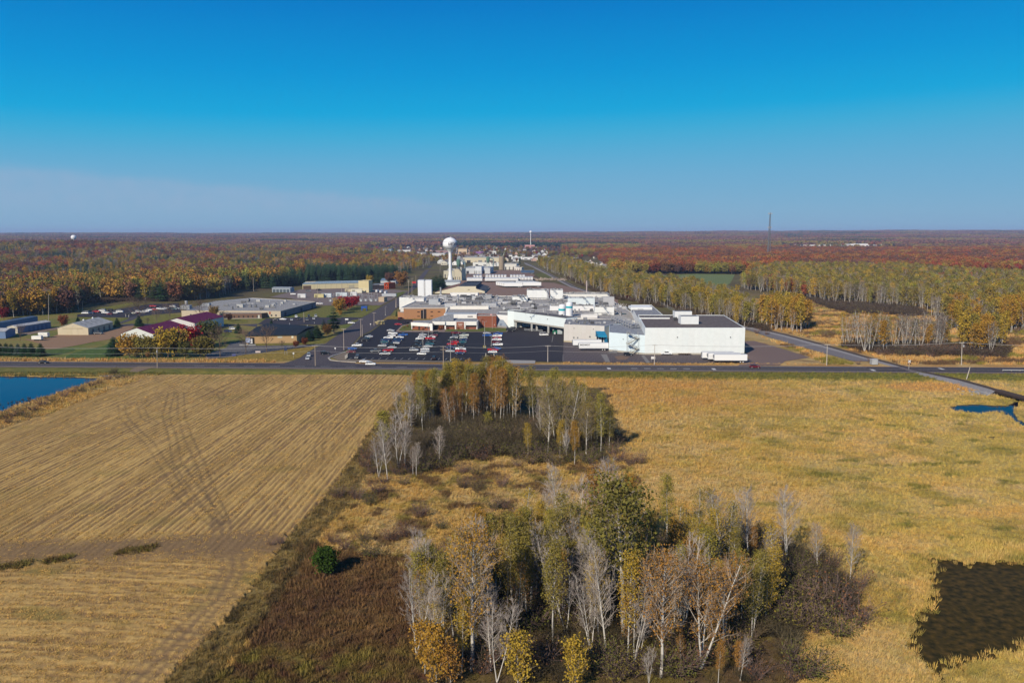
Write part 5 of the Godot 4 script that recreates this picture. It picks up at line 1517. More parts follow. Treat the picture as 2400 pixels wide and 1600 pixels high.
# --- what stands behind the plant and in the town
func build_town() -> void:
	var o: Node3D
	var s: Shape
	# water tower
	var wt := V3(-81.2,-1048.9)
	o = thing("water_tower", "tall white water tower with a round tank on a slim flared stem", "water tower", wt)
	s = Shape.new()
	s.lathe([Vector2(4.2, 0), Vector2(3.6, 2.0), Vector2(2.5, 7.0), Vector2(2.0, 11.5), Vector2(1.9, 36), Vector2(2.5, 38), Vector2(5.2, 41.2), Vector2(7.6, 43.0)], 32, Color(0.72, 0.73, 0.74))
	part("stem", s, siding(), o)
	s = Shape.new()
	s.lathe([Vector2(7.6, 43.0), Vector2(8.8, 44.6), Vector2(9.35, 46.6), Vector2(9.4, 48.6), Vector2(9.1, 50.4), Vector2(8.2, 52.4), Vector2(6.6, 54.1), Vector2(4.2, 55.5), Vector2(1.8, 56.2), Vector2(0.0, 56.4)], 48, Color(0.75, 0.76, 0.77))
	part("tank", s, siding(), o)
	for y in [44.7, 50.5]:
		s = Shape.new()
		var rad := 8.98 if y < 45 else 9.2
		s.lathe([Vector2(rad, y), Vector2(rad + 0.12, y + 0.12), Vector2(rad, y + 0.25)], 48, Color(0.2, 0.22, 0.25))
		part("band", s, siding(), o)
	s = Shape.new()
	s.tube(Vector3(0, 56.3, 0), Vector3(0, 58.2, 0), 0.12, 0.08, 6, Color(0.5, 0.5, 0.5))
	s.tube(Vector3(1.2, 56.2, 0), Vector3(1.2, 57.4, 0), 0.5, 0.5, 8, Color(0.6, 0.6, 0.6))
	part("mast", s, siding(), o)
	var word := "MEDFORD"
	for k in word.length():
		var ang := 0.06 + k * 0.27
		letters(word[k], 3.7, Color(0.04, 0.04, 0.06), o, Vector3(sin(ang) * 9.42, 47.7, cos(ang) * 9.42), ang, "letter")
	o = gable("tower_base_shed", "small pale shed at the foot of the water tower", "shed", V2(-80.8,-951.6), level(V2(-80.8,-951.6), V2(-62,-951.6)), Vector2(0, -16), 4.0, 6.0, Color(0.56, 0.6, 0.62), Color(0.42, 0.46, 0.48), true)

	# the grey wood works
	var grey := Color(0.50, 0.52, 0.53)
	var works := [
		["long pale grey works hall with a green cyclone beside it", V2(-74.3,-1227), V2(-36.2,-1318), 60.0, 9.0, grey, Color(0.40, 0.42, 0.44)],
		["white bay at the front of the grey works hall", V2(-56,-1219.3), V2(-46.7,-1219.3), 20.0, 11.5, Color(0.62, 0.65, 0.66), Color(0.55, 0.58, 0.6)],
		["cream front block with a dark door beside the tower", V2(-76,-1048.9), V2(-66.3,-1048.9), 26.0, 15.5, Color(0.5, 0.45, 0.33), Color(0.4, 0.36, 0.28)],
		["low beige wing west of the tower", V2(-95.6,-1114.9), V2(-81.1,-1114.9), 40.0, 10.0, Color(0.47, 0.44, 0.34), Color(0.42, 0.41, 0.38)],
		["long cream warehouse with a grey roof at the back of the works", V2(-104,-1694.3), V2(-23,-1709.1), 70.0, 10.5, Color(0.56, 0.5, 0.36), Color(0.42, 0.45, 0.47)],
		["white low block between the works and the warehouse", V2(-115,-1584.8), V2(-97.8,-1584.8), 30.0, 6.0, Color(0.68, 0.68, 0.66), Color(0.5, 0.5, 0.48)],
		["white row of sheds with a grey roof east of the silo", V2(-14,-1364), V2(8.1,-1444.5), 40.0, 10.0, Color(0.62, 0.6, 0.54), Color(0.42, 0.45, 0.46)],
		["white low wall block near the rails", V2(3.3,-1345.2), V2(16.1,-1345.2), 12.0, 5.0, Color(0.66, 0.63, 0.57), Color(0.5, 0.48, 0.44)],
		["long low white block behind the grey works hall", V2(-74.1,-1511.4), V2(-24.4,-1523.2), 20.0, 7.0, Color(0.66, 0.66, 0.62), Color(0.45, 0.45, 0.43)],
	]
	for w in works:
		var p0: Vector2 = w[1]
		var p1 := level(p0, w[2])
		o = block("works_building", w[0], "works", [p0, p1, p1 + Vector2(4, -w[3]), p0 + Vector2(4, -w[3])], w[4], w[5], w[6], null, "wood works north of the plant")
		for t in 3:
			on_face(o, "door", Vector2.ZERO, p1 - p0, 0.1 + t * 0.3, 0.2 + t * 0.3, 0.0, minf(5.0, w[4] * 0.5), 0.1, [Color(0.05, 0.05, 0.06), Color(0.2, 0.2, 0.2), Color(0.12, 0.1, 0.09)][t])
		roof_gear(o, PackedVector2Array([Vector2(3, -3), p1 - p0 + Vector2(-3, -3), p1 - p0 + Vector2(0, -w[3] + 3), Vector2(3, -w[3] + 3)]), w[4] - 0.3, 4, 1, 1.3)
	for k in 2:
		var at: Vector3 = [V3(-78.2,-1168.3), V3(-42.1,-1403.1)][k]
		o = thing("cyclone", ["green dust cyclone on legs beside the water tower", "green dust cyclone on the roof of the grey works hall"][k], "cyclone", at, 0.0, "green cyclones")
		var y := 12.0 if k == 0 else 9.0
		s = Shape.new()
		s.lathe([Vector2(0.6, y), Vector2(3.0, y + 5), Vector2(3.2, y + 11), Vector2(1.0, y + 12.4), Vector2(0, y + 12.5)], 16, Color(0.13, 0.24, 0.19))
		part("drum", s, steel(), o)
		s = Shape.new()
		for a in 4:
			s.tube(Vector3(cos(a * PI / 2) * 2.5, 0, sin(a * PI / 2) * 2.5), Vector3(cos(a * PI / 2) * 2.5, y + 5, sin(a * PI / 2) * 2.5), 0.25, 0.25, 4, Color(0.2, 0.26, 0.24))
		s.tube(Vector3(3.0, y + 10, 0), Vector3(9.5, y + 8, 0), 0.9, 0.9, 8, Color(0.25, 0.33, 0.33))
		s.tube(Vector3(9.5, y + 8, 0), Vector3(9.5, y - 5, 0), 0.9, 0.9, 8, Color(0.25, 0.33, 0.33))
		part("legs", s, steel(), o)
	o = thing("concrete_silo", "round brown concrete silo with a dark machine on its top", "silo", V3(-17.9,-1364))
	s = Shape.new()
	s.lathe([Vector2(4.6, 0), Vector2(4.6, 22), Vector2(4.2, 22.6), Vector2(0, 22.7)], 20, Color(0.36, 0.29, 0.21))
	part("shell", s, masonry(), o)
	s = Shape.new()
	s.tube(Vector3(0, 22.5, 0), Vector3(0, 27, 0), 2.0, 1.4, 8, Color(0.1, 0.12, 0.09))
	s.tube(Vector3(2, 22.5, 0), Vector3(5, 30, 0), 0.5, 0.5, 6, Color(0.5, 0.5, 0.46))
	part("head_house", s, steel(), o)

	# houses and blocks of the town: surveyed clusters, each building with walls, roof and windows
	var tones := [Color(0.62, 0.62, 0.6), Color(0.7, 0.7, 0.69), Color(0.5, 0.45, 0.38), Color(0.32, 0.38, 0.42), Color(0.45, 0.3, 0.24), Color(0.58, 0.55, 0.46)]
	var names := ["grey-white", "white", "tan", "blue-grey", "brick red", "cream"]
	var roofs := [Color(0.16, 0.15, 0.15), Color(0.22, 0.2, 0.2), Color(0.3, 0.29, 0.29), Color(0.12, 0.09, 0.08)]
	var rnames := ["dark", "grey", "pale grey", "brown"]
	for k in 150:
		var px := rng.randf()
		var d := rng.randf_range(1500, 3300)
		var x := lerpf(-0.155, 0.045, px) * d
		if k > 105:
			x = lerpf(0.03, 0.1, px) * d
			d = rng.randf_range(1300, 2000)
		if d < 2000 and x < -0.1 * d:
			continue
		var w := rng.randf_range(8, 13)
		var c := rng.randi() % 6
		var r := rng.randi() % 4
		var at := Vector2(x, -d)
		o = gable("house", "%s town house with a %s gable roof in %s" % [names[c], rnames[r], ["the near blocks", "the middle of town", "the far blocks"][clampi(int((d - 1300) / 700), 0, 2)]], "house", at, at + Vector2(w, rng.randf_range(-1, 1)), Vector2(rng.randf_range(-1, 1), -rng.randf_range(8, 12)), 5.0, 8.6, tones[c], roofs[r], rng.randf() < 0.5, "houses of the town")
		for t in 3:
			on_face(o, "window", Vector2.ZERO, Vector2(w, 0), 0.15 + t * 0.28, 0.28 + t * 0.28, 2.0, 3.6, 0.3, Color(0.06, 0.06, 0.07), glass())
		if rng.randf() < 0.4:
			box_part(o, "chimney", Vector3(w * 0.5, 8, -4), Vector3(0.9, 2.2, 0.9), Color(0.3, 0.15, 0.11))
	var shops := [
		["flat white store with a blue front at the edge of town", V2(-433.2,-2552.3), V2(-384.7,-2552.3), 40.0, 11.0, Color(0.25, 0.33, 0.4), Color(0.5, 0.52, 0.54)],
		["big white church-like building with a square tower", V2(-613.2,-3645.5), V2(-563.3,-3674.7), 40.0, 16.0, Color(0.66, 0.67, 0.7), Color(0.4, 0.4, 0.45)],
		["long white roofed store left of the water tower", V2(-373.9,-2610.3), V2(-336.1,-2647.9), 30.0, 7.0, Color(0.6, 0.58, 0.55), Color(0.66, 0.66, 0.66)],
		["low white warehouse left of the tower stem", V2(-198.6,-1988.1), V2(-167.5,-1988.1), 40.0, 12.0, Color(0.56, 0.56, 0.55), Color(0.6, 0.6, 0.6)],
		["brown-roofed shop row left of the tower stem", V2(-231.9,-2405.2), V2(-187.8,-2405.2), 30.0, 10.0, Color(0.3, 0.2, 0.2), Color(0.22, 0.19, 0.24)],
		["tan flat block right of the tower stem", V2(-157.5,-2343.7), V2(-132,-2343.7), 40.0, 16.0, Color(0.58, 0.44, 0.3), Color(0.5, 0.42, 0.33)],
		["purple-fronted shop right of the tower", V2(-104.7,-2209.1), V2(-80.3,-2234.2), 30.0, 11.0, Color(0.22, 0.11, 0.28), Color(0.36, 0.25, 0.42)],
		["white shop with dark windows on the main street", V2(-67.9,-2368.7), V2(-46.9,-2368.7), 30.0, 9.0, Color(0.64, 0.63, 0.6), Color(0.5, 0.48, 0.46)],
		["white curved-roof hall by the works", V2(-156.3,-1742.3), V2(-137.4,-1742.3), 30.0, 5.0, Color(0.68, 0.68, 0.66), Color(0.68, 0.68, 0.66)],
		["pink brick civic hall under the small water tower", V2(54.3,-3387.8), V2(96.1,-3387.8), 50.0, 12.0, Color(0.5, 0.25, 0.23), Color(0.6, 0.58, 0.52)],
		["white row of shops at the rail crossing", V2(-1.4,-1897.5), V2(24.9,-1883), 20.0, 6.0, Color(0.66, 0.66, 0.66), Color(0.66, 0.66, 0.66)],
		["long white trailer row east of the rail crossing", V2(26.1,-1883), V2(52.9,-1883), 20.0, 5.5, Color(0.68, 0.67, 0.66), Color(0.6, 0.6, 0.6)],
		["red-roofed house in the western wood", V2(-278.7,-1925.4), V2(-268.3,-1925.4), 16.0, 9.0, Color(0.3, 0.08, 0.06), Color(0.2, 0.06, 0.05)],
		["left big white store of the eastern shopping strip", V2(1283.9,-3578.9), V2(1452.3,-3578.9), 120.0, 10.0, Color(0.66, 0.64, 0.6), Color(0.7, 0.7, 0.69)],
		["white store with a red sign in the eastern shopping strip", V2(1549.2,-3671.7), V2(1735.7,-3736.3), 120.0, 13.0, Color(0.7, 0.69, 0.66), Color(0.7, 0.7, 0.69)],
		["pale grey store at the west end of the shopping strip", V2(1329.3,-4019.2), V2(1384.6,-3908.2), 100.0, 9.0, Color(0.6, 0.6, 0.6), Color(0.6, 0.62, 0.64)],
		["cream far store beyond the red wood", V2(2132.4,-3837.6), V2(2234,-3837.6), 60.0, 11.0, Color(0.66, 0.62, 0.5), Color(0.66, 0.64, 0.56)],
		["white far block at the left horizon", V2(-3375.7,-5360.5), V2(-3295.7,-5360.5), 60.0, 12.0, Color(0.6, 0.6, 0.6), Color(0.6, 0.6, 0.6)],
		["far white store on the right of the town trees", V2(1939.1,-9603.8), V2(2074,-9219.9), 80.0, 12.0, Color(0.66, 0.66, 0.66), Color(0.66, 0.66, 0.66)],
	]
	for w in shops:
		var p0: Vector2 = w[1]
		var p1 := level(p0, w[2])
		o = block("town_building", w[0], "building", [p0, p1, p1 + Vector2(0, -w[3]), p0 + Vector2(0, -w[3])], w[4], w[5], w[6], null, "large buildings of the town")
		var nn := clampi(int((p1 - p0).length() / 14.0), 2, 9)
		for t in nn:
			on_face(o, "window", Vector2.ZERO, p1 - p0, (t + 0.2) / nn, (t + 0.75) / nn, 1.0, w[4] * 0.5, 0.3, Color(0.08, 0.08, 0.09), glass())
	# two farther water towers and the radio mast
	o = thing("water_ball", "white ball water tower on the left horizon", "water tower", Vector3(-1330, 0, -2435))
	s = Shape.new()
	s.lathe([Vector2(3.4, 0), Vector2(1.6, 6), Vector2(1.5, 38), Vector2(3, 42), Vector2(6.5, 45), Vector2(7.8, 49), Vector2(7.0, 53), Vector2(4.0, 55.6), Vector2(0, 56.4)], 20, Color(0.75, 0.75, 0.75))
	part("tank", s, siding(), o)
	o = thing("water_ball", "small white ball water tower above the pink civic hall", "water tower", Vector3(79, 0, -3400))
	s = Shape.new()
	s.lathe([Vector2(3, 0), Vector2(1.3, 8), Vector2(1.2, 60), Vector2(2.6, 62), Vector2(5.2, 66), Vector2(4.6, 70), Vector2(2.0, 72), Vector2(0, 72.3)], 16, Color(0.75, 0.75, 0.75))
	part("tank", s, siding(), o)
	o = thing("radio_mast", "grey lattice radio mast rising above the red wood", "mast", Vector3(641, 0, -2000))
	for k in 3:
		s = Shape.new()
		var a := TAU * k / 3
		s.tube(Vector3(cos(a) * 4.5, 0, sin(a) * 4.5), Vector3(cos(a) * 1.2, 112, sin(a) * 1.2), 0.7, 0.45, 5, Color(0.16, 0.18, 0.2))
		part("leg", s, steel(), o)
	s = Shape.new()
	for j in 28:
		var y := j * 4.0
		var r0 := lerpf(4.5, 1.2, y / 112)
		var r1 := lerpf(4.5, 1.2, (y + 4) / 112)
		for k in 3:
			var a := TAU * k / 3
			var b := TAU * (k + 1) / 3
			s.tube(Vector3(cos(a) * r0, y, sin(a) * r0), Vector3(cos(b) * r1, y + 4, sin(b) * r1), 0.3, 0.3, 3, Color(0.18, 0.2, 0.22))
	part("lattice", s, steel(), o)
	for y in [76.0, 110.0]:
		s = Shape.new()
		for k in 6:
			var a := TAU * k / 6
			s.mid(Vector3(cos(a) * 4.4, y, sin(a) * 4.4), Vector3(1.2, 2.6, 1.2), Color(0.6, 0.6, 0.6))
			s.tube(Vector3(0, y, 0), Vector3(cos(a) * 4.4, y, sin(a) * 4.4), 0.2, 0.2, 4, Color(0.45, 0.45, 0.45))
		part("antenna", s, steel(), o)
	s = Shape.new()
	s.tube(Vector3(0, 112, 0), Vector3(0, 121, 0), 0.25, 0.1, 5, Color(0.4, 0.4, 0.42))
	part("rod", s, steel(), o)


var leaf_mats := {}


func leaf_mat(tint: Color) -> StandardMaterial3D:
	var key := tint.to_html()
	if not leaf_mats.has(key):
		var m := StandardMaterial3D.new()
		m.resource_name = "leaves_" + key
		m.vertex_color_use_as_albedo = true
		m.albedo_color = tint.linear_to_srgb()
		m.roughness = 0.9
		m.metallic_specular = 0.15
		leaf_mats[key] = m
	return leaf_mats[key]


func rand_dir() -> Vector3:
	var v := Vector3(rng.randfn(), rng.randfn(), rng.randfn())
	return v.normalized() if v.length() > 0.01 else Vector3.UP


# One leaf or spray of leaves: a kite turned any way.
func leaf(s: Shape, p: Vector3, size: float, col: Color) -> void:
	var a := rand_dir()
	var b := a.cross(rand_dir()).normalized() * size * 0.5
	a *= size * 0.6
	s.quad(p - a, p + b, p + a, p - b, col)


func leaf_tone(spread := 0.3) -> Color:
	var k := rng.randf_range(1 - spread, 1 + spread)
	return Color(k * rng.randf_range(0.9, 1.12), k, k * rng.randf_range(0.7, 1.3))


# Trunk, limbs and twigs as tapered tubes; returns the points where leaves hang.
func limb(s: Shape, p: Vector3, dir: Vector3, length: float, r: float, segs: int, bend: float, lift: float, col: Color, sides: int) -> PackedVector3Array:
	var pts := PackedVector3Array([p])
	var d := dir
	var q := p
	for k in segs:
		d = (d + rand_dir() * bend + Vector3(0, lift, 0)).normalized()
		var e := q + d * length / segs
		var c := col
		if rng.randf() < 0.12:
			c = col * 0.55
		s.tube(q, e, r * (1 - float(k) / segs * 0.75), r * (1 - float(k + 1) / segs * 0.75), sides, c)
		q = e
		pts.append(q)
	return pts


# A broadleaf of the aspen and birch kind. o: h, r, stems, base, limbs, reach, rise, twigs, leaves, size, low (share of the height where leaves start), fine
func broadleaf(o: Dictionary) -> Array:
	var w := Shape.new()
	var l := Shape.new()
	var bark: Color = o.get("bark", Color(0.42, 0.39, 0.34))
	var twig: Color = o.get("twig", Color(0.27, 0.22, 0.18))
	var h: float = o.h
	var hang := PackedVector3Array()
	for st in int(o.get("stems", 1)):
		var n := int(o.get("stems", 1))
		var lean := Vector3(rng.randf_range(-0.05, 0.05), 1, rng.randf_range(-0.05, 0.05))
		if n > 1:
			var a := TAU * st / n + rng.randf()
			lean = Vector3(cos(a) * 0.22, 1, sin(a) * 0.22)
		var hh := h * rng.randf_range(0.82, 1.0) if st > 0 else h
		var trunk := limb(w, Vector3(0, -0.3, 0), lean.normalized(), hh + 0.3, o.r * (1.0 if n == 1 else 0.75), 9, 0.05, 0.06, bark, 6)
		var limbs := int(o.limbs / n)
		for k in limbs:
			var t := lerpf(o.base, 0.985, pow((k + rng.randf()) / limbs, 0.85))
			var f := t * 9.0
			var i := mini(int(f), 8)
			var p: Vector3 = trunk[i].lerp(trunk[i + 1], f - i)
			var a := 2.4 * k + rng.randf() * 0.7
			var prof := sin(PI * clampf((t - o.base + 0.12) / (1.12 - o.base), 0.05, 0.98))
			var len_: float = o.reach * (0.35 + 0.75 * prof) * rng.randf_range(0.7, 1.2)
			var dir := Vector3(cos(a), o.rise + rng.randf_range(-0.15, 0.3), sin(a)).normalized()
			var b := limb(w, p, dir, len_, o.r * 0.32 * (1.1 - t * 0.7), 4, 0.16, 0.07, bark.lerp(twig, 0.35), 4)
			for m in int(o.twigs):
				var u := rng.randf_range(0.25, 1.0) * 4.0
				var bi := mini(int(u), 3)
				var bp: Vector3 = b[bi].lerp(b[bi + 1], u - bi)
				var td := (dir + rand_dir() * 0.9 + Vector3(0, 0.3, 0)).normalized()
				var tw := limb(w, bp, td, len_ * rng.randf_range(0.22, 0.5), maxf(o.r * 0.1, 0.022) * o.get("fat", 1.0), 2, 0.25, 0.08, twig, 3)
				if bp.y > h * o.get("low", 0.0):
					hang.append(tw[1])
					hang.append(tw[2])
				if o.get("fine", false):
					for x in 3:
						var fd := (td + rand_dir() * 0.8 + Vector3(0, 0.25, 0)).normalized()
						w.tube(tw[1 + x % 2], tw[1 + x % 2] + fd * len_ * rng.randf_range(0.12, 0.3), 0.017 * o.get("fat", 1.0), 0.009 * o.get("fat", 1.0), 3, twig)
	if hang.size():
		for k in int(o.leaves):
			var p: Vector3 = hang[rng.randi() % hang.size()] + Vector3(rng.randfn(), rng.randfn() * 0.8, rng.randfn()) * o.get("spread", 0.45)
			leaf(l, p, o.size * rng.randf_range(0.4, 1.45), leaf_tone(o.get("tone", 0.3)))
	return [w.mesh(), l.mesh() if l.v.size() else null, h]


# A round crown of leaf clumps on a short trunk (maple, oak).
func round_tree(h: float, wide: float, clumps: int, per: int, size: float, low: float, bark := Color(0.13, 0.10, 0.08)) -> Array:
	var w := Shape.new()
	var l := Shape.new()
	limb(w, Vector3(0, -0.3, 0), Vector3.UP, h * 0.75, h * 0.022, 5, 0.06, 0.05, bark, 5)
	var c := Vector3(0, h * (low + 1) / 2, 0)
	for k in clumps:
		var d := rand_dir()
		d.y = d.y * 0.9 + 0.12
		var rad := pow(rng.randf(), 0.4)
		var p := c + Vector3(d.x * wide, d.y * h * (1 - low) / 2, d.z * wide) * rad * rng.randf_range(0.75, 1.0)
		if k % 2 == 0:
			w.tube(Vector3(0, h * rng.randf_range(0.2, 0.5), 0), p, h * 0.008, h * 0.003, 3, bark)
		var k2 := rng.randf_range(0.72, 1.25)
		for m in per:
			var t := leaf_tone(0.2)
			leaf(l, p + Vector3(rng.randfn(), rng.randfn() * 0.75, rng.randfn()) * wide * 0.17, size * rng.randf_range(0.6, 1.3), Color(t.r * k2, t.g * k2, t.b * k2))
	return [w.mesh(), l.mesh(), h]


# A spruce or pine: whorls of drooping boughs round a straight trunk.
func conifer(h: float, wide: float, whorls: int, boughs: int, droop: float, ragged: float, low := 0.06) -> Array:
	var w := Shape.new()
	var l := Shape.new()
	w.tube(Vector3(0, -0.3, 0), Vector3(0, h * 0.97, 0), h * 0.016, h * 0.003, 5, Color(0.12, 0.085, 0.06))
	for k in whorls:
		var t := (k + rng.randf_range(-0.3, 0.3)) / whorls
		var y := lerpf(h * low, h * 0.985, clampf(t, 0, 1))
		var reach := wide * pow(1 - t, 0.65) * rng.randf_range(1 - ragged, 1 + ragged) + 0.12
		var n := maxi(6, int(boughs * 1.7 * (1.1 - t * 0.6)))
		var turn := rng.randf() * TAU
		for m in n:
			var a := turn + TAU * m / n + rng.randf_range(-0.25, 0.25)
			var r := reach * rng.randf_range(0.65, 1.1)
			var out := Vector3(cos(a), 0, sin(a))
			var side := Vector3(-sin(a), 0, cos(a)) * r * rng.randf_range(0.3, 0.5)
			var p := Vector3(0, y, 0)
			var q := p + out * r * 0.6 + Vector3(0, -droop * r * 0.35, 0)
			var e := p + out * r + Vector3(0, -droop * r * 0.75 + 0.1 * r, 0)
			var c := leaf_tone(0.28)
			l.tri(p, q + side, q + Vector3(0, 0.12 * r, 0), c)
			l.tri(p, q + Vector3(0, 0.12 * r, 0), q - side, c)
			l.tri(q + side, e, q + Vector3(0, 0.12 * r, 0), c)
			l.tri(q + Vector3(0, 0.12 * r, 0), e, q - side, c)
	return [w.mesh(), l.mesh(), h]


func shrub(h: float, wide: float, stems: int, leaves: int, size: float, twig: Color) -> Array:
	var w := Shape.new()
	var l := Shape.new()
	var hang := PackedVector3Array()
	for k in stems:
		var a := 2.4 * k
		var lean := sqrt((k + 0.5) / stems) * wide / h
		var b := limb(w, Vector3(cos(a), 0, sin(a)) * wide * 0.12 - Vector3(0, 0.2, 0), Vector3(cos(a) * lean, 1, sin(a) * lean).normalized(), h * rng.randf_range(0.7, 1.15), 0.035, 3, 0.14, 0.02, twig, 3)
		for m in 7:
			var p: Vector3 = b[1 + m % 3]
			var d := Vector3(cos(a) * lean, 0.8, sin(a) * lean) + rand_dir() * 0.8
			var e := p + d.normalized() * h * rng.randf_range(0.15, 0.4)
			w.tube(p, e, 0.022, 0.008, 3, twig)
			hang.append(e)
			hang.append((p + e) / 2)
	for k in leaves:
		leaf(l, hang[rng.randi() % hang.size()] + rand_dir() * 0.3, size * rng.randf_range(0.6, 1.3), leaf_tone(0.3))
	return [w.mesh(), l.mesh() if l.v.size() else null, h]


var bark_mat: StandardMaterial3D
var tree_total := {}


# A tree as a thing: trunk with its limbs, and crown.
func plant(called: String, model: Array, at: Vector2, high: float, tint: Color, label: String, category: String, group: String, wide := 1.0, ground := 0.0) -> Node3D:
	var o := thing(called, label, category, v3(at, ground), rng.randf() * TAU, group)
	var k: float = high / model[2]
	o.scale = Vector3(k * wide, k, k * wide)
	part_of("trunk", model[0], bark_mat, o)
	if model[1]:
		part_of("crown", model[1], leaf_mat(tint), o)
	return o


const YELLOW := Color(0.36, 0.245, 0.035)
const GOLDEN := Color(0.35, 0.195, 0.032)
const AMBER := Color(0.30, 0.152, 0.036)
const OLIVE_LEAF := Color(0.215, 0.175, 0.04)
const LIME := Color(0.26, 0.22, 0.04)
const DEEP_GREEN := Color(0.035, 0.055, 0.02)
const PINE := Color(0.022, 0.05, 0.022)
const CRIMSON := Color(0.28, 0.018, 0.025)
const RED_LEAF := Color(0.28, 0.08, 0.03)
const RUSSET := Color(0.21, 0.095, 0.042)
const PLUM := Color(0.13, 0.065, 0.05)
const GREY_TWIG := Color(0.17, 0.13, 0.10)


func ordinal(k: int) -> String:
	var w := ["first", "second", "third", "fourth", "fifth", "sixth", "seventh", "eighth", "ninth", "tenth", "eleventh", "twelfth", "thirteenth", "fourteenth", "fifteenth", "sixteenth", "seventeenth", "eighteenth", "nineteenth", "twentieth"]
	if k <= 20:
		return w[k - 1]
	return "%d%s" % [k, "st" if k % 10 == 1 and k != 11 else "nd" if k % 10 == 2 else "rd" if k % 10 == 3 else "th"]


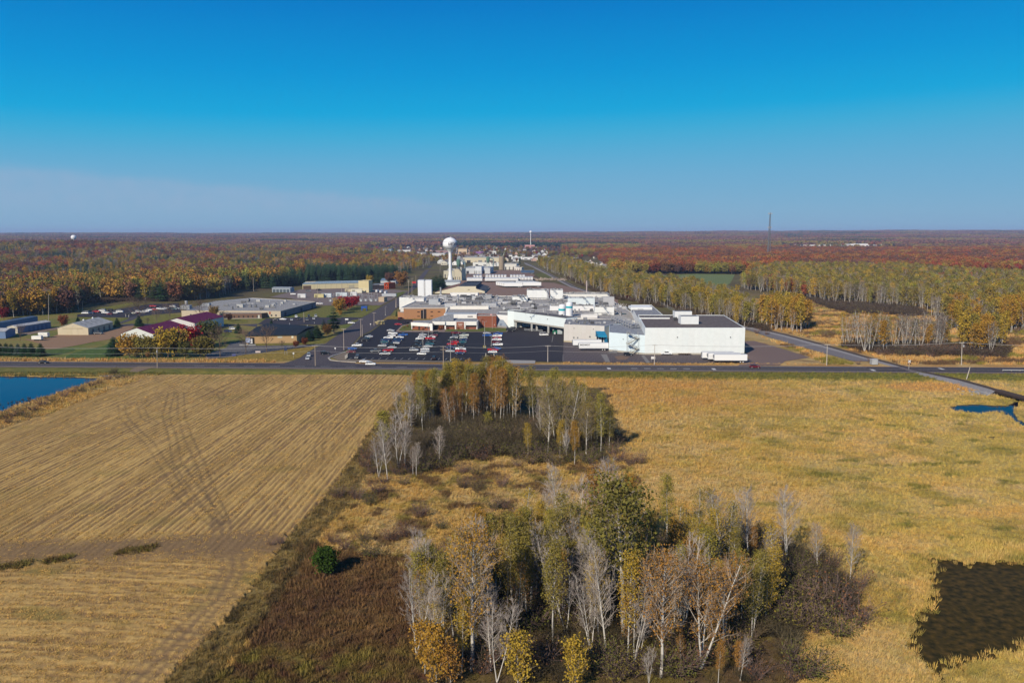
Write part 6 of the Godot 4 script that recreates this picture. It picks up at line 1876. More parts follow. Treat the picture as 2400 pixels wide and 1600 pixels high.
func build_near_woods() -> void:
	bark_mat = mat("bark", 0.9)
	var pale := Color(0.50, 0.47, 0.42)
	var dull := Color(0.26, 0.23, 0.19)
	var gold: Array = []
	for k in 5:
		gold.append(broadleaf({"h": 15.0, "r": 0.14, "base": 0.2 + 0.03 * k, "limbs": 42, "reach": 2.1, "rise": 0.85, "twigs": 5, "leaves": [900, 1800, 3000, 3600, 4400][k], "size": 0.18, "spread": 0.42, "bark": pale * 0.9, "twig": Color(0.33, 0.28, 0.21), "tone": 0.4, "low": 0.25}))
	var bare: Array = []
	for k in 5:
		bare.append(broadleaf({"h": 15.0, "r": 0.15, "base": 0.24, "limbs": 42, "reach": 3.1, "rise": 1.05, "twigs": 8, "leaves": [0, 90, 0, 200, 0][k], "size": 0.2, "bark": pale * 1.05, "twig": Color(0.33, 0.285, 0.25), "fine": true, "fat": 1.15, "stems": [1, 1, 2, 1, 3][k]}))
	var big: Array = []
	for k in 3:
		big.append(broadleaf({"h": 16.0, "r": 0.24, "stems": [1, 3, 2][k], "base": 0.26, "limbs": 54, "reach": 3.9, "rise": 0.95, "twigs": 8, "leaves": [3400, 4200, 3800][k], "size": 0.19, "spread": 0.45, "bark": pale, "twig": Color(0.30, 0.23, 0.17), "fine": true, "tone": 0.4}))
	var crown := [broadleaf({"h": 14.0, "r": 0.24, "base": 0.42, "limbs": 40, "reach": 3.4, "rise": 0.7, "twigs": 8, "leaves": 4600, "size": 0.24, "spread": 0.5, "bark": pale * 0.85, "tone": 0.45})]
	var young: Array = []
	for k in 2:
		young.append(broadleaf({"h": 6.0, "r": 0.07, "base": 0.08, "limbs": 30, "reach": 1.9, "rise": 1.0, "twigs": 5, "leaves": 1900, "size": 0.2, "spread": 0.3, "bark": pale * 0.8, "tone": 0.4}))
	var sh: Array = []
	for k in 3:
		sh.append(shrub(3.0, 2.2, 26, [160, 420, 700][k], 0.15, Color(0.14, 0.095, 0.08)))

	# the near wood in the foreground; each spec: survey (base, top), model list, model, tint, width
	var near := [
		[V4(-13.9,-115,10.7,-1.2), gold, 0, AMBER], [V4(-12.4,-114.1,11.8,-0.8), gold, 1, YELLOW], [V4(-9,-108.1,9.3,-1.4), gold, 0, YELLOW], [V4(-7.2,-106,11,-0.2), gold, 2, YELLOW],
		[V4(-5.8,-106.6,19.5,-0.5), big, 0, GOLDEN], [V4(-5.5,-109.7,10.1,0.1), gold, 3, YELLOW], [V4(-3,-106.6,12.4,0.4), bare, 0, YELLOW], [V4(-2.1,-103.7,12.1,1), bare, 2, YELLOW],
		[V4(0.6,-116.3,11.7,0.8), gold, 1, AMBER], [V4(1.9,-122.2,16.3,-1.3), gold, 3, OLIVE_LEAF], [V4(0,-127.8,14.5,-0.8), gold, 1, OLIVE_LEAF], [V4(6.2,-114.3,15.5,-0.1), gold, 4, OLIVE_LEAF],
		[V4(9.6,-134.3,14.4,-0.3), gold, 2, OLIVE_LEAF], [V4(11.8,-111.7,11.6,-1), bare, 4, AMBER], [V4(14,-110.8,15.6,-0.5), bare, 0, AMBER], [V4(17.2,-115.6,22.5,-0.4), crown, 0, OLIVE_LEAF.lerp(DEEP_GREEN, 0.35)],
		[V4(17.1,-110.1,15.1,-0.1), gold, 3, YELLOW], [V4(7.4,-152.4,10.3,-1), bare, 1, AMBER], [V4(11.9,-145.4,16.5,-0.4), bare, 4, AMBER], [V4(14.9,-146.8,16.6,-0.2), gold, 2, AMBER],
		[V4(9.6,-149.5,16.1,-0.3), bare, 0, AMBER], [V4(18.6,-145.4,18.2,0), bare, 3, OLIVE_LEAF], [V4(0.7,-101.6,7.5,0.2), young, 0, YELLOW], [V4(8.6,-100.9,7.2,0), young, 1, YELLOW],
		[V4(-10.4,-102.3,7.9,0.1), young, 1, GOLDEN], [V4(-8.5,-102.3,6,-0.3), young, 0, AMBER], [V4(-12.4,-105.9,6.8,-0.1), young, 0, GOLDEN], [V4(12.5,-132.1,12.9,-0.4), gold, 4, OLIVE_LEAF],
		[V4(14.2,-120.4,14,-0.2), gold, 0, AMBER], [V4(5.2,-141.5,7.7,-0.2), gold, 2, OLIVE_LEAF], [V4(-3,-127.8,11,-0.4), gold, 4, GOLDEN], [V4(15.2,-141.5,11.2,0.1), gold, 3, OLIVE_LEAF],
		[V4(30.9,-151.7,13.7,-0.8), gold, 3, LIME], [V4(34.6,-145.1,14.4,1), gold, 0, OLIVE_LEAF], [V4(37.1,-144.1,13.6,0.1), gold, 1, OLIVE_LEAF], [V4(38.7,-141.9,14.5,0.3), bare, 2, AMBER],
		[V4(42.1,-146.1,13.1,1), bare, 4, AMBER], [V4(44.7,-143.5,13.3,0), bare, 0, AMBER], [V4(51.3,-141.9,15.3,0.4), bare, 2, AMBER], [V4(46.3,-135.8,9.7,0), bare, 3, AMBER],
		[V4(56.5,-140.3,8.5,-0.6), bare, 3, AMBER], [V4(60.4,-135.2,9.9,0.5), bare, 1, AMBER], [V4(26.8,-117.6,15.5,-0.1), bare, 4, AMBER], [V4(28.2,-120.4,13,0.1), gold, 2, AMBER],
		[V4(21,-104.8,16.9,-0.8), big, 0, AMBER], [V4(27.2,-107.2,16.3,2.2), big, 1, AMBER], [V4(32.2,-113.3,12.4,0.2), big, 2, AMBER.lerp(GOLDEN, 0.5)], [V4(19.3,-111.7,6.5,0.4), bare, 0, AMBER],
		[V4(17.2,-110.3,11.1,-0.5), gold, 1, AMBER], [V4(28.7,-103.4,5.9,0.3), gold, 3, AMBER], [V4(31.9,-103.9,6,1), bare, 1, AMBER], [V4(19,-103.2,5.1,-0.3), bare, 4, AMBER],
		[V4(24.2,-107,5.8,-0.4), gold, 1, AMBER], [V4(22.4,-134.3,8.4,0.1), gold, 4, YELLOW], [V4(22.7,-129.9,8.2,-0.4), gold, 2, LIME], [V4(32.5,-127.2,4,-0.6), young, 0, AMBER],
		[V4(32.5,-106.6,3.9,-0.1), young, 1, AMBER], [V4(19.5,-133.2,9.9,-0.7), gold, 0, AMBER], [V4(45.5,-143.5,7,0.2), gold, 3, AMBER], [V4(29.9,-137.9,7,-0.2), bare, 0, AMBER],
	]
	for k in 150:
		var at: Vector2 = [V2(-16.5,-115.9), V2(-9,-118.1), V2(-0.1,-127.8), V2(6.1,-133.2), V2(11.4,-122.7), V2(17.9,-127.8), V2(30,-133.2), V2(34.7,-122.7)][k % 8] + Vector2(rng.randfn() * 5.0, rng.randfn() * 5.0)
		if not inside(at, wood_b):
			continue
		near.append([Vector4(at.x, at.y, rng.randf_range(9.5, 15), rng.randf_range(-1, 1)), gold if k % 4 else bare, k, [OLIVE_LEAF, YELLOW, GOLDEN, OLIVE_LEAF, YELLOW.lerp(OLIVE_LEAF, 0.5), LIME][k % 6]])
	for k in near.size():
		var v: Vector4 = near[k][0]
		near[k].append(v.x)
	near.sort_custom(func(p: Array, r: Array) -> bool: return p[4] < r[4])
	for k in near.size():
		var v: Vector4 = near[k][0]
		var list: Array = near[k][1]
		var tint: Color = near[k][3]
		var what: String = "bare white birch" if list == bare else "big birch with sparse foliage" if list == big else "broad olive-green tree" if list == crown else "young yellow birch" if list == young else "slender golden birch" if tint != OLIVE_LEAF else "slender olive birch"
		var o := plant("birch_tree", list[near[k][2] % list.size()], Vector2(v.x, v.y), v.z * 1.04, tint, "%s, %s from the left in the nearest wood" % [what, ordinal(k + 1)], "tree", "trees of the nearest wood", 0.92)
		o.rotation = Vector3(0, rng.randf() * TAU, 0)
		o.rotate(Vector3.BACK, -clampf(v.w / v.z, -0.18, 0.18) * 0.8)

	# the second wood by the highway
	var mid := [
		[V4(-31.5,-195,14,0.1), bare, 0, AMBER], [V4(-30.4,-206.7,16.1,-0.1), bare, 2, AMBER], [V4(-28.7,-206.7,11.6,2.2), bare, 1, AMBER], [V4(-34.2,-197.8,10,-0.6), bare, 4, AMBER],
		[V4(-24.7,-198.7,8,0.5), bare, 0, AMBER], [V4(-25.6,-199.4,6.9,1.6), bare, 3, AMBER], [V4(-19.5,-206.4,10.1,0.6), bare, 1, AMBER], [V4(-32.6,-239.6,12.8,-0.3), gold, 2, YELLOW], [V4(-37.8,-228.2,9.3,-0.8), young, 0, LIME],
		[V4(-35.4,-245.7,10.5,-0.3), gold, 3, OLIVE_LEAF], [V4(-19.1,-241.2,14.3,-1.1), gold, 0, AMBER.lerp(RUSSET, 0.3)], [V4(-21.4,-247.4,12.3,-0.1), gold, 1, AMBER.lerp(RUSSET, 0.4)], [V4(-17.8,-245.7,13.4,0), gold, 2, AMBER.lerp(RUSSET, 0.4)],
		[V4(-16.2,-251.7,13.5,0.1), gold, 3, AMBER], [V4(-12.2,-251.1,16.1,-0.6), gold, 4, AMBER], [V4(-11,-254.4,14.1,0.3), gold, 0, AMBER.lerp(RUSSET, 0.3)], [V4(-5.5,-255.5,16.6,-0.2), gold, 1, GOLDEN],
		[V4(-4,-254,17.4,0.2), gold, 2, AMBER], [V4(-2.8,-258.5,16.1,0.3), gold, 3, AMBER], [V4(0.2,-255.8,17.6,-0.3), gold, 4, OLIVE_LEAF], [V4(1.2,-251.7,18.1,0.3), gold, 0, GOLDEN], [V4(6,-258.5,18,-0.8), gold, 1, OLIVE_LEAF],
		[V4(-26.5,-249.6,16.6,-0.5), gold, 2, OLIVE_LEAF], [V4(-25.7,-256.7,16.9,0.2), gold, 3, LIME], [V4(-28.4,-251.7,13.5,-0.6), gold, 4, OLIVE_LEAF], [V4(-8.6,-260.8,17.3,0.1), gold, 0, AMBER], [V4(7.2,-256.7,16.4,0.5), gold, 2, OLIVE_LEAF],
		[V4(4.4,-213.7,9.5,-0.7), gold, 3, YELLOW], [V4(10.1,-219.1,16.3,-1), big, 0, OLIVE_LEAF], [V4(23.9,-224.2,8.8,0.3), gold, 1, YELLOW], [V4(16.9,-209,11.3,-0.1), gold, 4, GOLDEN], [V4(13.1,-228.2,19.5,-0.1), big, 2, OLIVE_LEAF],
		[V4(15.5,-221.1,18,-0.6), big, 1, OLIVE_LEAF], [V4(19.4,-222.8,16.7,-0.2), gold, 0, OLIVE_LEAF], [V4(21,-219.4,13.7,-0.2), big, 0, OLIVE_LEAF.lerp(YELLOW, 0.3)], [V4(25.1,-219.4,16.5,-0.7), gold, 2, LIME], [V4(27.7,-221.1,12.8,-0.7), gold, 3, OLIVE_LEAF],
		[V4(12.8,-239.6,19.4,-0.9), gold, 4, LIME], [V4(18.5,-235.7,18.1,-0.2), gold, 1, OLIVE_LEAF], [V4(23.1,-231.9,16.4,0.3), gold, 0, OLIVE_LEAF], [V4(8.5,-231.9,11.9,-0.5), bare, 1, AMBER], [V4(25.1,-228.2,12.7,0.3), big, 2, OLIVE_LEAF],
		[V4(-0.3,-221.1,2.9,-1.4), bare, 2, AMBER], [V4(-7.5,-243.7,5.8,-0.2), young, 1, LIME], [V4(13.3,-214.5,10.2,0.4), gold, 4, YELLOW], [V4(15,-212.9,7.8,0.4), bare, 0, AMBER],
	]
	for k in 58:
		var at: Vector2 = V2(-27.8,-256.7).lerp(V2(8.4,-261.3), rng.randf()).lerp(V2(-10.6,-287.2), rng.randf_range(0.05, 0.6))
		mid.append([Vector4(at.x, at.y, rng.randf_range(15, 18.5), 0), gold, k, [OLIVE_LEAF, AMBER, OLIVE_LEAF, LIME, YELLOW, GOLDEN][k % 6]])
	for k in 34:
		var at: Vector2 = V2(-35.9,-241.6).lerp(V2(-21,-245.7), rng.randf()).lerp(V2(-31.9,-278.9), rng.randf_range(0.0, 0.7)) if k < 22 else V2(8.3,-228.2).lerp(V2(27.5,-228.2), rng.randf()).lerp(V2(19.6,-250), rng.randf())
		mid.append([Vector4(at.x, at.y, rng.randf_range(11, 16), 0), gold if k % 3 else bare, k, [YELLOW, OLIVE_LEAF, LIME, OLIVE_LEAF, GOLDEN][k % 5]])
	for k in mid.size():
		mid[k].append(mid[k][0].x)
	mid.sort_custom(func(p: Array, r: Array) -> bool: return p[4] < r[4])
	for k in mid.size():
		var v: Vector4 = mid[k][0]
		var list: Array = mid[k][1]
		var tint: Color = mid[k][3]
		var what: String = "bare white birch" if list == bare else "big olive birch" if list == big else "young yellow birch" if list == young else "rust-orange birch" if tint.g < 0.2 else "yellow-green birch"
		plant("birch_tree", list[int(mid[k][2]) % list.size()], Vector2(v.x, v.y), v.z * 1.04, tint, "%s, %s from the left in the wood by the highway" % [what, ordinal(k + 1)], "tree", "trees of the wood by the highway", 0.9)

	# shrubs
	var spots := [
		[V2(42,-120.4), 4.2, 2], [V2(45.1,-119.4), 4.4, 1], [V2(47.1,-117.6), 4.2, 1], [V2(50.7,-116.7), 4.6, 2], [V2(55.4,-120.4), 4.4, 0], [V2(46.8,-127.8), 4.0, 2], [V2(49.7,-127.2), 4.4, 1], [V2(52.2,-123.7), 4.6, 0], [V2(56.4,-127.8), 4.0, 0], [V2(54.1,-131), 3.8, 1], [V2(50.5,-134.9), 4.2, 2], [V2(54.2,-136.7), 3.8, 1],
		[V2(41.5,-104.8), 4.2, 2], [V2(39.5,-104.1), 2.6, 0], [V2(51.5,-149.6), 3.2, 0], [V2(47.5,-145.5), 3.6, 1], [V2(44.6,-149.6), 3.0, 0], [V2(40.7,-145.5), 3.0, 2], [V2(59.5,-141.6), 3.4, 0], [V2(61.1,-133.2), 3.6, 0], [V2(32.3,-149.6), 3.8, 0], [V2(30.2,-144.1), 4.2, 1], [V2(32.3,-141.6), 3.6, 0], [V2(28.1,-139.1), 3.8, 2],
		[V2(-4,-173.4), 3.0, 2], [V2(-2.1,-173.9), 2.4, 0], [V2(1.4,-169.3), 2.2, 0], [V2(-20.4,-168.4), 2.6, 0], [V2(-15.1,-161.6), 2.6, 2], [V2(-12,-189), 2.6, 0], [V2(-8.4,-185.8), 2.4, 1], [V2(-2.6,-189), 2.2, 0], [V2(-5.4,-166.7), 2.4, 0], [V2(-24.9,-155.4), 2.4, 0], [V2(-22.2,-156.9), 2.4, 0], [V2(-15.9,-146.1), 2.4, 1], [V2(-13.8,-146.8), 2.2, 0], [V2(-12,-201.9), 2.0, 0],
		[V2(4.4,-134.3), 4.2, 2], [V2(7.7,-122.7), 4.4, 2], [V2(8.9,-119), 3.6, 1], [V2(3,-119), 4.0, 2], [V2(-0.1,-107.7), 3.6, 1], [V2(-4.1,-105.9), 3.8, 0], [V2(-7.2,-109.7), 3.4, 1], [V2(4.4,-107.7), 3.4, 0], [V2(13.1,-106.6), 3.8, 2], [V2(14.5,-103.7), 3.6, 1], [V2(-4.5,-115.9), 3.6, 0], [V2(-1.9,-120.4), 3.8, 1], [V2(-1.1,-131.5), 4.0, 1], [V2(2.5,-128.8), 4.0, 0],
		[V2(13.7,-105.9), 3.6, 2], [V2(17.1,-105.1), 3.6, 1], [V2(23.2,-105.1), 3.8, 2], [V2(25.6,-106.6), 3.4, 0], [V2(33.3,-109.7), 3.4, 1], [V2(34.2,-104.4), 3.0, 0], [V2(34.2,-116.7), 3.8, 2], [V2(24.8,-112.5), 3.8, 1], [V2(25.2,-121.3), 3.6, 2], [V2(29.7,-123.2), 3.4, 0], [V2(38,-121.3), 3.4, 2], [V2(41.3,-124.7), 4.0, 2],
		[V2(-15.6,-212.9), 4.0, 2], [V2(-12.1,-214.5), 4.4, 2], [V2(-8.4,-212.9), 4.0, 0], [V2(-4.9,-217.7), 4.6, 2], [V2(-14.3,-228.2), 4.2, 1], [V2(-9.9,-228.2), 4.4, 2], [V2(-5.7,-231.9), 4.4, 2], [V2(-1.3,-228.2), 4.2, 1], [V2(1.1,-214.5), 4.2, 2], [V2(5,-209.7), 4.0, 1], [V2(8.6,-211.3), 4.4, 2], [V2(11.5,-206.7), 4.0, 1], [V2(15.3,-211.3), 4.2, 2], [V2(20.5,-209.7), 4.2, 2], [V2(24,-212.9), 4.4, 2], [V2(28.4,-219.4), 4.4, 1], [V2(29.2,-211.3), 3.6, 0], [V2(31.8,-208.2), 3.8, 0], [V2(34.7,-209.7), 3.4, 0], [V2(22.1,-203.7), 2.6, 0], [V2(25.4,-202.3), 2.6, 0], [V2(8.2,-199.4), 2.4, 0], [V2(1.5,-206.7), 2.4, 0],
		[V2(-23.4,-202.3), 3.6, 2], [V2(-20.7,-205.2), 3.6, 1], [V2(-17.8,-206.7), 3.6, 2], [V2(-26.8,-202.3), 3.2, 0], [V2(-29.8,-199.4), 3.2, 0], [V2(-40.1,-214.5), 3.4, 0], [V2(-39.6,-206.7), 3.0, 0], [V2(-36.4,-200.8), 3.0, 0], [V2(-32.1,-192.7), 2.6, 0], [V2(-27,-191.3), 2.8, 1], [V2(-32.5,-185.1), 3.0, 0], [V2(-36.3,-180.3), 3.2, 0], [V2(-41,-182.7), 3.0, 1], [V2(-13,-200.8), 2.6, 0], [V2(-9.6,-199.4), 2.6, 1], [V2(-12.3,-188.8), 3.0, 1], [V2(-8.6,-187.5), 3.2, 1], [V2(-2.3,-191.3), 2.4, 0], [V2(-15.7,-221.1), 3.6, 1], [V2(-21.1,-224.6), 3.4, 1], [V2(-24.3,-228.2), 3.4, 0], [V2(3.5,-228.2), 4.0, 2], [V2(6.2,-219.4), 4.0, 1], [V2(-2.9,-243.7), 3.6, 2], [V2(-9.6,-245.7), 3.6, 1], [V2(4.8,-245.7), 3.8, 0], [V2(-15.4,-239.6), 3.8, 2],
		[V2(-33.3,-150.7), 2.6, 0], [V2(-35.9,-153.3), 2.0, 0], [V2(-27.6,-146.9), 2.6, 2], [V2(-30.2,-154.6), 2.2, 1], [V2(-23.9,-155.3), 2.8, 0], [V2(-21,-156.7), 2.8, 0], [V2(-32.9,-176.7), 3.0, 2], [V2(-41.1,-181.2), 2.6, 0], [V2(-36.7,-181.2), 2.6, 0], [V2(-20,-169.2), 3.0, 0], [V2(-46.6,-153.3), 1.8, 0], [V2(-48.2,-152.6), 1.6, 0],
		[V2(-166,-256.3), 2.6, 0], [V2(-169.1,-267.6), 2.8, 2], [V2(-168.2,-273.7), 2.8, 0], [V2(-170,-282.2), 3.0, 0], [V2(-170.1,-289), 2.8, 1], [V2(-171,-298.4), 3.2, 0], [V2(-171.6,-306), 2.8, 0], [V2(-169.9,-308.5), 2.6, 2], [V2(-171.5,-319.3), 3.0, 0], [V2(-171.2,-325), 2.6, 1], [V2(-171.9,-333.9), 2.4, 0], [V2(-169.5,-337), 2.2, 2], [V2(-166.9,-338.5), 2.0, 0], [V2(-164.5,-263.7), 2.4, 1], [V2(-170.6,-265.7), 2.6, 0], [V2(-171.2,-261.8), 2.8, 2], [V2(-177.3,-348.2), 2.6, 2], [V2(-177.8,-351.5), 2.2, 2],
		[V2(152.8,-492.8), 3.0, 0], [V2(157.2,-486.6), 2.6, 0], [V2(179.2,-480.5), 2.6, 0], [V2(190,-480.5), 3.4, 0], [V2(197.8,-486.6), 3.2, 0], [V2(187.7,-399.8), 3.2, 0], [V2(192.2,-399.8), 2.8, 0], [V2(196.3,-397.8), 3.0, 2], [V2(203.8,-399.8), 3.2, 2], [V2(207.9,-397.8), 3.0, 2], [V2(210.6,-395.7), 2.8, 0], [V2(221.2,-399.8), 5.0, 0], [V2(214.9,-406.3), 5.0, 0], [V2(221.2,-408.4), 4.6, 0], [V2(230,-404.1), 4.4, 0], [V2(204.8,-408.4), 4.0, 0], [V2(229.4,-391.6), 2.6, 0], [V2(233.2,-389.6), 2.4, 0], [V2(319.2,-499.3), 3.0, 0], [V2(173.6,-379.8), 2.4, 0], [V2(165,-374.2), 2.0, 0],
	]
	var tints := [RUSSET, OLIVE_LEAF * 0.8, DEEP_GREEN.lerp(OLIVE_LEAF, 0.4)]
	var words := ["leafless brown shrub", "olive-brown shrub", "dark green leafy shrub"]
	var zones := [[24, "edge of the nearest wood"], [38, "dry meadow between the woods"], [64, "floor of the nearest wood"], [114, "wood by the highway"], [126, "brown sedge by the field lane"], [144, "bank between the lake and the field"], [999, "railway side of the highway"]]
	var order := 0
	for k in spots.size():
		var z := 0
		while k >= zones[z][0]:
			z += 1
		order = k - (zones[z - 1][0] if z > 0 else 0) + 1
		var kind: int = spots[k][2]
		plant("shrub", sh[kind], spots[k][0], spots[k][1] * rng.randf_range(0.9, 1.15), tints[kind], "%s on the %s" % [words[kind], zones[z][1]], "shrub", "shrubs on the " + zones[z][1], rng.randf_range(1.0, 1.35))
	for w in 2:
		var shape: PackedVector2Array = [wood_a, wood_b][w]
		for v in 2:
			var pl: Array = []
			var ti := PackedColorArray()
			for k in [420, 620][w]:
				var p: Vector2 = shape[0].lerp(shape[2], rng.randf()).lerp(shape[4], rng.randf()).lerp(shape[6 % shape.size()], rng.randf()) + Vector2(rng.randfn() * 6, rng.randfn() * 6)
				if not inside(p, shape):
					continue
				var sc := rng.randf_range(0.45, 1.1) * (1.45 if w == 0 else 1.0)
				pl.append(Transform3D(Basis(Vector3.UP, rng.randf() * TAU).scaled(Vector3(sc * 1.3, sc, sc * 1.3)), v3(p)))
				ti.append(jit([Color(0.85, 0.95, 0.65), Color(0.55, 0.65, 0.4)][v] * rng.randf_range(0.5, 1.1), 0.2))
			scatter("undergrowth", "tangled dark undergrowth on the floor of the %s" % ["wood by the highway", "nearest wood"][w], sh[v * 2][0], mat("mass_bark", 0.9), pl, ti)
	# the lone dark spruce in the sedge
	var lone := round_tree(6.0, 2.2, 90, 34, 0.3, 0.0)
	plant("lone_evergreen", lone, V2(-34.1,-138.2), 6.2, Color(0.042, 0.078, 0.012), "single rounded dark green evergreen standing in the brown sedge", "tree", "")


# --- woods beyond the highway
var models := {}
var clearings: Array = []


func build_models() -> void:
	var grey := Color(0.42, 0.39, 0.35)
	models.aspen = []
	for k in 5:
		models.aspen.append(broadleaf({"h": 16.0, "r": 0.17, "base": 0.2 + 0.05 * (k % 3), "limbs": 22, "reach": 2.3 + 0.2 * (k % 2), "rise": 0.85, "twigs": 3, "leaves": 620 + 130 * k, "size": 0.52, "spread": 0.6, "bark": grey, "twig": Color(0.22, 0.18, 0.14), "tone": 0.38}))
	models.bare = []
	for k in 4:
		models.bare.append(broadleaf({"h": 16.0, "r": 0.19, "base": 0.24, "limbs": 32, "reach": 3.4, "rise": 1.05, "twigs": 7, "leaves": 150, "size": 0.4, "spread": 0.6, "bark": grey * 1.05, "twig": Color(0.27, 0.23, 0.2), "stems": 1 + k % 3}))
	models.maple = []
	for k in 4:
		models.maple.append(round_tree(16.0, 5.0 + 0.6 * k, 60, 16, 0.9, 0.1))
	models.conifer = []
	for k in 3:
		models.conifer.append(conifer(18.0, 3.9 + 0.4 * k, 20, 11, 0.3, 0.3))
	models.brush = [shrub(3.0, 2.4, 22, 120, 0.3, Color(0.10, 0.075, 0.065)), shrub(2.6, 2.6, 20, 200, 0.3, Color(0.11, 0.07, 0.055))]


func tree_here(list: Dictionary, kind: String, tint: Color, p: Vector2, h: float) -> void:
	if not list.has(kind):
		list[kind] = []
	list[kind].append([p, h, tint])


# Fill a stretch of country with trees; mix: [share, kind, tints, low, high] rows; individuals up to the quota, the rest as one mass.
func fill_wood(shape: Array, step: float, mix: Array, list: Dictionary, chance := 1.0, patch := 0.0) -> void:
	var poly := PackedVector2Array(shape)
	var box := Rect2(poly[0], Vector2.ZERO)
	for p in poly:
		box = box.expand(p)
	var total := 0.0
	for m in mix:
		total += m[0]
	var z := box.end.y
	while z > box.position.y:
		var s := step * (1.0 + maxf(0.0, (-z - 900.0) / 4200.0))
		var x := box.position.x
		while x < box.end.x:
			var p := Vector2(x + rng.randf_range(-0.5, 0.5) * s, z + rng.randf_range(-0.5, 0.5) * s)
			x += s
			if absf(p.x) > 0.71 * -p.y + 25 or rng.randf() > chance or not inside(p, poly) or cleared(p):
				continue
			var r := rng.randf() * total
			if patch > 0:
				r = clampf(0.5 + n1.get_noise_2d(p.x * patch, p.y * patch * 0.6) * 0.95 + rng.randf_range(-0.16, 0.16), 0, 0.999) * total
			var k := 0
			while k < mix.size() - 1 and r > mix[k][0]:
				r -= mix[k][0]
				k += 1
			var m: Array = mix[k]
			var tints: Array = m[2]
			tree_here(list, m[1], tints[rng.randi() % tints.size()], p, rng.randf_range(m[3], m[4]))
		z -= s


# Open ground in front of the large stores: the land between them and the woods carries no trees.
func cleared(p: Vector2) -> bool:
	for c: Rect2 in clearings:
		if c.has_point(p):
			return rng.randf() < 0.95
	return false


func thicket(label: String, shape: Array, count: int, tint: Color) -> void:
	var poly := PackedVector2Array(shape)
	var box := Rect2(poly[0], Vector2.ZERO)
	for p in poly:
		box = box.expand(p)
	for v in 2:
		var pl: Array = []
		var ti := PackedColorArray()
		var tries := 0
		while pl.size() < count / 2 and tries < count * 10:
			tries += 1
			var p := Vector2(rng.randf_range(box.position.x, box.end.x), rng.randf_range(box.position.y, box.end.y))
			if not inside(p, poly):
				continue
			var sc := rng.randf_range(0.6, 1.3)
			pl.append(Transform3D(Basis(Vector3.UP, rng.randf() * TAU).scaled(Vector3(sc * 1.3, sc, sc * 1.3)), v3(p)))
			ti.append(jit(tint, 0.3))
		scatter("thicket", label, models.brush[v][0], mat("mass_bark", 0.9), pl, ti)
		scatter("thicket_leaves", label, models.brush[v][1], mat("mass_leaves", 0.9), pl, tints_of(ti.size(), tint))


func tints_of(n: int, tint: Color) -> PackedColorArray:
	var t := PackedColorArray()
	for k in n:
		t.append(jit(Color(0.10, 0.075, 0.045) * (0.5 + tint.r * 0.5), 0.3))
	return t


func tint_word(c: Color) -> String:
	var names := {YELLOW: "yellow", GOLDEN: "golden", AMBER: "amber", OLIVE_LEAF: "olive", LIME: "yellow-green", DEEP_GREEN: "dark green", PINE: "dark green", CRIMSON: "crimson", RED_LEAF: "red-orange", RUSSET: "russet", PLUM: "plum-brown", GREY_TWIG: "grey"}
	return names.get(c, "autumn")


func raise_wood(where: String, list: Dictionary, quota: Dictionary) -> void:
	var called := {"aspen": "aspen_tree", "bare": "bare_tree", "maple": "maple_tree", "conifer": "spruce_tree"}
	for kind: String in list:
		var all: Array = list[kind]
		all.sort_custom(func(a: Array, b: Array) -> bool: return a[0].y > b[0].y)
		var n := mini(quota.get(kind, 0), all.size())
		for k in n:
			var t: Array = all[k]
			var md: Array = models[kind]
			var near_: String = "front of" if k < n / 2 else "inside"
			plant(called[kind], md[rng.randi() % md.size()], t[0], t[1], t[2], "%s %s, %s the %s" % [tint_word(t[2]), {"aspen": "aspen", "bare": "leafless pale tree", "maple": "round-crowned tree", "conifer": "conifer"}[kind], near_, where], "tree", "%s trees of the %s" % [kind if kind != "conifer" else "spruce", where], rng.randf_range(0.85, 1.2))
		if n < all.size():
			var md: Array = models[kind]
			for v in mini(md.size(), 2):
				var places: Array = []
				var tints := PackedColorArray()
				for k in range(n, all.size()):
					if k % mini(md.size(), 2) != v:
						continue
					var t: Array = all[k]
					var sc: float = t[1] / md[v][2]
					var wd := sc * rng.randf_range(0.85, 1.25) * (1.0 + maxf(0.0, (-t[0].y - 1200.0) / 6000.0))
					places.append(Transform3D(Basis(Vector3.UP, rng.randf() * TAU).scaled(Vector3(wd, sc, wd)), v3(t[0], land(t[0].x, t[0].y) - 0.1)))
					tints.append(jit(t[2], 0.4))
				if md[v][1]:
					scatter("%s_woods" % ("spruce" if kind == "conifer" else kind), "%s crowns massed in the %s" % [kind if kind != "conifer" else "spruce", where], md[v][1], mat("mass_leaves", 0.9), places, tints)
				if kind == "bare":
					var tt := PackedColorArray()
					tt.resize(places.size())
					tt.fill(Color(1, 1, 1))
					scatter("bare_trunks", "pale trunks massed in the %s" % where, md[v][0], mat("mass_bark", 0.9), places, tt)
				elif kind == "aspen":
					var near_places: Array = []
					for pl: Transform3D in places:
						if pl.origin.z > -1100:
							near_places.append(pl)
					var tt := PackedColorArray()
					tt.resize(near_places.size())
					tt.fill(Color(1, 1, 1))
					scatter("aspen_trunks", "pale trunks massed in the %s" % where, md[v][0], mat("mass_bark", 0.9), near_places, tt)


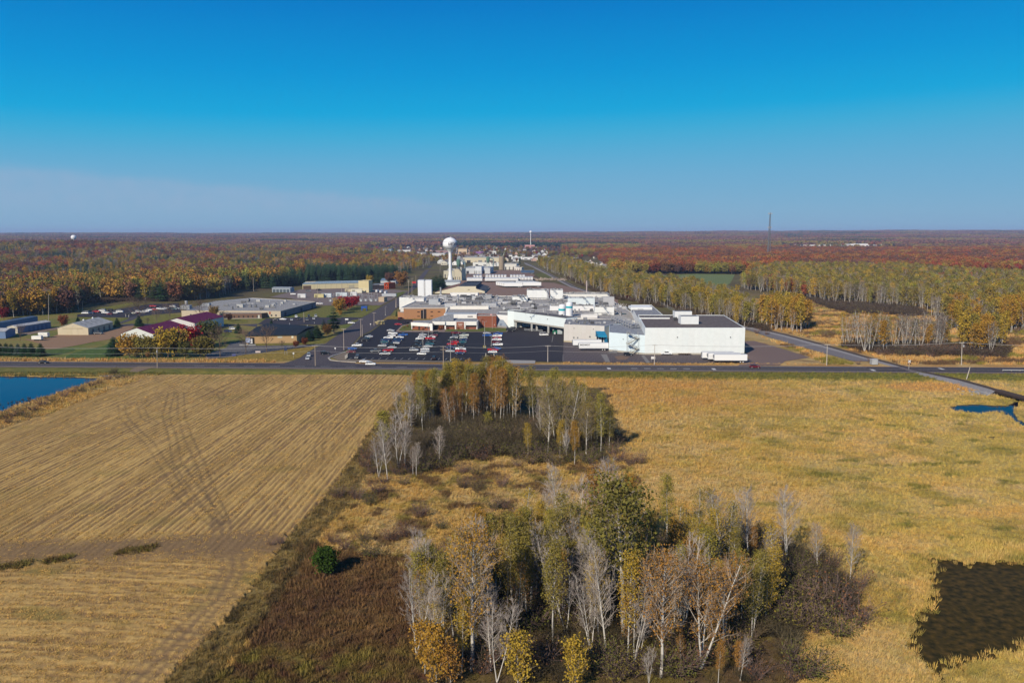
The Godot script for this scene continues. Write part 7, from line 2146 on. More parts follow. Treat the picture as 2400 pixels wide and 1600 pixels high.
func build_far_woods() -> void:
	build_models()
	for c in [[V2(1152.4,-3578.9), V2(1768.7,-3736.3), 760.0], [V2(2121.1,-3837.6), V2(2250.9,-3837.6), 700.0], [V2(-3383,-5360.5), V2(-3288.5,-5360.5), 500.0], [V2(1913.1,-9603.8), V2(2099,-9219.9), 500.0], [V2(48.9,-3387.8), V2(102.6,-3387.8), 260.0], [V2(-444.8,-2610.3), V2(-391.6,-2610.3), 300.0], [V2(-278.7,-1925.4), V2(-265.6,-1925.4), 90.0], [V2(-123.9,-1694.3), V2(9.9,-1444.5), 200.0], [V2(-205.7,-2032.2), V2(-124.1,-2343.7), 260.0], [V2(-375.7,-2610.3), V2(-334.3,-2647.9), 160.0], [V2(-108.2,-2209.1), V2(-43.9,-2368.7), 200.0], [V2(-3.9,-1897.5), V2(54.7,-1883), 60.0]]:
		var a: Vector2 = c[0]
		var b: Vector2 = c[1]
		clearings.append(Rect2(minf(a.x, b.x), minf(a.y, b.y) - 130, absf(b.x - a.x), c[2] + 130))
	var w := {}
	# east of the railway
	fill_wood([V2(176.8,-565.5), V2(202.1,-600.8), V2(200.3,-526.7), V2(184.9,-496), V2(173.6,-486.6), V2(164.4,-509.2)], 6.0, [[5, "aspen", [YELLOW, YELLOW, GOLDEN], 15, 20], [1, "bare", [AMBER], 13, 17]], w)
	fill_wood([V2(189.5,-457.5), V2(197.6,-441.6), V2(207.9,-426.8), V2(199.3,-410.6), V2(185.4,-406.3), V2(181.7,-434.1)], 5.0, [[2, "aspen", [OLIVE_LEAF, YELLOW, GOLDEN], 14, 18], [4, "bare", [OLIVE_LEAF, AMBER], 15, 20]], w)
	fill_wood([V2(212.6,-436.5), V2(249.5,-452.1), V2(232.5,-422), V2(206.1,-415.1)], 5.0, [[1, "aspen", [GOLDEN, OLIVE_LEAF], 12, 16], [5, "bare", [GREY_TWIG], 15, 19]], w)
	fill_wood([V2(250.9,-446.8), V2(284.8,-457.5), V2(272.7,-436.5), V2(245.7,-397.8), V2(234.5,-406.3)], 5.5, [[5, "aspen", [GOLDEN, GOLDEN, OLIVE_LEAF, YELLOW], 15, 19], [1, "bare", [GREY_TWIG], 13, 16]], w)
	fill_wood([V2(315.6,-600.8), V2(376.4,-582.6), V2(357,-519.6), V2(333.1,-496), V2(311.2,-499.3), V2(282.7,-505.9)], 6.0, [[5, "aspen", [GOLDEN, YELLOW, OLIVE_LEAF], 15, 20], [2, "bare", [GREY_TWIG], 14, 18]], w)
	fill_wood([V2(284.5,-767.9), V2(280.2,-701.2), V2(336.3,-640.7), V2(394.1,-610.3), V2(421.3,-573.9), V2(561.6,-767.9), V2(445.9,-852.3), V2(317.2,-957.2)], 6.2, [[4, "aspen", [OLIVE_LEAF, LIME, YELLOW, OLIVE_LEAF], 15, 20], [3, "bare", [GREY_TWIG, OLIVE_LEAF], 15, 19]], w)
	raise_wood("aspen wood east of the railway", w, {"aspen": 150, "bare": 110})
	w = {}
	# along the railway
	fill_wood([V2(45.6,-1493.6), V2(61.9,-1276.5), V2(75.4,-1114.2), V2(83,-955), V2(95.4,-778), V2(108.6,-723.2), V2(135.8,-644.6), V2(145.2,-569.5), V2(148.3,-524.2), V2(161.8,-512.2), V2(195,-692.1), V2(187.4,-737.4), V2(194.9,-860.8), V2(164.9,-931.5), V2(133.6,-1092.8), V2(121.1,-1276.5), V2(106.6,-1718.1)], 6.0, [[4, "aspen", [LIME, YELLOW, OLIVE_LEAF, OLIVE_LEAF], 12, 18], [3.5, "bare", [GREY_TWIG, OLIVE_LEAF], 11, 17]], w)
	raise_wood("belt of trees along the railway", w, {"aspen": 140, "bare": 90})
	w = {}
	# the yellow aspens below the red wood
	fill_wood([V2(259.2,-907.2), V2(266.5,-802.7), V2(291.5,-758.9), V2(346.1,-667.7), V2(431.3,-632.2), V2(656.7,-907.2), V2(594.2,-1261.5), V2(416.6,-1300.5)], 7.0, [[5, "aspen", [OLIVE_LEAF, LIME, YELLOW, OLIVE_LEAF], 14, 19], [3, "bare", [GREY_TWIG, PLUM, OLIVE_LEAF], 14, 18], [0.8, "maple", [RED_LEAF, RUSSET, PLUM], 14, 17]], w)
	raise_wood("yellow wood below the red maples", w, {"aspen": 10, "maple": 40, "bare": 40})
	w = {}
	fill_wood([V2(208.5,-2017.8), V2(159.5,-1300.5), V2(170.9,-1254), V2(246.2,-1220.4), V2(339.3,-1213.9), V2(379.2,-1182.4), V2(414.1,-1280.7), V2(603.2,-1280.7), V2(797.3,-1126.4), V2(1862.6,-2642.6), V2(1239.7,-2818.3), V2(825.1,-2818.3), V2(433.8,-2661.7)], 8.2, [[1.2, "maple", [OLIVE_LEAF, GOLDEN, LIME], 15, 19], [3, "maple", [RED_LEAF, RUSSET, AMBER, RED_LEAF], 16, 21], [0.12, "maple", [CRIMSON], 15, 18], [3, "maple", [RUSSET, PLUM, PLUM], 16, 20], [0.3, "conifer", [PINE], 15, 19]], w, 1.0, 0.006)
	raise_wood("red maple wood in the east", w, {"maple": 110, "conifer": 20})
	w = {}
	fill_wood([V2(208.5,-2017.8), V2(433.8,-2661.7), V2(825.1,-2818.3), V2(1862.6,-2642.6), V2(4007.2,-4283.5), V2(341,-5514.4), V2(135.6,-2095.3)], 11.5, [[2, "maple", [PLUM, RUSSET, PLUM], 13, 19], [3.2, "maple", [OLIVE_LEAF, LIME, GOLDEN, OLIVE_LEAF], 13, 19], [0.6, "maple", [RED_LEAF], 14, 18], [1.8, "conifer", [PINE], 14, 20]], w, 0.9, 0.0018)
	raise_wood("country beyond the red maples", w, {})
	w = {}
	# west of the street
	fill_wood([V2(-412.6,-568), V2(-378.1,-585.2), V2(-363.8,-598.2), V2(-341.3,-623.8), V2(-389.5,-719.2), V2(-463.4,-719.2), V2(-507.6,-700.6)], 6.5, [[2, "maple", [GOLDEN, AMBER, RUSSET, PLUM], 16, 21], [2, "aspen", [YELLOW, GOLDEN, LIME], 15, 20], [2.5, "bare", [PLUM, GREY_TWIG], 14, 19], [1.5, "conifer", [PINE], 15, 21]], w)
	fill_wood([V2(-354.8,-650.1), V2(-389.7,-728.9), V2(-353.1,-728.9), V2(-306.5,-728.9), V2(-287.3,-764.9), V2(-292.6,-876.8), V2(-289,-902.1), V2(-266.1,-885.1), V2(-253.5,-967.1), V2(-302.9,-1157.4), V2(-495.9,-770.3), V2(-463.4,-719.2)], 7.5, [[1, "bare", [GREY_TWIG, PLUM], 15, 19], [3, "maple", [GOLDEN, OLIVE_LEAF, RUSSET, LIME, AMBER], 17, 24], [1.2, "aspen", [YELLOW, LIME, OLIVE_LEAF], 15, 20], [3.6, "conifer", [PINE, PINE, DEEP_GREEN], 16, 23]], w, 1.0, 0.011)
	fill_wood([V2(-252.2,-977.2), V2(-188.9,-1004.3), V2(-145.3,-995.8), V2(-161.6,-1129.7), V2(-298.3,-1157.4)], 6.5, [[6, "conifer", [PINE], 19, 24]], w)
	raise_wood("wood west of the street", w, {"maple": 90, "aspen": 60, "bare": 50, "conifer": 130})
	w = {}
	fill_wood([V2(-530.3,-709.8), V2(-497.3,-772.5), V2(-304.4,-1163.1), V2(-162.4,-1135.1), V2(-155.4,-1493.6), V2(-174.5,-1771.3), V2(-350,-2174.8), V2(-489.8,-2683.5), V2(-1019.9,-5514.4), V2(-5012.9,-5514.4)], 11.5, [[2.6, "maple", [RUSSET, PLUM, RED_LEAF, PLUM], 15, 20], [1.6, "maple", [OLIVE_LEAF, LIME, PLUM, GOLDEN], 14, 19], [1.0, "bare", [PLUM, GREY_TWIG], 14, 18], [1.3, "aspen", [YELLOW, GOLDEN, OLIVE_LEAF], 14, 18], [3.2, "conifer", [PINE, PINE, DEEP_GREEN], 15, 21]], w, 0.95, 0.0042)
	raise_wood("great western woods", w, {})
	w = {}
	fill_wood([V2(-1019.9,-5514.4), V2(-489.8,-2683.5), V2(-350,-2174.8), V2(-164.6,-1718.1), V2(-123.5,-1668), V2(46.3,-1576), V2(109.9,-1771.3), V2(255.2,-2095.3), V2(670,-5514.4)], 21.0, [[2, "maple", [OLIVE_LEAF, LIME, RUSSET], 9, 13], [2, "maple", [PLUM, RUSSET, GOLDEN], 9, 13], [1, "conifer", [PINE], 10, 14], [0.15, "maple", [CRIMSON], 8, 11]], w, 0.5, 0.0)
	raise_wood("streets of the town", w, {"maple": 60, "conifer": 40})

	thicket("dark leafless thicket below the aspen wood", [V2(279,-753), V2(261.7,-651.5), V2(264,-615.2), V2(304.2,-589.7), V2(320.6,-610.3), V2(331.5,-651.5), V2(285.3,-714.1)], 900, Color(0.75, 0.7, 0.75))
	thicket("dark undergrowth below the bare aspens", [V2(181.3,-436.5), V2(187.3,-406.3), V2(195.4,-399.8), V2(226.5,-397.8), V2(245.2,-391.6), V2(263.7,-417.4), V2(237.1,-429.2), V2(204.8,-426.8)], 420, Color(0.8, 0.7, 0.7))
	thicket("brush along the railway bank", [V2(166.8,-620.1), V2(159.7,-553.3), V2(166.8,-519.6), V2(161.2,-499.3), V2(153.6,-537.8), V2(158,-587)], 160, Color(0.7, 0.6, 0.5))
	thicket("undergrowth of the belt along the railway", [V2(73.9,-1092.8), V2(94.1,-767.4), V2(134.3,-637.3), V2(148.3,-524.2), V2(160,-555.4), V2(145.7,-692.1), V2(105.4,-860.8), V2(86.5,-1183.7)], 500, Color(0.9, 0.75, 0.55))
	thicket("brush along the yard of the western wood", [V2(-387.7,-709.8), V2(-353.1,-728.9), V2(-304.5,-724), V2(-312.8,-743.9), V2(-396.9,-749)], 200, Color(0.8, 0.6, 0.4))
	# the far country: crowns in groups, out to the horizon
	var cl := Shape.new()
	for k in 7:
		var c := Vector3(rng.randf_range(-11, 11), 0, rng.randf_range(-11, 11))
		var hh := rng.randf_range(11, 17)
		var t := leaf_tone(0.22)
		for m in 9:
			var d := rand_dir()
			leaf(cl, c + Vector3(d.x * 4.5, hh * 0.6 + absf(d.y) * hh * 0.42, d.z * 4.5), 6.5, t * rng.randf_range(0.85, 1.15))
	var cm := cl.mesh()
	var places: Array = []
	var tints := PackedColorArray()
	for k in 85000:
		var d := 3600.0 * pow(13800.0 / 3600.0, pow(rng.randf(), 0.85))
		var x := rng.randf_range(-1, 1) * (0.7 * d + 40)
		var z := -d
		var a := n1.get_noise_2d(x * 0.0007, z * 0.0012)
		var b := n2.get_noise_2d(x * 0.003 + 40, z * 0.004)
		if b < -0.62 or cleared(Vector2(x, z)):
			continue
		var c := PLUM.lerp(RUSSET, clampf(0.5 + b, 0, 1))
		if a > 0.33:
			c = PINE.lerp(DEEP_GREEN, rng.randf())
		elif a < -0.3:
			c = OLIVE_LEAF.lerp(GOLDEN, rng.randf() * 0.4) * 0.8
		elif b > 0.35:
			c = RED_LEAF.lerp(PLUM, 0.5)
		var s := rng.randf_range(0.8, 1.25) * (1 + d / 16000)
		places.append(Transform3D(Basis(Vector3.UP, rng.randf() * TAU).scaled(Vector3(s * 1.3, s, s * 1.3)), Vector3(x, land(x, z), z)))
		tints.append(jit(c, 0.2))
	scatter("far_forest", "autumn forest running to the horizon", cm, mat("mass_leaves", 0.9), places, tints)

	# single trees and rows among the western yards
	var pine := conifer(9.0, 2.7, 22, 13, 0.3, 0.2, 0.02)
	var tall_pine := conifer(17.0, 4.6, 15, 9, -0.1, 0.35, 0.16)
	var maple := round_tree(9.0, 3.7, 85, 24, 0.5, 0.02)
	var thin := broadleaf({"h": 9.0, "r": 0.16, "base": 0.22, "limbs": 26, "reach": 4.4, "rise": 0.85, "twigs": 6, "leaves": 0, "size": 0.4, "bark": Color(0.13, 0.095, 0.07), "twig": Color(0.17, 0.115, 0.085), "fine": true, "fat": 1.8})
	var yard := [
		["spruce_tree", pine, V4(-262.3,-403.4,6.8,0.6), PINE, "dark spruce at the left edge behind the highway reeds"], ["spruce_tree", pine, V4(-259.2,-403.4,6.8,0.6), PINE, "dark spruce, second in the row by the left edge"], ["spruce_tree", pine, V4(-256.5,-403.4,6.5,0.7), PINE, "dark spruce, third in the row by the left edge"],
		["spruce_tree", pine, V4(-253.1,-403.4,6.5,0.7), Color(0.045, 0.075, 0.06), "bluish spruce, fourth in the row by the left edge"], ["spruce_tree", pine, V4(-248.7,-401.6,6.9,0.6), PINE, "dark spruce, fifth in the row by the left edge"], ["spruce_tree", pine, V4(-245.2,-401.6,7.1,0.6), PINE, "pointed spruce, sixth in the row by the left edge"], ["spruce_tree", pine, V4(-239.9,-400.7,7.1,0.2), PINE, "pointed dark spruce at the right end of the row"],
		["spruce_tree", pine, V4(-203.1,-401.6,10.4,0.6), PINE, "broad dark spruce in front of the wine-roofed hall"], ["spruce_tree", pine, V4(-307.2,-560,3.9,0.1), PINE, "small spruce left of the barn roof"], ["spruce_tree", pine, V4(-264.8,-530.2,6.3,0.2), PINE, "pointed spruce at the right end of the barn"], ["spruce_tree", pine, V4(-251.3,-532.9,7.7,0.5), PINE, "narrow spruce behind the wine-coloured roof"], ["spruce_tree", pine, V4(-171.4,-494.8,6.6,0.3), PINE, "small spruce left of the black roof"], ["spruce_tree", pine, V4(-166.6,-547.4,2.9,0), PINE, "tiny spruce at the back of the black roof"],
		["maple_tree", maple, V4(-370.4,-576.9,9.3,0.8), CRIMSON * 0.7, "deep red tree at the left edge behind the sheds"], ["maple_tree", maple, V4(-299.3,-527.7,8.7,0.5), RED_LEAF * 0.8, "dusky red tree left of the beige barn"],
		["maple_tree", maple, V4(-192.4,-395.7,13.2,0.9), GOLDEN, "golden tree at the left end of the hedge of trees"], ["maple_tree", maple, V4(-185.8,-395.7,12.1,0.2), OLIVE_LEAF, "olive tree in the hedge before the wine-roofed hall"], ["maple_tree", maple, V4(-180.3,-395.7,11.6,0.7), OLIVE_LEAF * 0.7, "dull olive tree in the hedge before the wine-roofed hall"], ["maple_tree", maple, V4(-173,-395.7,16.2,1.2), YELLOW, "large yellow tree in the hedge of trees"], ["maple_tree", maple, V4(-169.8,-399.2,15.6,1.4), GOLDEN.lerp(OLIVE_LEAF, 0.4), "large olive-gold tree right of the yellow one"], ["maple_tree", maple, V4(-172.8,-424,14.1,0.8), CRIMSON, "vivid crimson tree beside the wine-roofed hall"], ["maple_tree", maple, V4(-168.4,-418,6.4,0.3), CRIMSON.lerp(RED_LEAF, 0.3), "small red tree under the crimson one"],
		["maple_tree", maple, V4(-168.7,-438.7,15.5,1.4), DEEP_GREEN.lerp(OLIVE_LEAF, 0.25), "large green tree right of the crimson one"], ["maple_tree", maple, V4(-154.5,-397.4,11.9,0.9), OLIVE_LEAF * 0.7, "dark olive tree at the right end of the hedge"], ["maple_tree", maple, V4(-218.5,-581.3,10,0.1), OLIVE_LEAF.lerp(RUSSET, 0.5), "brown-green tree before the broad factory"], ["maple_tree", maple, V4(-222.1,-581.3,4.4,0.2), AMBER, "small amber tree before the broad factory"], ["maple_tree", maple, V4(-201.3,-563.1,6,0.3), PLUM * 0.6, "small dark purple tree before the brown office"],
		["maple_tree", maple, V4(-188.7,-394.8,7.9,0.5), GOLDEN.lerp(OLIVE_LEAF, 0.5), "low olive-gold tree between the taller hedge trees, left"], ["maple_tree", maple, V4(-176.7,-394.8,7.9,0.5), OLIVE_LEAF * 0.7, "low dusky tree between the taller hedge trees, middle"], ["maple_tree", maple, V4(-164.1,-394.8,9,0.5), DEEP_GREEN.lerp(OLIVE_LEAF, 0.4), "low dark tree under the crimson tree"], ["maple_tree", maple, V4(-157.2,-396.5,10.4,0.5), OLIVE_LEAF * 0.6, "low dusky tree right of the crimson tree"], ["maple_tree", maple, V4(-182.7,-394.8,3.4,-0.9), AMBER, "small amber bush at the foot of the hedge trees"],
		["bare_tree", thin, V4(-147.5,-397.4,13.3,0.5), GREY_TWIG, "bare tree at the highway end of the drive"], ["bare_tree", thin, V4(-250.4,-532.9,16.2,1.2), GREY_TWIG, "bare tree behind the narrow spruce"], ["bare_tree", thin, V4(-248.1,-552.6,8,0.5), OLIVE_LEAF * 0.5, "dusky bare tree by the west lot"], ["bare_tree", thin, V4(-248.4,-539.3,4.1,0.4), GREY_TWIG, "low bare tree right of the narrow spruce"], ["bare_tree", thin, V4(-246.3,-570.2,10.2,0.6), GREY_TWIG, "bare tree left of the factory filter house"], ["bare_tree", thin, V4(-245.7,-592.8,9,0.7), GREY_TWIG, "bare tree before the beige factory wall"], ["bare_tree", thin, V4(-221.8,-563.1,12.4,0.7), GREY_TWIG, "bare tree before the beige factory front"],
		["bare_tree", thin, V4(-137.4,-406.5,11.2,0.5), GREY_TWIG, "bare tree at the left end of the corner lawn"], ["bare_tree", thin, V4(-129.1,-414.1,11.6,0.2), Color(0.2, 0.13, 0.09), "large bare tree in front of the black-roofed building"], ["bare_tree", thin, V4(-123.5,-422.8,4.2,0.3), GREY_TWIG, "small dark bare tree by the blue sign"], ["maple_tree", maple, V4(-117.8,-429.3,4.3,-0.2), RED_LEAF * 0.7, "small reddish tree by the end of the black-roofed wall"], ["maple_tree", maple, V4(-115,-437.8,4.9,-0.2), RED_LEAF * 0.55, "small dull red tree beside the black-roofed building"],
		["pine_tree", tall_pine, V4(-110.9,-491.9,17.1,0.5), Color(0.03, 0.065, 0.028), "tall dark pine at the street corner"], ["pine_tree", tall_pine, V4(-119.2,-500.7,8.3,0.3), PINE, "broad pine left of the tall one"], ["spruce_tree", pine, V4(-117.8,-457.6,7.1,0.1), PINE * 0.8, "dark spruce against the black-roofed wall, left of two"], ["spruce_tree", pine, V4(-116.4,-471.1,8.4,0.3), PINE * 0.8, "dark spruce against the black-roofed wall, right of two"], ["maple_tree", maple, V4(-112.5,-481.3,7.7,0.2), AMBER * 0.5, "round brown tree under the tall pine"],
		["maple_tree", maple, V4(-134.4,-615.1,13.2,0.4), GOLDEN, "golden tree at the left of the red three"], ["maple_tree", maple, V4(-135.1,-637.8,12.5,0.4), CRIMSON, "crimson tree on the front lawn, left of three"], ["maple_tree", maple, V4(-134.2,-655.9,10.7,0.3), CRIMSON, "crimson tree on the front lawn, middle of three"], ["maple_tree", maple, V4(-133.7,-679.5,9.7,0.3), CRIMSON * 0.9, "crimson tree on the front lawn, right of three"], ["maple_tree", maple, V4(-130.2,-600.9,4.3,0.1), GOLDEN, "small golden tree in front of the red three"],
		["maple_tree", maple, V4(-175.5,-983.1,11.4,0.6), YELLOW, "yellow tree behind the cream tower block"], ["maple_tree", maple, V4(-127,-909.6,20.5,0.4), AMBER.lerp(RUSSET, 0.4), "big brown-orange tree beside the street"], ["maple_tree", maple, V4(-151.5,-983.1,15,1), PLUM, "plum-brown tree behind the blue-roofed shop"],
		["spruce_tree", pine, V4(-82.2,-861.9,18.1,0.2), PINE, "tall dark spruce right of the silos, left of the group"], ["spruce_tree", pine, V4(-79.8,-890.1,17.7,0.2), PINE, "tall dark spruce right of the silos, middle of the group"], ["spruce_tree", pine, V4(-85.8,-868.8,15.8,-0.3), PINE, "dark spruce directly beside the silos"], ["spruce_tree", pine, V4(-79.2,-912.5,12.4,-0.4), PINE, "dark spruce at the right of the group by the cream shed"],
		["cedar", pine, V4(-86.5,-593,6.5,0.1), DEEP_GREEN, "narrow dark cedar at the corner of the tan building"], ["maple_tree", maple, V4(109,-753.1,4.1,-0.6), CRIMSON * 0.8, "small crimson tree at the yard fence"],
		["maple_tree", maple, V4(167.2,-1319.3,23.2,-0.4), LIME, "pale yellow-green tree at the edge of the red wood"], ["maple_tree", maple, V4(221.3,-1254,12.4,-0.3), AMBER, "small bright orange tree at the edge of the red wood"],
		["bare_tree", thin, V4(-286.5,-459.8,7.7,0.8), GREY_TWIG, "bare birch with white stems by the blue shed"],
	]
	for y in yard:
		var v: Vector4 = y[2]
		var wide := 1.0
		if y[1] == maple:
			wide = 1.1 if y[3] == CRIMSON else 0.95
		elif y[0] == "cedar":
			wide = 0.5
		elif y[0] == "spruce_tree":
			wide = 1.6
		elif y[0] == "pine_tree":
			wide = 1.35
		plant(y[0], y[1], Vector2(v.x, v.y), maxf(v.z, 1.5), y[3], y[4], "tree", "", wide)
	# low red-brown shrubs along the office front
	var bush := round_tree(1.6, 1.1, 16, 10, 0.35, 0.05)
	for k in 11:
		var at: Vector2 = [V2(-45.8,-513.7), V2(-45.7,-506.4), V2(-57.2,-510), V2(-41.9,-513.7), V2(-37.9,-514.9), V2(-34.9,-513.7), V2(-30.5,-514.2), V2(-28.7,-514.2), V2(-24.3,-514.9), V2(-71.2,-521.2), V2(-69.5,-526.3)][k]
		plant("bush", bush, at, 2.6 if k < 2 else 1.4, RED_LEAF.lerp(RUSSET, 0.5) if k != 9 else LIME, "clipped rusty bush, %s along the office front" % ordinal(k + 1), "bush", "bushes by the office")


# --- vehicles
var car_parts := {}


func car_paint(c: Color) -> StandardMaterial3D:
	var key := "paint_" + c.to_html()
	if not mats.has(key):
		var m := mat(key, 0.35)
		m.albedo_color = c.linear_to_srgb()
		m.clearcoat_enabled = true
		m.clearcoat = 0.25
		m.clearcoat_roughness = 0.1
	return mats[key]


# Body outline (x forward, y up), cabin foot and roof spans, widths.
func car_model(kind: String) -> Dictionary:
	if car_parts.has(kind):
		return car_parts[kind]
	var prof: Array
	var cab: Array   # foot back, roof back, roof front, foot front, belt, roof height
	match kind:
		"sedan":
			prof = [Vector2(-2.35, 0.35), Vector2(-2.35, 0.75), Vector2(-2.2, 0.92), Vector2(-1.4, 0.97), Vector2(0.9, 0.95), Vector2(2.0, 0.82), Vector2(2.35, 0.62), Vector2(2.35, 0.35)]
			cab = [-1.75, -1.05, 0.2, 1.05, 0.94, 1.42]
		"suv":
			prof = [Vector2(-2.35, 0.4), Vector2(-2.38, 0.85), Vector2(-2.3, 1.05), Vector2(1.0, 1.08), Vector2(2.1, 0.98), Vector2(2.38, 0.75), Vector2(2.38, 0.4)]
			cab = [-2.28, -2.0, 0.35, 1.1, 1.05, 1.72]
		"pickup":
			prof = [Vector2(-2.85, 0.5), Vector2(-2.85, 1.1), Vector2(-0.9, 1.12), Vector2(1.3, 1.12), Vector2(2.6, 1.05), Vector2(2.85, 0.8), Vector2(2.85, 0.45)]
			cab = [-0.95, -0.75, 0.75, 1.45, 1.1, 1.8]
		_:
			prof = [Vector2(-2.7, 0.4), Vector2(-2.72, 1.1), Vector2(-2.65, 1.25), Vector2(1.7, 1.25), Vector2(2.5, 1.05), Vector2(2.7, 0.75), Vector2(2.7, 0.4)]
			cab = [-2.62, -2.5, 1.0, 1.75, 1.22, 2.1]
	var hw := 0.98 if kind == "pickup" else 0.9
	var one := Color.WHITE
	var s := Shape.new()
	var mid := 0.62
	for i in prof.size() - 1:
		var p: Vector2 = prof[i]
		var q: Vector2 = prof[i + 1]
		var wp := hw * (0.93 if p.y > mid + 0.2 else 1.0)
		var wq := hw * (0.93 if q.y > mid + 0.2 else 1.0)
		s.quad(Vector3(p.x, p.y, wp), Vector3(p.x, p.y, -wp), Vector3(q.x, q.y, -wq), Vector3(q.x, q.y, wq), one)
		for z in [1, -1]:
			s.tri(Vector3(0, mid, hw * z), Vector3(p.x, p.y, wp * z), Vector3(q.x, q.y, wq * z), one) if z > 0 else s.tri(Vector3(0, mid, hw * z), Vector3(q.x, q.y, wq * z), Vector3(p.x, p.y, wp * z), one)
	for z in [1, -1]:
		s.tri(Vector3(0, mid, hw * z), Vector3(prof[-1].x, prof[-1].y, hw * z), Vector3(prof[0].x, prof[0].y, hw * z), one)
	s.quad(Vector3(prof[0].x, prof[0].y, hw), Vector3(prof[0].x, prof[0].y, -hw), Vector3(prof[-1].x, prof[-1].y, -hw), Vector3(prof[-1].x, prof[-1].y, hw), one * 0.2)
	var rw := hw * 0.74
	s.box(Vector3(cab[1], cab[5] - 0.03, -rw), Vector3(cab[2], cab[5] + 0.03, rw), one)
	for z in [-1, 1]:
		for x in [[cab[0], cab[1]], [cab[3], cab[2]], [(cab[0] + cab[3]) / 2, (cab[1] + cab[2]) / 2]]:
			s.tube(Vector3(x[0], cab[4], hw * 0.9 * z), Vector3(x[1], cab[5], rw * z), 0.06, 0.05, 4, one)
	if kind == "pickup":
		s.box(Vector3(-2.7, 1.1, -0.75), Vector3(-1.05, 1.125, 0.75), one * 0.06)
		for z in [-0.86, 0.80]:
			s.box(Vector3(-2.85, 1.1, z), Vector3(-0.95, 1.3, z + 0.08), one)
		s.box(Vector3(-2.86, 1.1, -0.8), Vector3(-2.78, 1.3, 0.8), one)
	var g := Shape.new()
	var gl := Color(0.025, 0.03, 0.036)
	var gw := hw * 0.88
	var f := [Vector3(cab[0], cab[4], gw), Vector3(cab[3], cab[4], gw), Vector3(cab[3], cab[4], -gw), Vector3(cab[0], cab[4], -gw)]
	var t := [Vector3(cab[1], cab[5] - 0.02, rw * 0.98), Vector3(cab[2], cab[5] - 0.02, rw * 0.98), Vector3(cab[2], cab[5] - 0.02, -rw * 0.98), Vector3(cab[1], cab[5] - 0.02, -rw * 0.98)]
	for i in 4:
		var j := (i + 1) % 4
		g.quad(f[i], t[i], t[j], f[j], gl)
	var r := 0.42 if kind == "pickup" else 0.34
	var w := Shape.new()
	w.tube(Vector3(0, 0, -0.12), Vector3(0, 0, 0.12), r, r, 14, Color(0.015, 0.015, 0.015))
	w.tube(Vector3(0, 0, 0.12), Vector3(0, 0, -0.12), r, r, 14, Color(0.015, 0.015, 0.015))
	var rim := Shape.new()
	for z in [1, -1]:
		rim.tube(Vector3(0, 0, 0.10 * z), Vector3(0, 0, 0.135 * z), r * 0.66, r * 0.6, 10, Color(0.45, 0.45, 0.46))
	var hl := Shape.new()
	hl.box(Vector3(-0.05, -0.09, -0.16), Vector3(0.04, 0.09, 0.16), Color(0.75, 0.75, 0.72))
	var tl := Shape.new()
	tl.box(Vector3(-0.04, -0.12, -0.1), Vector3(0.05, 0.12, 0.1), Color(0.3, 0.012, 0.01))
	car_parts[kind] = {"body": s.mesh(), "glass": g.mesh(), "wheel": w.mesh(), "rim": rim.mesh(), "headlight": hl.mesh(), "taillight": tl.mesh(), "hw": hw, "r": r, "nose": prof[-2].x, "tail": prof[0].x, "axle": prof[-2].x * 0.62}
	return car_parts[kind]


func car(kind: String, at: Vector2, turn: float, paint: Color, label: String, group := "") -> void:
	var m := car_model(kind)
	var o := thing("parked_car" if group != "" else "car", label, {"sedan": "car", "suv": "car", "pickup": "pickup", "van": "van"}[kind], v3(at, 0.12), turn, group)
	part_of("body", m.body, car_paint(paint), o)
	part_of("window", m.glass, glass(), o)
	for x in [-1, 1]:
		for z in [-1, 1]:
			var w := part_of("wheel", m.wheel, mat("rubber", 0.9), o, Vector3(x * m.axle, m.r, z * (m.hw - 0.1)))
			part_of("rim", m.rim, steel(), w)
	for z in [-1, 1]:
		part_of("headlight", m.headlight, glass(), o, Vector3(m.nose, 0.72, z * m.hw * 0.72))
		part_of("taillight", m.taillight, glass(), o, Vector3(m.tail, 0.85, z * m.hw * 0.78))


const PAINTS := {"white": Color(0.72, 0.72, 0.71), "silver": Color(0.42, 0.43, 0.44), "black": Color(0.012, 0.012, 0.014), "dark blue": Color(0.012, 0.03, 0.10), "blue": Color(0.02, 0.09, 0.33), "red": Color(0.38, 0.012, 0.018), "dark red": Color(0.12, 0.006, 0.014), "grey": Color(0.13, 0.135, 0.14), "teal": Color(0.02, 0.10, 0.13), "pale": Color(0.5, 0.52, 0.46)}


# A column of parked cars; each: place, kind, paint; z true when it stands nose to the road.
func park(where: String, cars: Array) -> void:
	for k in cars.size():
		var c: Array = cars[k]
		var turn := (0.0 if rng.randf() < 0.5 else PI) + rng.randf_range(-0.05, 0.05) - 0.02
		if c.size() > 3:
			turn = c[3]
		car(c[1], c[0], turn, PAINTS[c[2]], "%s %s, %s in %s" % [c[2], {"suv": "utility car", "sedan": "sedan", "pickup": "pickup truck", "van": "van"}[c[1]], ordinal(k + 1), where], "parked cars")


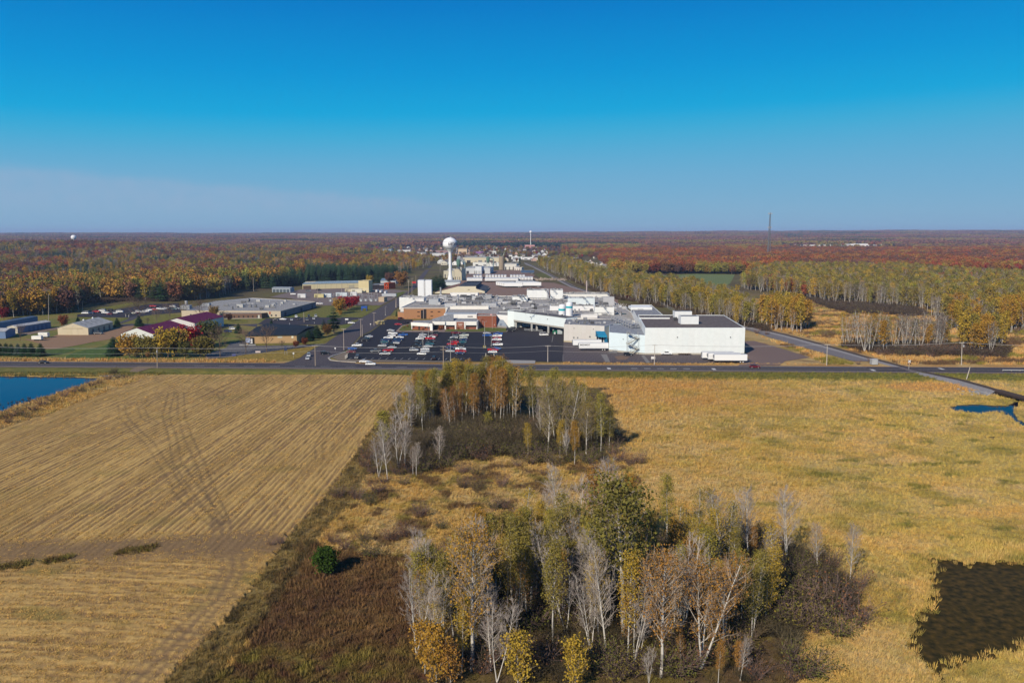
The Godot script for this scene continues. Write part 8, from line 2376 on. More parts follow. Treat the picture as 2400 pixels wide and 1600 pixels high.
func build_vehicles() -> void:
	park("the leftmost column of the lot, counting from the office", [[V2(-85.7,-473), "sedan", "silver"], [V2(-86.2,-465.2), "sedan", "black"], [V2(-85.4,-456.9), "suv", "black"], [V2(-85.3,-434.2), "pickup", "white"], [V2(-85.7,-422.7), "sedan", "blue"], [V2(-84,-411.4), "sedan", "dark red"], [V2(-77.3,-392.6), "suv", "grey", -PI / 2]])
	park("the left half of the second column, from the office", [[V2(-73.5,-487.4), "pickup", "white"], [V2(-72.6,-477.4), "sedan", "white"], [V2(-73.1,-466.9), "pickup", "white"], [V2(-73.1,-456.9), "pickup", "dark blue"], [V2(-72.6,-448.8), "sedan", "teal"], [V2(-71.3,-433.5), "suv", "silver"], [V2(-71.5,-412.8), "pickup", "grey"]])
	park("the right half of the second column, from the office", [[V2(-66.2,-480.1), "pickup", "blue"], [V2(-66.8,-469.5), "sedan", "white"], [V2(-66.1,-459.3), "pickup", "dark blue"], [V2(-66.2,-451.2), "suv", "dark blue"], [V2(-65.6,-444.1), "sedan", "silver"], [V2(-66.8,-436.5), "pickup", "black"], [V2(-65,-427), "sedan", "silver"], [V2(-65.4,-415.8), "pickup", "red"], [V2(-65.1,-403.8), "pickup", "silver"]])
	park("the left half of the third column, from the office", [[V2(-54.4,-481.9), "sedan", "silver"], [V2(-53.8,-471.2), "sedan", "white"], [V2(-54.1,-462.7), "suv", "white"], [V2(-53.1,-454.4), "sedan", "black"], [V2(-52.9,-443.3), "suv", "black"], [V2(-52.5,-431.3), "pickup", "black"], [V2(-51.9,-417.1), "suv", "silver"]])
	park("the right half of the third column, from the office", [[V2(-47.9,-489.3), "suv", "black"], [V2(-47.3,-478.3), "sedan", "dark red"], [V2(-48,-471.2), "sedan", "white"], [V2(-47.9,-462.7), "pickup", "red"], [V2(-46.6,-452.8), "sedan", "black"], [V2(-46,-440.3), "suv", "teal"], [V2(-45.9,-431.3), "sedan", "silver"], [V2(-46.4,-420.6), "sedan", "white"], [V2(-45.7,-413.1), "sedan", "silver"], [V2(-46.3,-403.8), "suv", "white"]])
	park("the left half of the fourth column, from the office", [[V2(-34.8,-489.3), "pickup", "dark red"], [V2(-33.7,-478.3), "sedan", "black"], [V2(-34.4,-467.8), "suv", "silver"], [V2(-34.1,-458.5), "pickup", "black"], [V2(-32.6,-448.8), "sedan", "red"], [V2(-33.4,-439.5), "pickup", "red"], [V2(-33.2,-426.2), "pickup", "dark blue"], [V2(-32.5,-413.7), "sedan", "silver"]])
	park("the right half of the fourth column, from the office", [[V2(-29,-477.4), "pickup", "pale"], [V2(-28.8,-467.8), "sedan", "pale"], [V2(-28.2,-459.3), "sedan", "dark blue"], [V2(-28.1,-448.8), "sedan", "teal"], [V2(-28,-434.2), "suv", "black"], [V2(-27.4,-420.6), "pickup", "white"], [V2(-26.8,-412.4), "pickup", "red"], [V2(-26.9,-405.8), "sedan", "dark blue"], [V2(-38.6,-389), "suv", "black", PI / 2]])
	park("the rightmost column of the lot, from the office", [[V2(-15.6,-489.3), "sedan", "silver"], [V2(-15,-477.4), "pickup", "blue"], [V2(-8.6,-484.7), "pickup", "blue"], [V2(-8.9,-474.7), "pickup", "white"], [V2(-9,-466.9), "sedan", "red"], [V2(-8.8,-457.7), "pickup", "white"], [V2(-9.1,-448), "suv", "dark red"], [V2(-8,-437.2), "pickup", "white"], [V2(-8.2,-423.4), "sedan", "blue"], [V2(-10.1,-417.1), "pickup", "red"], [V2(-10.1,-410.4), "sedan", "white"], [V2(-10.4,-399.4), "pickup", "black"]])
	park("the small visitor lot, from the left", [[V2(-168.9,-566.6), "sedan", "black"], [V2(-164.7,-569.5), "sedan", "white"], [V2(-157.8,-566.6), "sedan", "silver", -1.3], [V2(-160.1,-587.4), "suv", "white", -1.3], [V2(-153.8,-570.9), "suv", "black", -1.3], [V2(-146.4,-565.2), "suv", "grey", -1.3], [V2(-151.1,-588.9), "suv", "black", -1.3], [V2(-143.7,-573.9), "sedan", "silver", -1.3], [V2(-146.3,-590.5), "suv", "silver", -1.3]])
	park("the big west lot, from the left", [[V2(-330.4,-613.5), "van", "white"], [V2(-325.7,-613.5), "suv", "dark blue"], [V2(-327.9,-624.8), "pickup", "red"], [V2(-326.7,-631.8), "van", "white"], [V2(-315.8,-615.7), "pickup", "white"], [V2(-308.2,-606.8), "suv", "dark red"], [V2(-323.1,-636.6), "suv", "black"], [V2(-307.9,-613.5), "pickup", "silver"], [V2(-309.2,-624.8), "van", "white"], [V2(-294,-606.8), "suv", "black"], [V2(-293.5,-613.5), "sedan", "pale"], [V2(-292.8,-615.7), "sedan", "dark red"], [V2(-294.6,-624.8), "suv", "white"], [V2(-288.6,-620.2), "sedan", "silver"], [V2(-289.5,-627.1), "pickup", "white"], [V2(-292.3,-639), "suv", "white"], [V2(-304,-672.1), "pickup", "red"], [V2(-290.5,-643.9), "sedan", "red"], [V2(-287.9,-648.8), "pickup", "white"], [V2(-284.5,-646.3), "sedan", "silver"], [V2(-285.4,-653.9), "suv", "silver"], [V2(-286.2,-669.4), "suv", "white"], [V2(-276.1,-648.8), "sedan", "teal"], [V2(-275.2,-651.3), "suv", "silver"], [V2(-287.8,-672.1), "sedan", "black"]])
	car("sedan", V2(-77.3,-503.2), 0.0, PAINTS.silver, "silver sedan in the aisle left of the office island")
	car("sedan", V2(-77.4,-537.7), 0.1, PAINTS.red, "red sedan beside the left end of the office")
	car("suv", V2(-80.3,-572.5), 0.9, PAINTS["dark red"], "dark red car at the foot of the tan brick building")
	car("sedan", V2(-72.3,-546.2), 0.6, PAINTS.black, "dark sedan in the shade left of the office")
	car("van", V2(-1,-503.8), -0.4, PAINTS.black, "black van at the right end of the office lawn")
	car("suv", V2(1.2,-512.9), -0.3, PAINTS.black, "black utility car behind the black van")
	car("van", V2(19.4,-480.7), 0.25, PAINTS.white, "white van below the slanting upper storey")
	car("suv", V2(59.2,-401.7), 0.03, PAINTS.black, "black utility car under the stair tower")
	car("pickup", V2(79.3,-404.5), 0.03, PAINTS.white, "white work pickup in front of the cold store")
	car("sedan", V2(-71.3,-379.4), -0.03, PAINTS.white, "white sedan on the far lane of the highway")
	car("suv", V2(-66.9,-371.8), -0.03, PAINTS.white, "white utility car on the near lane of the highway")
	car("sedan", V2(-225.2,-377.5), -0.03, PAINTS.black, "dark sedan driving at the left end of the highway")
	car("suv", V2(112.5,-364.1), -0.03, PAINTS["dark red"], "maroon utility car on the highway by the parked trailers")
	car("suv", V2(-103,-398.5), -1.35, PAINTS.silver, "silver utility car waiting at the street corner")
	car("sedan", V2(-101.3,-389.4), -1.35, PAINTS.silver, "pale blue sedan waiting first at the street corner")
	car("suv", V2(-96.5,-405.8), 0.5, PAINTS.black, "black utility car turning into the side street")
	car("sedan", V2(-110.8,-545.7), 0.1, PAINTS.white, "white sedan by the white sign across the street")
	car("pickup", V2(-168.8,-696.7), 0.0, PAINTS.white, "white box-backed pickup behind the broad factory")
	car("van", V2(-221.8,-806.1), -0.1, PAINTS.white, "white van on the depot track")
	car("pickup", V2(-256.1,-488.7), 0.0, PAINTS.grey, "grey flatbed truck in the shade of the barn")
	car("suv", V2(-179,-497.4), 0.2, PAINTS["dark blue"], "dark blue car by the black roof end")
	car("suv", V2(-180.7,-511.6), 0.2, PAINTS.white, "white car by the small spruce")
	car("van", V2(-217,-846.2), 0.1, PAINTS.grey, "grey box van in the depot yard")
	car("van", V2(-209.4,-863.4), 0.1, PAINTS.black, "black van in the depot yard")
	car("van", V2(-234.4,-909.6), 0.1, PAINTS.white, "white van at the depot hall door")
	car("pickup", V2(-210.7,-904.8), 0.1, PAINTS.red, "red truck in front of the depot hall")

	# semi trailers
	var tm := Shape.new()
	var wt := Color(0.71, 0.72, 0.72)
	tm.box(Vector3(-7.8, 1.25, -1.3), Vector3(7.8, 4.1, 1.3), wt)
	var roof_ := Shape.new()
	roof_.box(Vector3(-7.75, 4.1, -1.25), Vector3(7.75, 4.14, 1.25), Color(0.45, 0.46, 0.48))
	var rail := Shape.new()
	rail.box(Vector3(-7.82, 1.1, -1.31), Vector3(7.82, 1.3, 1.31), Color(0.25, 0.25, 0.26))
	var wh := Shape.new()
	for z in [1, -1]:
		wh.tube(Vector3(0, 0, -1.2 * z), Vector3(0, 0, 1.2 * z), 0.5, 0.5, 12, Color(0.02, 0.02, 0.02))
		wh.tube(Vector3(0, 0, 1.19 * z), Vector3(0, 0, 1.24 * z), 0.28, 0.28, 10, Color(0.6, 0.6, 0.6))
	var leg := Shape.new()
	for z in [-0.8, 0.8]:
		leg.box(Vector3(-0.1, 0, z - 0.1), Vector3(0.1, 1.2, z + 0.1), Color(0.12, 0.12, 0.12))
	var door := Shape.new()
	door.box(Vector3(7.8, 1.35, -1.2), Vector3(7.84, 4.0, 1.2), Color(0.62, 0.63, 0.63))
	var nose := Shape.new()
	nose.box(Vector3(-8.2, 2.3, -0.9), Vector3(-7.8, 3.8, 0.9), Color(0.3, 0.31, 0.33))
	var ms := [tm.mesh(), roof_.mesh(), rail.mesh(), wh.mesh(), leg.mesh(), door.mesh(), nose.mesh()]
	var list := [
		[(V2(35.5,-420.3) + V2(51.5,-420.3)) / 2, 0.0, 1.0, "white semi trailer with dark lettering backed to the blue canopy"],
		[(V2(32.9,-432.2) + V2(49.4,-432.2)) / 2, 0.0, 1.0, "white semi trailer behind the lettered one at the dock"],
	]
	for k in 3:
		list.append([(V2(97.2,-380.4) + V2(113.5,-378.6)) / 2 + Vector2(-2.0, -4.0) * k, -0.03, 1.0, "%s white semi trailer of the three parked by the highway, from the front" % ordinal(k + 1)])
	for k in 5:
		list.append([(V2(-7.4,-912.4) + V2(10.3,-912.4)) / 2 + Vector2(-2.4, -5.5) * k, 0.0, 1.35, "white semi trailer in the left block of the back yard, %s row" % ordinal(k + 1)])
		list.append([(V2(14.3,-923.2) + V2(32.2,-923.2)) / 2 + Vector2(-2.0, -6.0) * k, 0.0, 1.35, "white semi trailer in the right block of the back yard, %s row" % ordinal(k + 1)])
	for k in 20:
		if k != 6:
			list.append([V2(-56.1,-1016.1).lerp(V2(6.4,-1019.3), k / 19.0) + Vector2(0, -9), PI / 2 + PI, 1.25, "white trailer end-on in the front yard row, %s from the left" % ordinal(k + 1)])
	for k in 17:
		if k != 3 and k != 11:
			list.append([V2(-51.5,-1090).lerp(V2(15.9,-1092.4), k / 16.0) + Vector2(0, -9), PI / 2 + PI, 1.2, "white trailer end-on in the rear yard row, %s from the left" % ordinal(k + 1)])
	for k in 5:
		list.append([V2(9.8,-1037.8).lerp(V2(25.6,-1037.8), k / 4.0) + Vector2(0, -9), PI / 2 + PI, 1.25, "white trailer end-on beside the right block, %s from the left" % ordinal(k + 1)])
	list.append([V2(-136.5,-829.7), -PI / 2, 0.7, "white trailer parked before the black shop, left"])
	list.append([V2(-129.8,-817.7), -PI / 2, 0.7, "white trailer parked before the black shop, right"])
	list.append([V2(-142.1,-837.9), -PI / 2, 0.7, "white trailer nearest the cream tower block"])
	list.append([V2(-119.4,-773), -0.1, 0.9, "grey flat trailer truck beside the meter house"])
	list.append([V2(24,-1227), 0.0, 1.3, "blue container trailer at the edge of the yard"])
	for k in list.size():
		var t: Array = list[k]
		var o := thing("semi_trailer", t[3], "trailer", v3(t[0], 0.08), t[1], "semi trailers")
		o.scale = Vector3.ONE * t[2]
		part_of("box", ms[0], car_paint(Color(1, 1, 1) if k < list.size() - 2 else Color(0.5, 0.52, 0.55) if k == list.size() - 2 else Color(0.07, 0.12, 0.22)), o)
		part_of("roof", ms[1], siding(), o)
		part_of("rail", ms[2], steel(), o)
		for x in [4.6, 5.9]:
			part_of("wheel", ms[3], mat("rubber", 0.9), o, Vector3(x, 0.5, 0))
		part_of("landing_leg", ms[4], steel(), o, Vector3(-5.2, 0, 0))
		part_of("door", ms[5], siding(), o)
		part_of("cooling_unit", ms[6], steel(), o)
		if k == 0:
			letters("MIDWEST", 0.85, Color(0.03, 0.03, 0.04), o, Vector3(-4.7, 3.1, 1.33), 0.0)
	var f := thing("flat_trailer", "low empty flatbed trailer beside the white work pickup", "trailer", V3(88.5,-404.9))
	box_part(f, "deck", Vector3(0, 0.7, 0), Vector3(6.5, 0.2, 2.2), Color(0.28, 0.2, 0.13))
	for x in [0.6, 1.6]:
		part_of("wheel", car_model("sedan").wheel, mat("rubber", 0.9), f, Vector3(x, 0.36, 1.0))


# --- poles, wires, lamps, signs
var wire_mat: StandardMaterial3D


func wire(label: String, a: Vector3, b: Vector3, sag: float, r := 0.035) -> void:
	var s := Shape.new()
	var p := a
	for k in 14:
		var t := (k + 1) / 14.0
		var q := a.lerp(b, t) - Vector3(0, sag * 4 * t * (1 - t), 0)
		s.tube(p, q, r, r, 4, Color(0.5, 0.49, 0.47))
		p = q
	var o := part(numbered("power_wire"), s, steel(), self)
	tag(o, label, "wire", "wires along the highway")


func pole(label: String, v: Vector4, arms: int, can := false, col := Color(0.30, 0.23, 0.17)) -> Node3D:
	var o := thing("utility_pole", label, "pole", Vector3(v.x, 0, v.y), 0.0, "utility poles")
	var s := Shape.new()
	s.tube(Vector3(0, -0.2, 0), Vector3(v.w, v.z, 0), 0.2, 0.13, 8, col)
	part("post", s, mat("pole_wood", 1.0), o)
	for k in arms:
		s = Shape.new()
		var y := v.z - 0.4 - k * 1.3
		s.mid(Vector3(v.w, y, 0), Vector3(2.6, 0.14, 0.12), col * 1.1)
		part("crossarm", s, mat("pole_wood", 1.0), o)
		s = Shape.new()
		for x in [-1.2, -0.5, 0.5, 1.2]:
			s.tube(Vector3(x + v.w, y + 0.07, 0), Vector3(x + v.w, y + 0.32, 0), 0.06, 0.05, 5, Color(0.5, 0.5, 0.5))
		part("insulator", s, steel(), o)
	if can:
		s = Shape.new()
		s.tube(Vector3(0.35, v.z - 2.3, 0.1), Vector3(0.35, v.z - 1.3, 0.1), 0.28, 0.28, 10, Color(0.5, 0.51, 0.52))
		part("transformer", s, steel(), o)
	return o


func lamp(label: String, v: Vector4, group := "car park lamps", heads := 2) -> void:
	var o := thing("lamp_post", label, "lamp", Vector3(v.x, 0, v.y), 0.0, group)
	var s := Shape.new()
	s.tube(Vector3.ZERO, Vector3(0, v.z, 0), 0.14, 0.09, 8, Color(0.46, 0.44, 0.41))
	part("post", s, steel(), o)
	for k in heads:
		s = Shape.new()
		var x := 0.9 if k == 0 else -0.9
		s.tube(Vector3(0, v.z - 0.05, 0), Vector3(x, v.z + 0.08, 0), 0.05, 0.05, 5, Color(0.4, 0.4, 0.4))
		s.mid(Vector3(x, v.z + 0.08, 0), Vector3(0.75, 0.18, 0.4), Color(0.3, 0.3, 0.3))
		part("lamp_head", s, steel(), o)
	box_part(o, "footing", Vector3.ZERO, Vector3(0.6, 0.7, 0.6), Color(0.4, 0.4, 0.38), masonry())


func build_street() -> void:
	var hp := [V4(-266.3,-368.3,10.3,1), V4(-164.7,-364.5,9.6,0.4), V4(-92.7,-370.2,9.8,0.1), V4(-31.7,-363.2,10.5,0), V4(17.4,-382.2,8.1,0), V4(67.8,-374.1,9.6,0), V4(149.2,-372.4,10,-0.2), V4(213.5,-373.1,10.9,-0.5), V4(270.3,-365.2,10.7,-0.8)]
	var said := ["beyond the left edge", "in front of the hedge of trees", "at the side street corner", "in front of the parking lot", "at the right edge of the parking lot", "in front of the cold store", "before the railway crossing", "right of the railway crossing", "beyond the right edge"]
	for k in hp.size():
		pole("wooden utility pole on the highway " + said[k], hp[k], [1, 1, 1, 2, 1, 1, 1, 1, 1][k], k == 7 or k == 1, Color(0.42, 0.38, 0.33) if k > 3 else Color(0.34, 0.27, 0.2))
	for k in hp.size() - 1:
		var a: Vector4 = hp[k]
		var b: Vector4 = hp[k + 1]
		for j in 3:
			if k > 4 and j > 1:
				continue
			var dy := [0.1, 0.1, 2.6][j] as float
			var dx := [-1.1, 1.1, 0.0][j] as float
			wire("%s highway wire of the span %s" % [["front", "rear", "lower"][j], said[k + 1]], Vector3(a.x + a.w, a.z - dy, a.y - dx * 0.5), Vector3(b.x + b.w, b.z - dy, b.y - dx * 0.5), 0.9, 0.03)
	var sp := [[V4(-89.9,-421.1,11.7,0.1), "brown utility pole at the corner of the parking lot", 1], [V4(-91.7,-478.9,10.7,0.1), "utility pole beside the parked cars by the street", 1], [V4(-90.4,-477,7.4,0), "short thin pole beside the street pole", 0], [V4(-93.3,-534.7,9,0.2), "street lamp pole at the lot entrance", 1], [V4(-145.9,-555.4,7.1,-0.1), "lamp pole in the visitor lot", 0], [V4(-113.9,-875.8,11,0.2), "utility pole left of the silos", 1], [V4(-101.2,-804.5,16.9,0.3), "tall pole between the street and the silos", 1], [V4(-118.2,-978.1,10.6,0.2), "far street pole behind the red sign", 0], [V4(-97.3,-666.1,7.6,0.1), "pale pole at the street end of the plant", 0], [V4(-97.8,-666.5,8.8,0.6), "pale pole across the street from the depot", 0], [V4(-103.4,-791,15.9,0.9), "utility pole near the orange-brown tree", 2], [V4(-324.2,-553.4,20,1.6), "tall pole behind the blue sheds", 0], [V4(-386.4,-728.9,8.7,0.2), "pole at the left of the west lot wires", 1], [V4(-334.7,-733.8,9.6,0.6), "pole in the middle of the west lot wires", 1], [V4(-291.8,-764.9,13.5,-0.2), "steel pole at the right of the west lot wires", 2], [V4(-295.2,-772.7,13.3,0.1), "tall line pole behind the broad factory", 2], [V4(-277.1,-852.9,14.6,0.2), "tall line pole by the grey shed", 1], [V4(-185.1,-755.8,16,0.5), "tall thin pole in front of the depot hall", 0], [V4(-179.5,-837.9,11,0.1), "thin pole in the depot yard", 0], [V4(-340,-627.4,9,0.7), "lamp pole at the left of the west lot", 0], [V4(-116.4,-1291.9,11.5,0.1), "far pole on the side street", 1]]
	for q in sp:
		pole(q[1], q[0], q[2], false, Color(0.36, 0.30, 0.25))
	for j in 3:
		var ends := [[V4(-386.4,-728.9,8.7,0.2), V4(-334.7,-733.8,9.6,0.6)], [V4(-334.7,-733.8,9.6,0.6), V4(-291.8,-764.9,13.5,-0.2)], [V4(-89.9,-421.1,11.7,0.1), V4(-91.7,-478.9,10.7,0.1)]]
		var a: Vector4 = ends[j][0]
		var b: Vector4 = ends[j][1]
		wire(["left wire behind the west lot", "right wire behind the west lot", "wire from the lot corner to the street pole"][j], Vector3(a.x, a.z - 0.3, a.y), Vector3(b.x, b.z - (0.3 if j != 1 else 5.0), b.y), 0.8, 0.05)
	var lamps := [V4(-14.9,-429.1,14.5,0), V4(-48.7,-431.3,9.2,0), V4(-30,-384.2,10.3,0), V4(-50.9,-480.1,7.6,0), V4(-21.2,-523.4,6.3,0), V4(-11.4,-435.7,6.4,0.3), V4(-97.3,-666.1,2.3,0), V4(-96.2,-602,6.8,0.1)]
	var lsaid := ["tall lamp post between yellow bollards in the parking lot", "lamp post in the middle of the parked cars", "lamp post by the front of the parking lot", "thin lamp post near the office wing", "dark lamp post before the brick block", "lamp post beside the rightmost parked cars", "small lamp at the plant's street end", "lamp post by the street lawn"]
	for k in lamps.size():
		lamp(lsaid[k], lamps[k], "car park lamps", 2 if k < 3 else 1)
	# bollards
	for k in 9:
		var at: Vector3 = [V3(-15.5,-428.7), V3(-14.3,-428.4), V3(-13.2,-397.5), V3(-9.1,-397.3), V3(-82.8,-390.8), V3(-82.7,-392.8), V3(-82.8,-395.3), V3(-288.6,-591.9), V3(-285,-589)][k]
		var o := thing("bollard", ["yellow bollard left of the tall lamp post", "yellow bollard right of the tall lamp post", "pale post left of the black pickup", "pale post right of the black pickup", "white post at the lot corner, lowest of three", "white post at the lot corner, middle of three", "white post at the lot corner, topmost of three", "white post at the west lot entrance, left", "white post at the west lot entrance, right"][k], "bollard", at)
		var s := Shape.new()
		s.tube(Vector3.ZERO, Vector3(0, 1.5 if k < 2 else 1.9, 0), 0.22, 0.2, 8, Color(0.55, 0.45, 0.12) if k < 2 else Color(0.62, 0.58, 0.5))
		part("post", s, steel(), o)
	# signs
	var signs := [
		["tall blue sign board on two posts at the corner lawn", V3(-116.3,-404.6), 1.5, 2.4, 2.2, Color(0.03, 0.04, 0.09), 2],
		["white octagonal sign back on a post at the street corner", V3(-109.2,-393.2), 0.8, 0.85, 2.1, Color(0.55, 0.55, 0.53), 1],
		["low pinkish board sign on the corner lawn", V3(-132.4,-410.2), 2.6, 0.9, 0.3, Color(0.5, 0.42, 0.40), 2],
		["small dark blue board at the left of the corner lawn", V3(-141.2,-399.5), 1.8, 1.1, 0.2, Color(0.07, 0.08, 0.2), 2],
		["white sign board across the street from the lot", V3(-114.7,-549.2), 2.2, 0.9, 2.4, Color(0.7, 0.7, 0.68), 2],
		["small white sign by the lot entrance", V3(-94.4,-527.7), 0.7, 0.8, 1.5, Color(0.66, 0.62, 0.6), 1],
		["white round sign on the stony bank", V3(-93.7,-417.4), 0.7, 0.8, 1.2, Color(0.7, 0.7, 0.7), 1],
		["red-topped road sign beside the far street", V3(-118.3,-960.8), 5.0, 2.2, 2.0, Color(0.45, 0.03, 0.03), 2],
		["small white utility box sign by the cold store pole", V3(68.6,-382.2), 2.0, 1.2, 1.4, Color(0.66, 0.64, 0.62), 2],
	]
	for q in signs:
		var o := thing("sign", q[0], "sign", q[1])
		var s := Shape.new()
		if q[2] < 0.85:
			for k in 8:
				var a := TAU * (k + 0.5) / 8
				var b := TAU * (k + 1.5) / 8
				s.tri(Vector3(0, q[4] + q[3] / 2, 0.04), Vector3(cos(b), sin(b), 0) * q[2] * 0.6 + Vector3(0, q[4] + q[3] / 2, 0.04), Vector3(cos(a), sin(a), 0) * q[2] * 0.6 + Vector3(0, q[4] + q[3] / 2, 0.04), q[5])
		else:
			s.box(Vector3(-q[2] / 2, q[4], -0.08), Vector3(q[2] / 2, q[4] + q[3], 0.08), q[5])
		part("board", s, siding(), o)
		for k in q[6]:
			s = Shape.new()
			var x: float = 0.0 if q[6] == 1 else (k - 0.5) * q[2] * 0.8
			s.tube(Vector3(x, 0, -0.1), Vector3(x, q[4] + q[3] * 0.5, -0.1), 0.07, 0.07, 5, Color(0.4, 0.4, 0.4))
			part("post", s, steel(), o)
	var o := thing("yellow_gate", "yellow pipework with guard posts beside the lot entrance", "pipework", V3(-90,-542.3))
	for k in 5:
		box_part(o, "post", Vector3(k * 1.3 - 3, 0, (k % 2) * 1.5), Vector3(0.5, 2.2, 0.5), Color(0.52, 0.42, 0.18), steel())
	var s := Shape.new()
	s.tube(Vector3(-4, 1.5, 0), Vector3(2.5, 1.5, 0), 0.35, 0.35, 8, Color(0.55, 0.47, 0.26))
	s.tube(Vector3(-2, 2.6, 1.5), Vector3(2.5, 2.6, 1.5), 0.3, 0.3, 8, Color(0.55, 0.47, 0.26))
	part("pipe", s, steel(), o)
	o = thing("flagpole", "white flagpole with a small pale flag before the brick block", "flagpole", V3(-12.9,-515))
	s = Shape.new()
	s.tube(Vector3.ZERO, Vector3(0, 10.5, 0), 0.09, 0.06, 6, Color(0.62, 0.58, 0.55))
	part("post", s, steel(), o)
	s = Shape.new()
	s.box(Vector3(-1.4, 9.0, -0.03), Vector3(-0.06, 9.9, 0.03), Color(0.55, 0.3, 0.28))
	part("flag", s, siding(), o)
	o = thing("play_shelter", "bright blue climbing frame on the front lawn", "play frame", V3(-119.1,-639.8))
	for k in 4:
		box_part(o, "post", Vector3(-2 + k % 2 * 4, 0, -1.5 + k / 2 * 3), Vector3(0.4, 2.4, 0.4), Color(0.02, 0.07, 0.3))
	box_part(o, "roof", Vector3(0, 2.2, 0), Vector3(4.6, 1.4, 3.6), Color(0.02, 0.08, 0.34))
	# fence of the plant's yard by the railway
	var fence := [V2(123.9,-772.4), V2(127,-746.9), V2(128.7,-684.6), V2(128.8,-628.2), V2(164.1,-644.6)]
	o = thing("chain_fence", "tall grey chain-link fence between the plant yard and the trees", "fence", v3(fence[0]))
	for i in fence.size() - 1:
		var a: Vector2 = fence[i] - fence[0]
		var b: Vector2 = fence[i + 1] - fence[0]
		var n := int((b - a).length() / 4.0) + 1
		for k in n:
			s = Shape.new()
			var p := v3(a.lerp(b, float(k) / n))
			s.tube(p, p + Vector3(0, 2.8, 0), 0.07, 0.07, 4, Color(0.3, 0.31, 0.31))
			part("post", s, steel(), o)
		s = Shape.new()
		for y in 8:
			s.tube(v3(a, 0.3 + y * 0.35), v3(b, 0.3 + y * 0.35), 0.025, 0.025, 3, Color(0.3, 0.31, 0.31))
		part("rail", s, steel(), o)
	# railway
	var line := [Vector3(V2(195.6,-272.7).x, 1.6, V2(195.6,-272.7).y), v3(V2(190.3,-290.6), 1.6), v3(V2(188.5,-304.4), 1.6), v3(V2(187.5,-326.3), 1.3), v3(V2(183.6,-351.7), 0.5), v3(V2(182.6,-367), 0.3), v3(V2(177.5,-395.8), 0.5), v3(V2(172.9,-433.1), 0.7), v3(V2(167.3,-477.4), 0.7), v3(V2(155.5,-535.5), 0.7), v3(V2(146.7,-686), 0.7), v3(V2(121.3,-738.2), 0.5), v3(V2(87.7,-801.5), 0.5), v3(V2(71.2,-930.9), 0.5), v3(V2(59.2,-1143.2), 0.5), v3(V2(47.3,-1388.9), 0.5), v3(V2(27.6,-1689), 0.5)]
	o = thing("railway", "single railway track on a grey ballast bank crossing the highway", "railway", Vector3.ZERO)
	var bal := Shape.new()
	var ties := Shape.new()
	var rails := [Shape.new(), Shape.new()]
	for i in range(1, line.size() - 1):
		var a: Vector3 = line[i]
		var b: Vector3 = line[i + 1]
		if i == 1:
			a = line[2].lerp(line[1], 0.12)
		var d := (b - a).normalized()
		var n := Vector3(-d.z, 0, d.x).normalized()
		var t := Vector3(0, 0.02, 0)
		var w0 := 1.9
		var low := 4.6 if i < 4 else 5.2
		var ga := Vector3(0, a.y + 0.4, 0)
		var gb := Vector3(0, b.y + 0.4, 0)
		var stone := Color(0.25, 0.24, 0.245) if i != 4 else Color(0.15, 0.13, 0.13)
		a -= d * 0.2
		bal.quad(a - n * w0 - t, b - n * w0 - t, b + n * w0 - t, a + n * w0 - t, stone)
		for sgn in [-1, 1]:
			bal.quad(a + n * w0 * sgn - t, b + n * w0 * sgn - t, b + n * low * sgn - gb, a + n * low * sgn - ga, stone * 1.1)
		var m := int(a.distance_to(b) / (0.65 if i < 9 else 1.6))
		for k in m:
			var p := a.lerp(b, (k + 0.5) / m)
			if i == 4 and absf(p.z - road_z(p.x)) < 7.5:
				continue
			ties.x = Transform3D(Basis(n, Vector3.UP, -d), p)
			ties.box(Vector3(-1.3, 0, -0.12), Vector3(1.3, 0.1, 0.12), Color(0.075, 0.06, 0.05))
		for k in 2:
			var off := n * (0.72 if k == 0 else -0.72)
			rails[k].tube(a + off + Vector3(0, 0.18, 0), b + off + Vector3(0, 0.18, 0), 0.09, 0.09, 4, Color(0.1, 0.075, 0.07))
	ties.x = Transform3D.IDENTITY
	part("ballast", bal, mat("gravel"), o)
	part("ties", ties, mat("pole_wood", 1.0), o).set_meta("kind", "stuff")
	for k in 2:
		part("rail", rails[k], steel(), o)
	# trestle at the right edge
	o = thing("railway_trestle", "dark timber railway trestle over the creek", "bridge", line[2])
	var da: Vector3 = (line[1] - line[2]).normalized()
	var na := Vector3(-da.z, 0, da.x).normalized()
	var tim := Color(0.045, 0.032, 0.028)
	s = Shape.new()
	s.x = Transform3D(Basis(na, Vector3.UP, -da), Vector3.ZERO)
	s.box(Vector3(-2.0, -0.7, -50), Vector3(2.0, -0.05, 0), tim)
	part("deck", s, mat("pole_wood", 1.0), o)
	for k in 60:
		s = Shape.new()
		s.x = Transform3D(Basis(na, Vector3.UP, -da), da * (k * 0.8 + 0.4))
		s.box(Vector3(-1.9, 0.0, -0.15), Vector3(1.9, 0.16, 0.15), tim * 1.6)
		part("tie", s, mat("pole_wood", 1.0), o)
	for k in 2:
		s = Shape.new()
		var off := na * (0.72 if k == 0 else -0.72)
		s.tube(off + Vector3(0, 0.22, 0), off + da * 50 + Vector3(0, 0.22, 0), 0.09, 0.09, 4, Color(0.1, 0.08, 0.075))
		part("rail", s, steel(), o)
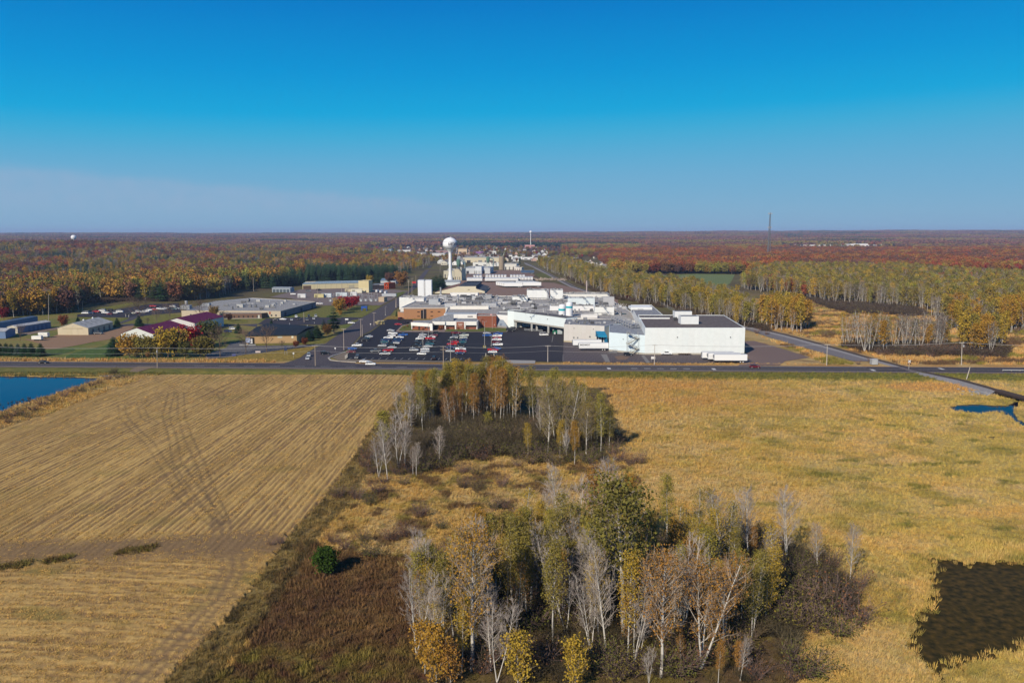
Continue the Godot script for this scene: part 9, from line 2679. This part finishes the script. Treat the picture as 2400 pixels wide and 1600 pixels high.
	for k in 9:
		s = Shape.new()
		for j in 5:
			var off := na * (j - 2) * 0.85 + da * (k * 4.5 + 2.5)
			s.tube(off + Vector3(0, -0.6, 0), off + na * (j - 2) * 0.3 + Vector3(0, -2.8, 0), 0.17, 0.17, 6, tim * 1.8)
		var e := da * (k * 4.5 + 2.5)
		s.tube(e - na * 2.3 + Vector3(0, -2.4, 0), e + na * 2.0 + Vector3(0, -0.8, 0), 0.1, 0.1, 4, tim * 2.2)
		part("bent", s, mat("pole_wood", 1.0), o)
	o = thing("riprap", "pale broken stone below the end of the trestle", "stones", V3(183.5,-305.2))
	s = Shape.new()
	for k in 90:
		var p := Vector3(rng.randfn() * 3.2, rng.randf() * 0.5, rng.randfn() * 2.2)
		s.mid(p, Vector3(rng.randf_range(0.4, 1.0), rng.randf_range(0.3, 0.7), rng.randf_range(0.4, 0.9)), Color(0.4, 0.4, 0.41) * rng.randf_range(0.7, 1.1))
	part("stones", s, masonry(), o).set_meta("kind", "stuff")
	o = thing("crossing_signal", "railway crossing signal mast with white crossbuck", "signal", V3(181.5,-359))
	s = Shape.new()
	s.tube(Vector3.ZERO, Vector3(0, 4.6, 0), 0.1, 0.08, 6, Color(0.5, 0.5, 0.5))
	part("post", s, steel(), o)
	for k in 2:
		s = Shape.new()
		s.x = Transform3D(Basis(Vector3.BACK, PI / 4 * (1 if k == 0 else -1)), Vector3(0, 4.0, 0.12 + 0.05 * k))
		s.mid(Vector3.ZERO, Vector3(1.6, 0.26, 0.04), Color(0.72, 0.72, 0.72))
		part("crossbuck_blade", s, siding(), o)
	s = Shape.new()
	for x in [-0.55, 0.55]:
		s.tube(Vector3(x, 2.8, 0.05), Vector3(x, 2.8, 0.25), 0.28, 0.28, 10, Color(0.03, 0.03, 0.03))
	part("lamps", s, steel(), o)
	o = thing("signal_cabinet", "silver signal cabinet beside the railway crossing", "cabinet", V3(172.1,-373.8))
	box_part(o, "housing", Vector3(0, 0.2, 0), Vector3(2.8, 2.4, 2.4), Color(0.45, 0.47, 0.48), steel())
	box_part(o, "roof", Vector3(0, 2.6, 0), Vector3(3.0, 0.15, 2.6), Color(0.55, 0.56, 0.57), steel())
	on_face(o, "door", Vector2(-1.4, 1.2), Vector2(1.4, 1.2), 0.3, 0.62, 0.3, 2.3, 0.04, Color(0.36, 0.38, 0.39))
	pole("thin leaning pole in the grass below the highway", V4(194.2,-334.9,5.5,1.2), 0, false, Color(0.45, 0.4, 0.34))
	o = thing("guard_rail", "grey steel guard rail on the near side of the highway", "guard rail", V3(221.8,-354.9))
	s = Shape.new()
	s.box(Vector3(0, 0.55, -0.06), Vector3(60, 0.9, 0.06), Color(0.5, 0.51, 0.52))
	part("rail", s, steel(), o)
	for k in 16:
		box_part(o, "post", Vector3(0.3 + k * 3.8, 0, -0.16), Vector3(0.18, 0.9, 0.18), Color(0.32, 0.26, 0.2))
	o.rotation.y = -0.0367
	o = thing("board_jetty", "pale plank jetty at the corner of the blue pond", "jetty", V3(-175.5,-342.3))
	for k in 9:
		box_part(o, "plank", Vector3(-4 + k, 0.25, 0), Vector3(0.94, 0.1, 1.4), Color(0.42, 0.40, 0.37), masonry())
	# ducks on the pond
	for k in 18:
		var p: Vector2 = V2(-182.8,-280.1).lerp(V2(-178.8,-295.5), rng.randf()) + Vector2(rng.randfn() * 2.5 - 3, -3 + rng.randfn() * 2.0)
		if not inside(p, lake):
			continue
		var d := thing("duck", "dark duck on the blue pond by the brushy bank", "duck", v3(p, -0.28), rng.randf() * TAU, "ducks on the pond")
		s = Shape.new()
		s.x = Transform3D(Basis.from_scale(Vector3(1.7, 0.8, 0.9)))
		s.lathe([Vector2(0.0, 0.0), Vector2(0.2, 0.08), Vector2(0.24, 0.22), Vector2(0.15, 0.36), Vector2(0, 0.4)], 8, Color(0.06, 0.05, 0.04))
		s.x = Transform3D.IDENTITY
		s.tube(Vector3(0.3, 0.2, 0), Vector3(0.42, 0.5, 0), 0.07, 0.06, 6, Color(0.05, 0.06, 0.04))
		s.tube(Vector3(0.36, 0.52, 0), Vector3(0.56, 0.5, 0), 0.09, 0.04, 6, Color(0.05, 0.06, 0.04))
		s.tri(Vector3(-0.38, 0.2, 0.08), Vector3(-0.38, 0.2, -0.08), Vector3(-0.6, 0.34, 0), Color(0.05, 0.04, 0.03))
		part("body", s, mat("feather", 1.0), d)
	# rubble at the yard edge
	o = thing("rubble_heap", "pale heap of rubble and scrap at the yard edge by the rails", "rubble", V3(45.4,-1066.1))
	s = Shape.new()
	for k in 150:
		var p := Vector3(rng.randfn() * 16, rng.randf() * 1.6, rng.randfn() * 8)
		s.mid(p, Vector3(rng.randf_range(0.8, 3), rng.randf_range(0.5, 2), rng.randf_range(0.8, 2.5)), Color(0.42, 0.34, 0.28) * rng.randf_range(0.5, 1.2))
	part("rubble", s, masonry(), o).set_meta("kind", "stuff")


func tuft(blades: int, h: float, spread: float, wide: float, lean: float) -> ArrayMesh:
	var s := Shape.new()
	for k in blades:
		var a := rng.randf() * TAU
		var p := Vector3(cos(a), 0, sin(a)) * spread * sqrt(rng.randf())
		var hh := h * rng.randf_range(0.55, 1.2)
		var top := p + Vector3(cos(a) * 0.3 + lean + rng.randfn() * 0.25, 1, sin(a) * 0.3 + rng.randfn() * 0.25).normalized() * hh
		var b := rng.randf() * TAU
		var side := Vector3(cos(b), 0, sin(b)) * wide
		var t := leaf_tone(0.13)
		s.tri(p - side - Vector3(0, 0.1, 0), top, p + side - Vector3(0, 0.1, 0), t)
		s.tri(p.lerp(top, 0.35) - side * 1.2, top + side * 1.5 + Vector3(lean * 0.4, -0.1, 0), p.lerp(top, 0.5) + side, t)
	return s.mesh()


func build_grass() -> void:
	var grass := [tuft(11, 0.75, 0.4, 0.055, 0.45), tuft(9, 0.95, 0.35, 0.05, 0.3)]
	var reed := tuft(12, 1.5, 0.4, 0.06, 0.15)
	var places: Array = [[], [], []]
	var tints: Array = [PackedColorArray(), PackedColorArray(), PackedColorArray()]
	for k in 190000:
		var d := 92.0 * pow(352.0 / 92.0, rng.randf())
		var x := rng.randf_range(-1, 1) * (0.7 * d + 25)
		var p := Vector2(x, -d)
		if d + 0.0367 * x > 357.0:
			continue
		if x < 0 and inside(p, field_shape):
			continue
		if in_water(p):
			continue
		var wood := inside(p, wood_a) or inside(p, wood_b)
		if wood and rng.randf() < 0.45:
			continue
		var c := cover(x, -d)
		var tall := d < 190 and inside(p, sedge)
		var edge := x > 90 and d < 190 and off_line(p, pond) < 9.0
		var i := 2 if edge or (tall and rng.randf() < 0.3) else rng.randi() % 2
		var s := rng.randf_range(0.5, 1.0) * pow(d / 120.0, 0.45)
		if wood:
			s *= 0.75
		if n2.get_noise_2d(x * 0.25, d * 0.25) < -0.2:
			s *= 0.7
		if x > 80 and i != 2:
			s *= 0.85
		places[i].append(Transform3D(Basis(Vector3.UP, rng.randf_range(-0.9, 0.9)).scaled(Vector3(s, s * rng.randf_range(0.8, 1.15), s)), Vector3(x, -0.1, -d)))
		tints[i].append(jit(c * 1.05, 0.15))
	for p in pond:
		for k in 5:
			var q := p + Vector2(rng.randfn() * 0.9, rng.randfn() * 0.9)
			if absf(q.x) > 0.72 * -q.y + 4:
				continue
			var s := rng.randf_range(0.4, 0.95)
			places[2].append(Transform3D(Basis(Vector3.UP, rng.randf() * TAU).scaled(Vector3(s, s, s)), Vector3(q.x, -0.35, q.y)))
			tints[2].append(jit(GOLD.lerp(OLIVE, rng.randf() * 0.8), 0.25))
	for i in 3:
		scatter(["marsh_grass", "tussock_grass", "reeds"][i], ["short golden marsh grass bent by the wind", "tufted dry grass of the marsh and meadow", "tall pale reeds round the dark pond"][i], [grass[0], grass[1], reed][i], mat("grass_blades", 1.0), places[i], tints[i])
	# straw residue lying along the mown rows
	var straw := tuft(8, 0.28, 0.35, 0.03, 0.5)
	var pl: Array = []
	var ti := PackedColorArray()
	for k in 45000:
		var d := 96.0 * pow(345.0 / 96.0, rng.randf())
		var x := rng.randf_range(-0.7 * d - 5, -20.0)
		var p := Vector2(x, -d)
		if not inside(p, field_shape):
			continue
		var fp := 0.5 * n1.get_noise_2d((x - 0.03 * d) * 0.55, -d * 0.012) + 0.55 * n2.get_noise_2d((x - 0.03 * d) * 1.5, -d * 0.03)
		if d > 160 and fp < 0.08 or off_line(p, tracks[0]) < 5.0 * rng.randf() or rng.randf() < 0.3 or absf(d - 153.0 - (x + 60) * 0.1) < 6.0 * rng.randf():
			continue
		var s := rng.randf_range(0.7, 1.3) * pow(d / 120.0, 0.3)
		pl.append(Transform3D(Basis(Vector3.UP, rng.randf() * TAU).scaled(Vector3(s, s, s)), Vector3(x, 0.04, -d)))
		ti.append(jit(STRAW.lerp(Color(0.42, 0.27, 0.09), rng.randf()), 0.2))
	scatter("straw", "loose straw on the mown field", straw, mat("grass_blades", 1.0), pl, ti)
	# weeds on the headland ridge and the orange reeds beyond the highway
	var w0: Array = []
	var w1 := PackedColorArray()
	for k in 420:
		var q: Vector2 = V2(-97.6,-141.2).lerp(V2(-71.2,-151.1), rng.randf()) + Vector2(rng.randfn() * 0.8, rng.randfn() * 0.8)
		if n1.get_noise_1d(q.x * 0.12) < -0.15:
			continue
		w0.append(Transform3D(Basis(Vector3.UP, rng.randf() * TAU).scaled(Vector3(1, 0.45, 1) * rng.randf_range(0.6, 1.3)), v3(q, 0.05)))
		w1.append(jit(RUST.lerp(OLIVE, rng.randf()) * 0.8, 0.3))
	scatter("headland_weeds", "brown weeds along the ridge in the field", reed, mat("grass_blades", 1.0), w0, w1)
	var rail_side := PackedVector2Array([V2(157.7,-565.5), V2(173.7,-496), V2(179.3,-449.4), V2(183.4,-406.3), V2(185.3,-365.2), V2(166.4,-365.2), V2(163.7,-376.8), V2(158.4,-412.9), V2(146.5,-512.6)])
	var r0: Array = []
	var r1 := PackedColorArray()
	for k in 60000:
		var d := 374.0 * pow(720.0 / 374.0, rng.randf())
		var x := rng.randf_range(-1, 1) * (0.69 * d + 8)
		var p := Vector2(x, -d)
		var strip := d + 0.0367 * x
		var c := REED.lerp(TAN, rng.randf())
		var s := rng.randf_range(0.8, 1.3)
		if inside(p, rail_side):
			continue
		if x > 150 and x / d > 0.23:
			if inside(p, PackedVector2Array([V2(138.3,-468.7), V2(150.1,-431.6), V2(150.6,-395.7), V2(126.9,-370.6), V2(106.6,-370.6)])):
				continue
			if n1.get_noise_2d(x * 0.03 + 60, -d * 0.05) > 0.12:
				c = RUST.lerp(BROWN, rng.randf())
			elif n2.get_noise_2d(x * 0.018 + 11, -d * 0.03) > 0.15:
				c = OLIVE
			s *= 1.1
		elif strip > 375.5 and strip < 382 and (x < -115 or (x > 20 and x < 170)):
			s *= 1.0 if x < -100 else 0.5
		else:
			continue
		if strip < 375.5:
			continue
		r0.append(Transform3D(Basis(Vector3.UP, rng.randf() * TAU).scaled(Vector3(s * 1.2, s, s * 1.2)), v3(p, -0.15)))
		r1.append(jit(c, 0.22))
	scatter("verge_reeds", "orange reeds and rough grass beyond the highway", reed, mat("grass_blades", 1.0), r0, r1)


func _ready() -> void:
	rng.seed = 20
	for k in 3:
		var n: FastNoiseLite = [n1, n2, n3][k]
		n.seed = 11 + k * 7
		n.frequency = 1.0
		n.noise_type = FastNoiseLite.TYPE_SIMPLEX_SMOOTH
		n.fractal_octaves = [3, 3, 2][k]
	camera_and_light()
	var t0 := Time.get_ticks_msec()
	build_ground()
	build_plant()
	build_west()
	build_town()
	build_vehicles()
	build_street()
	build_near_woods()
	print("near woods ", Time.get_ticks_msec() - t0)
	build_far_woods()
	build_grass()
	print("built ", Time.get_ticks_msec() - t0)
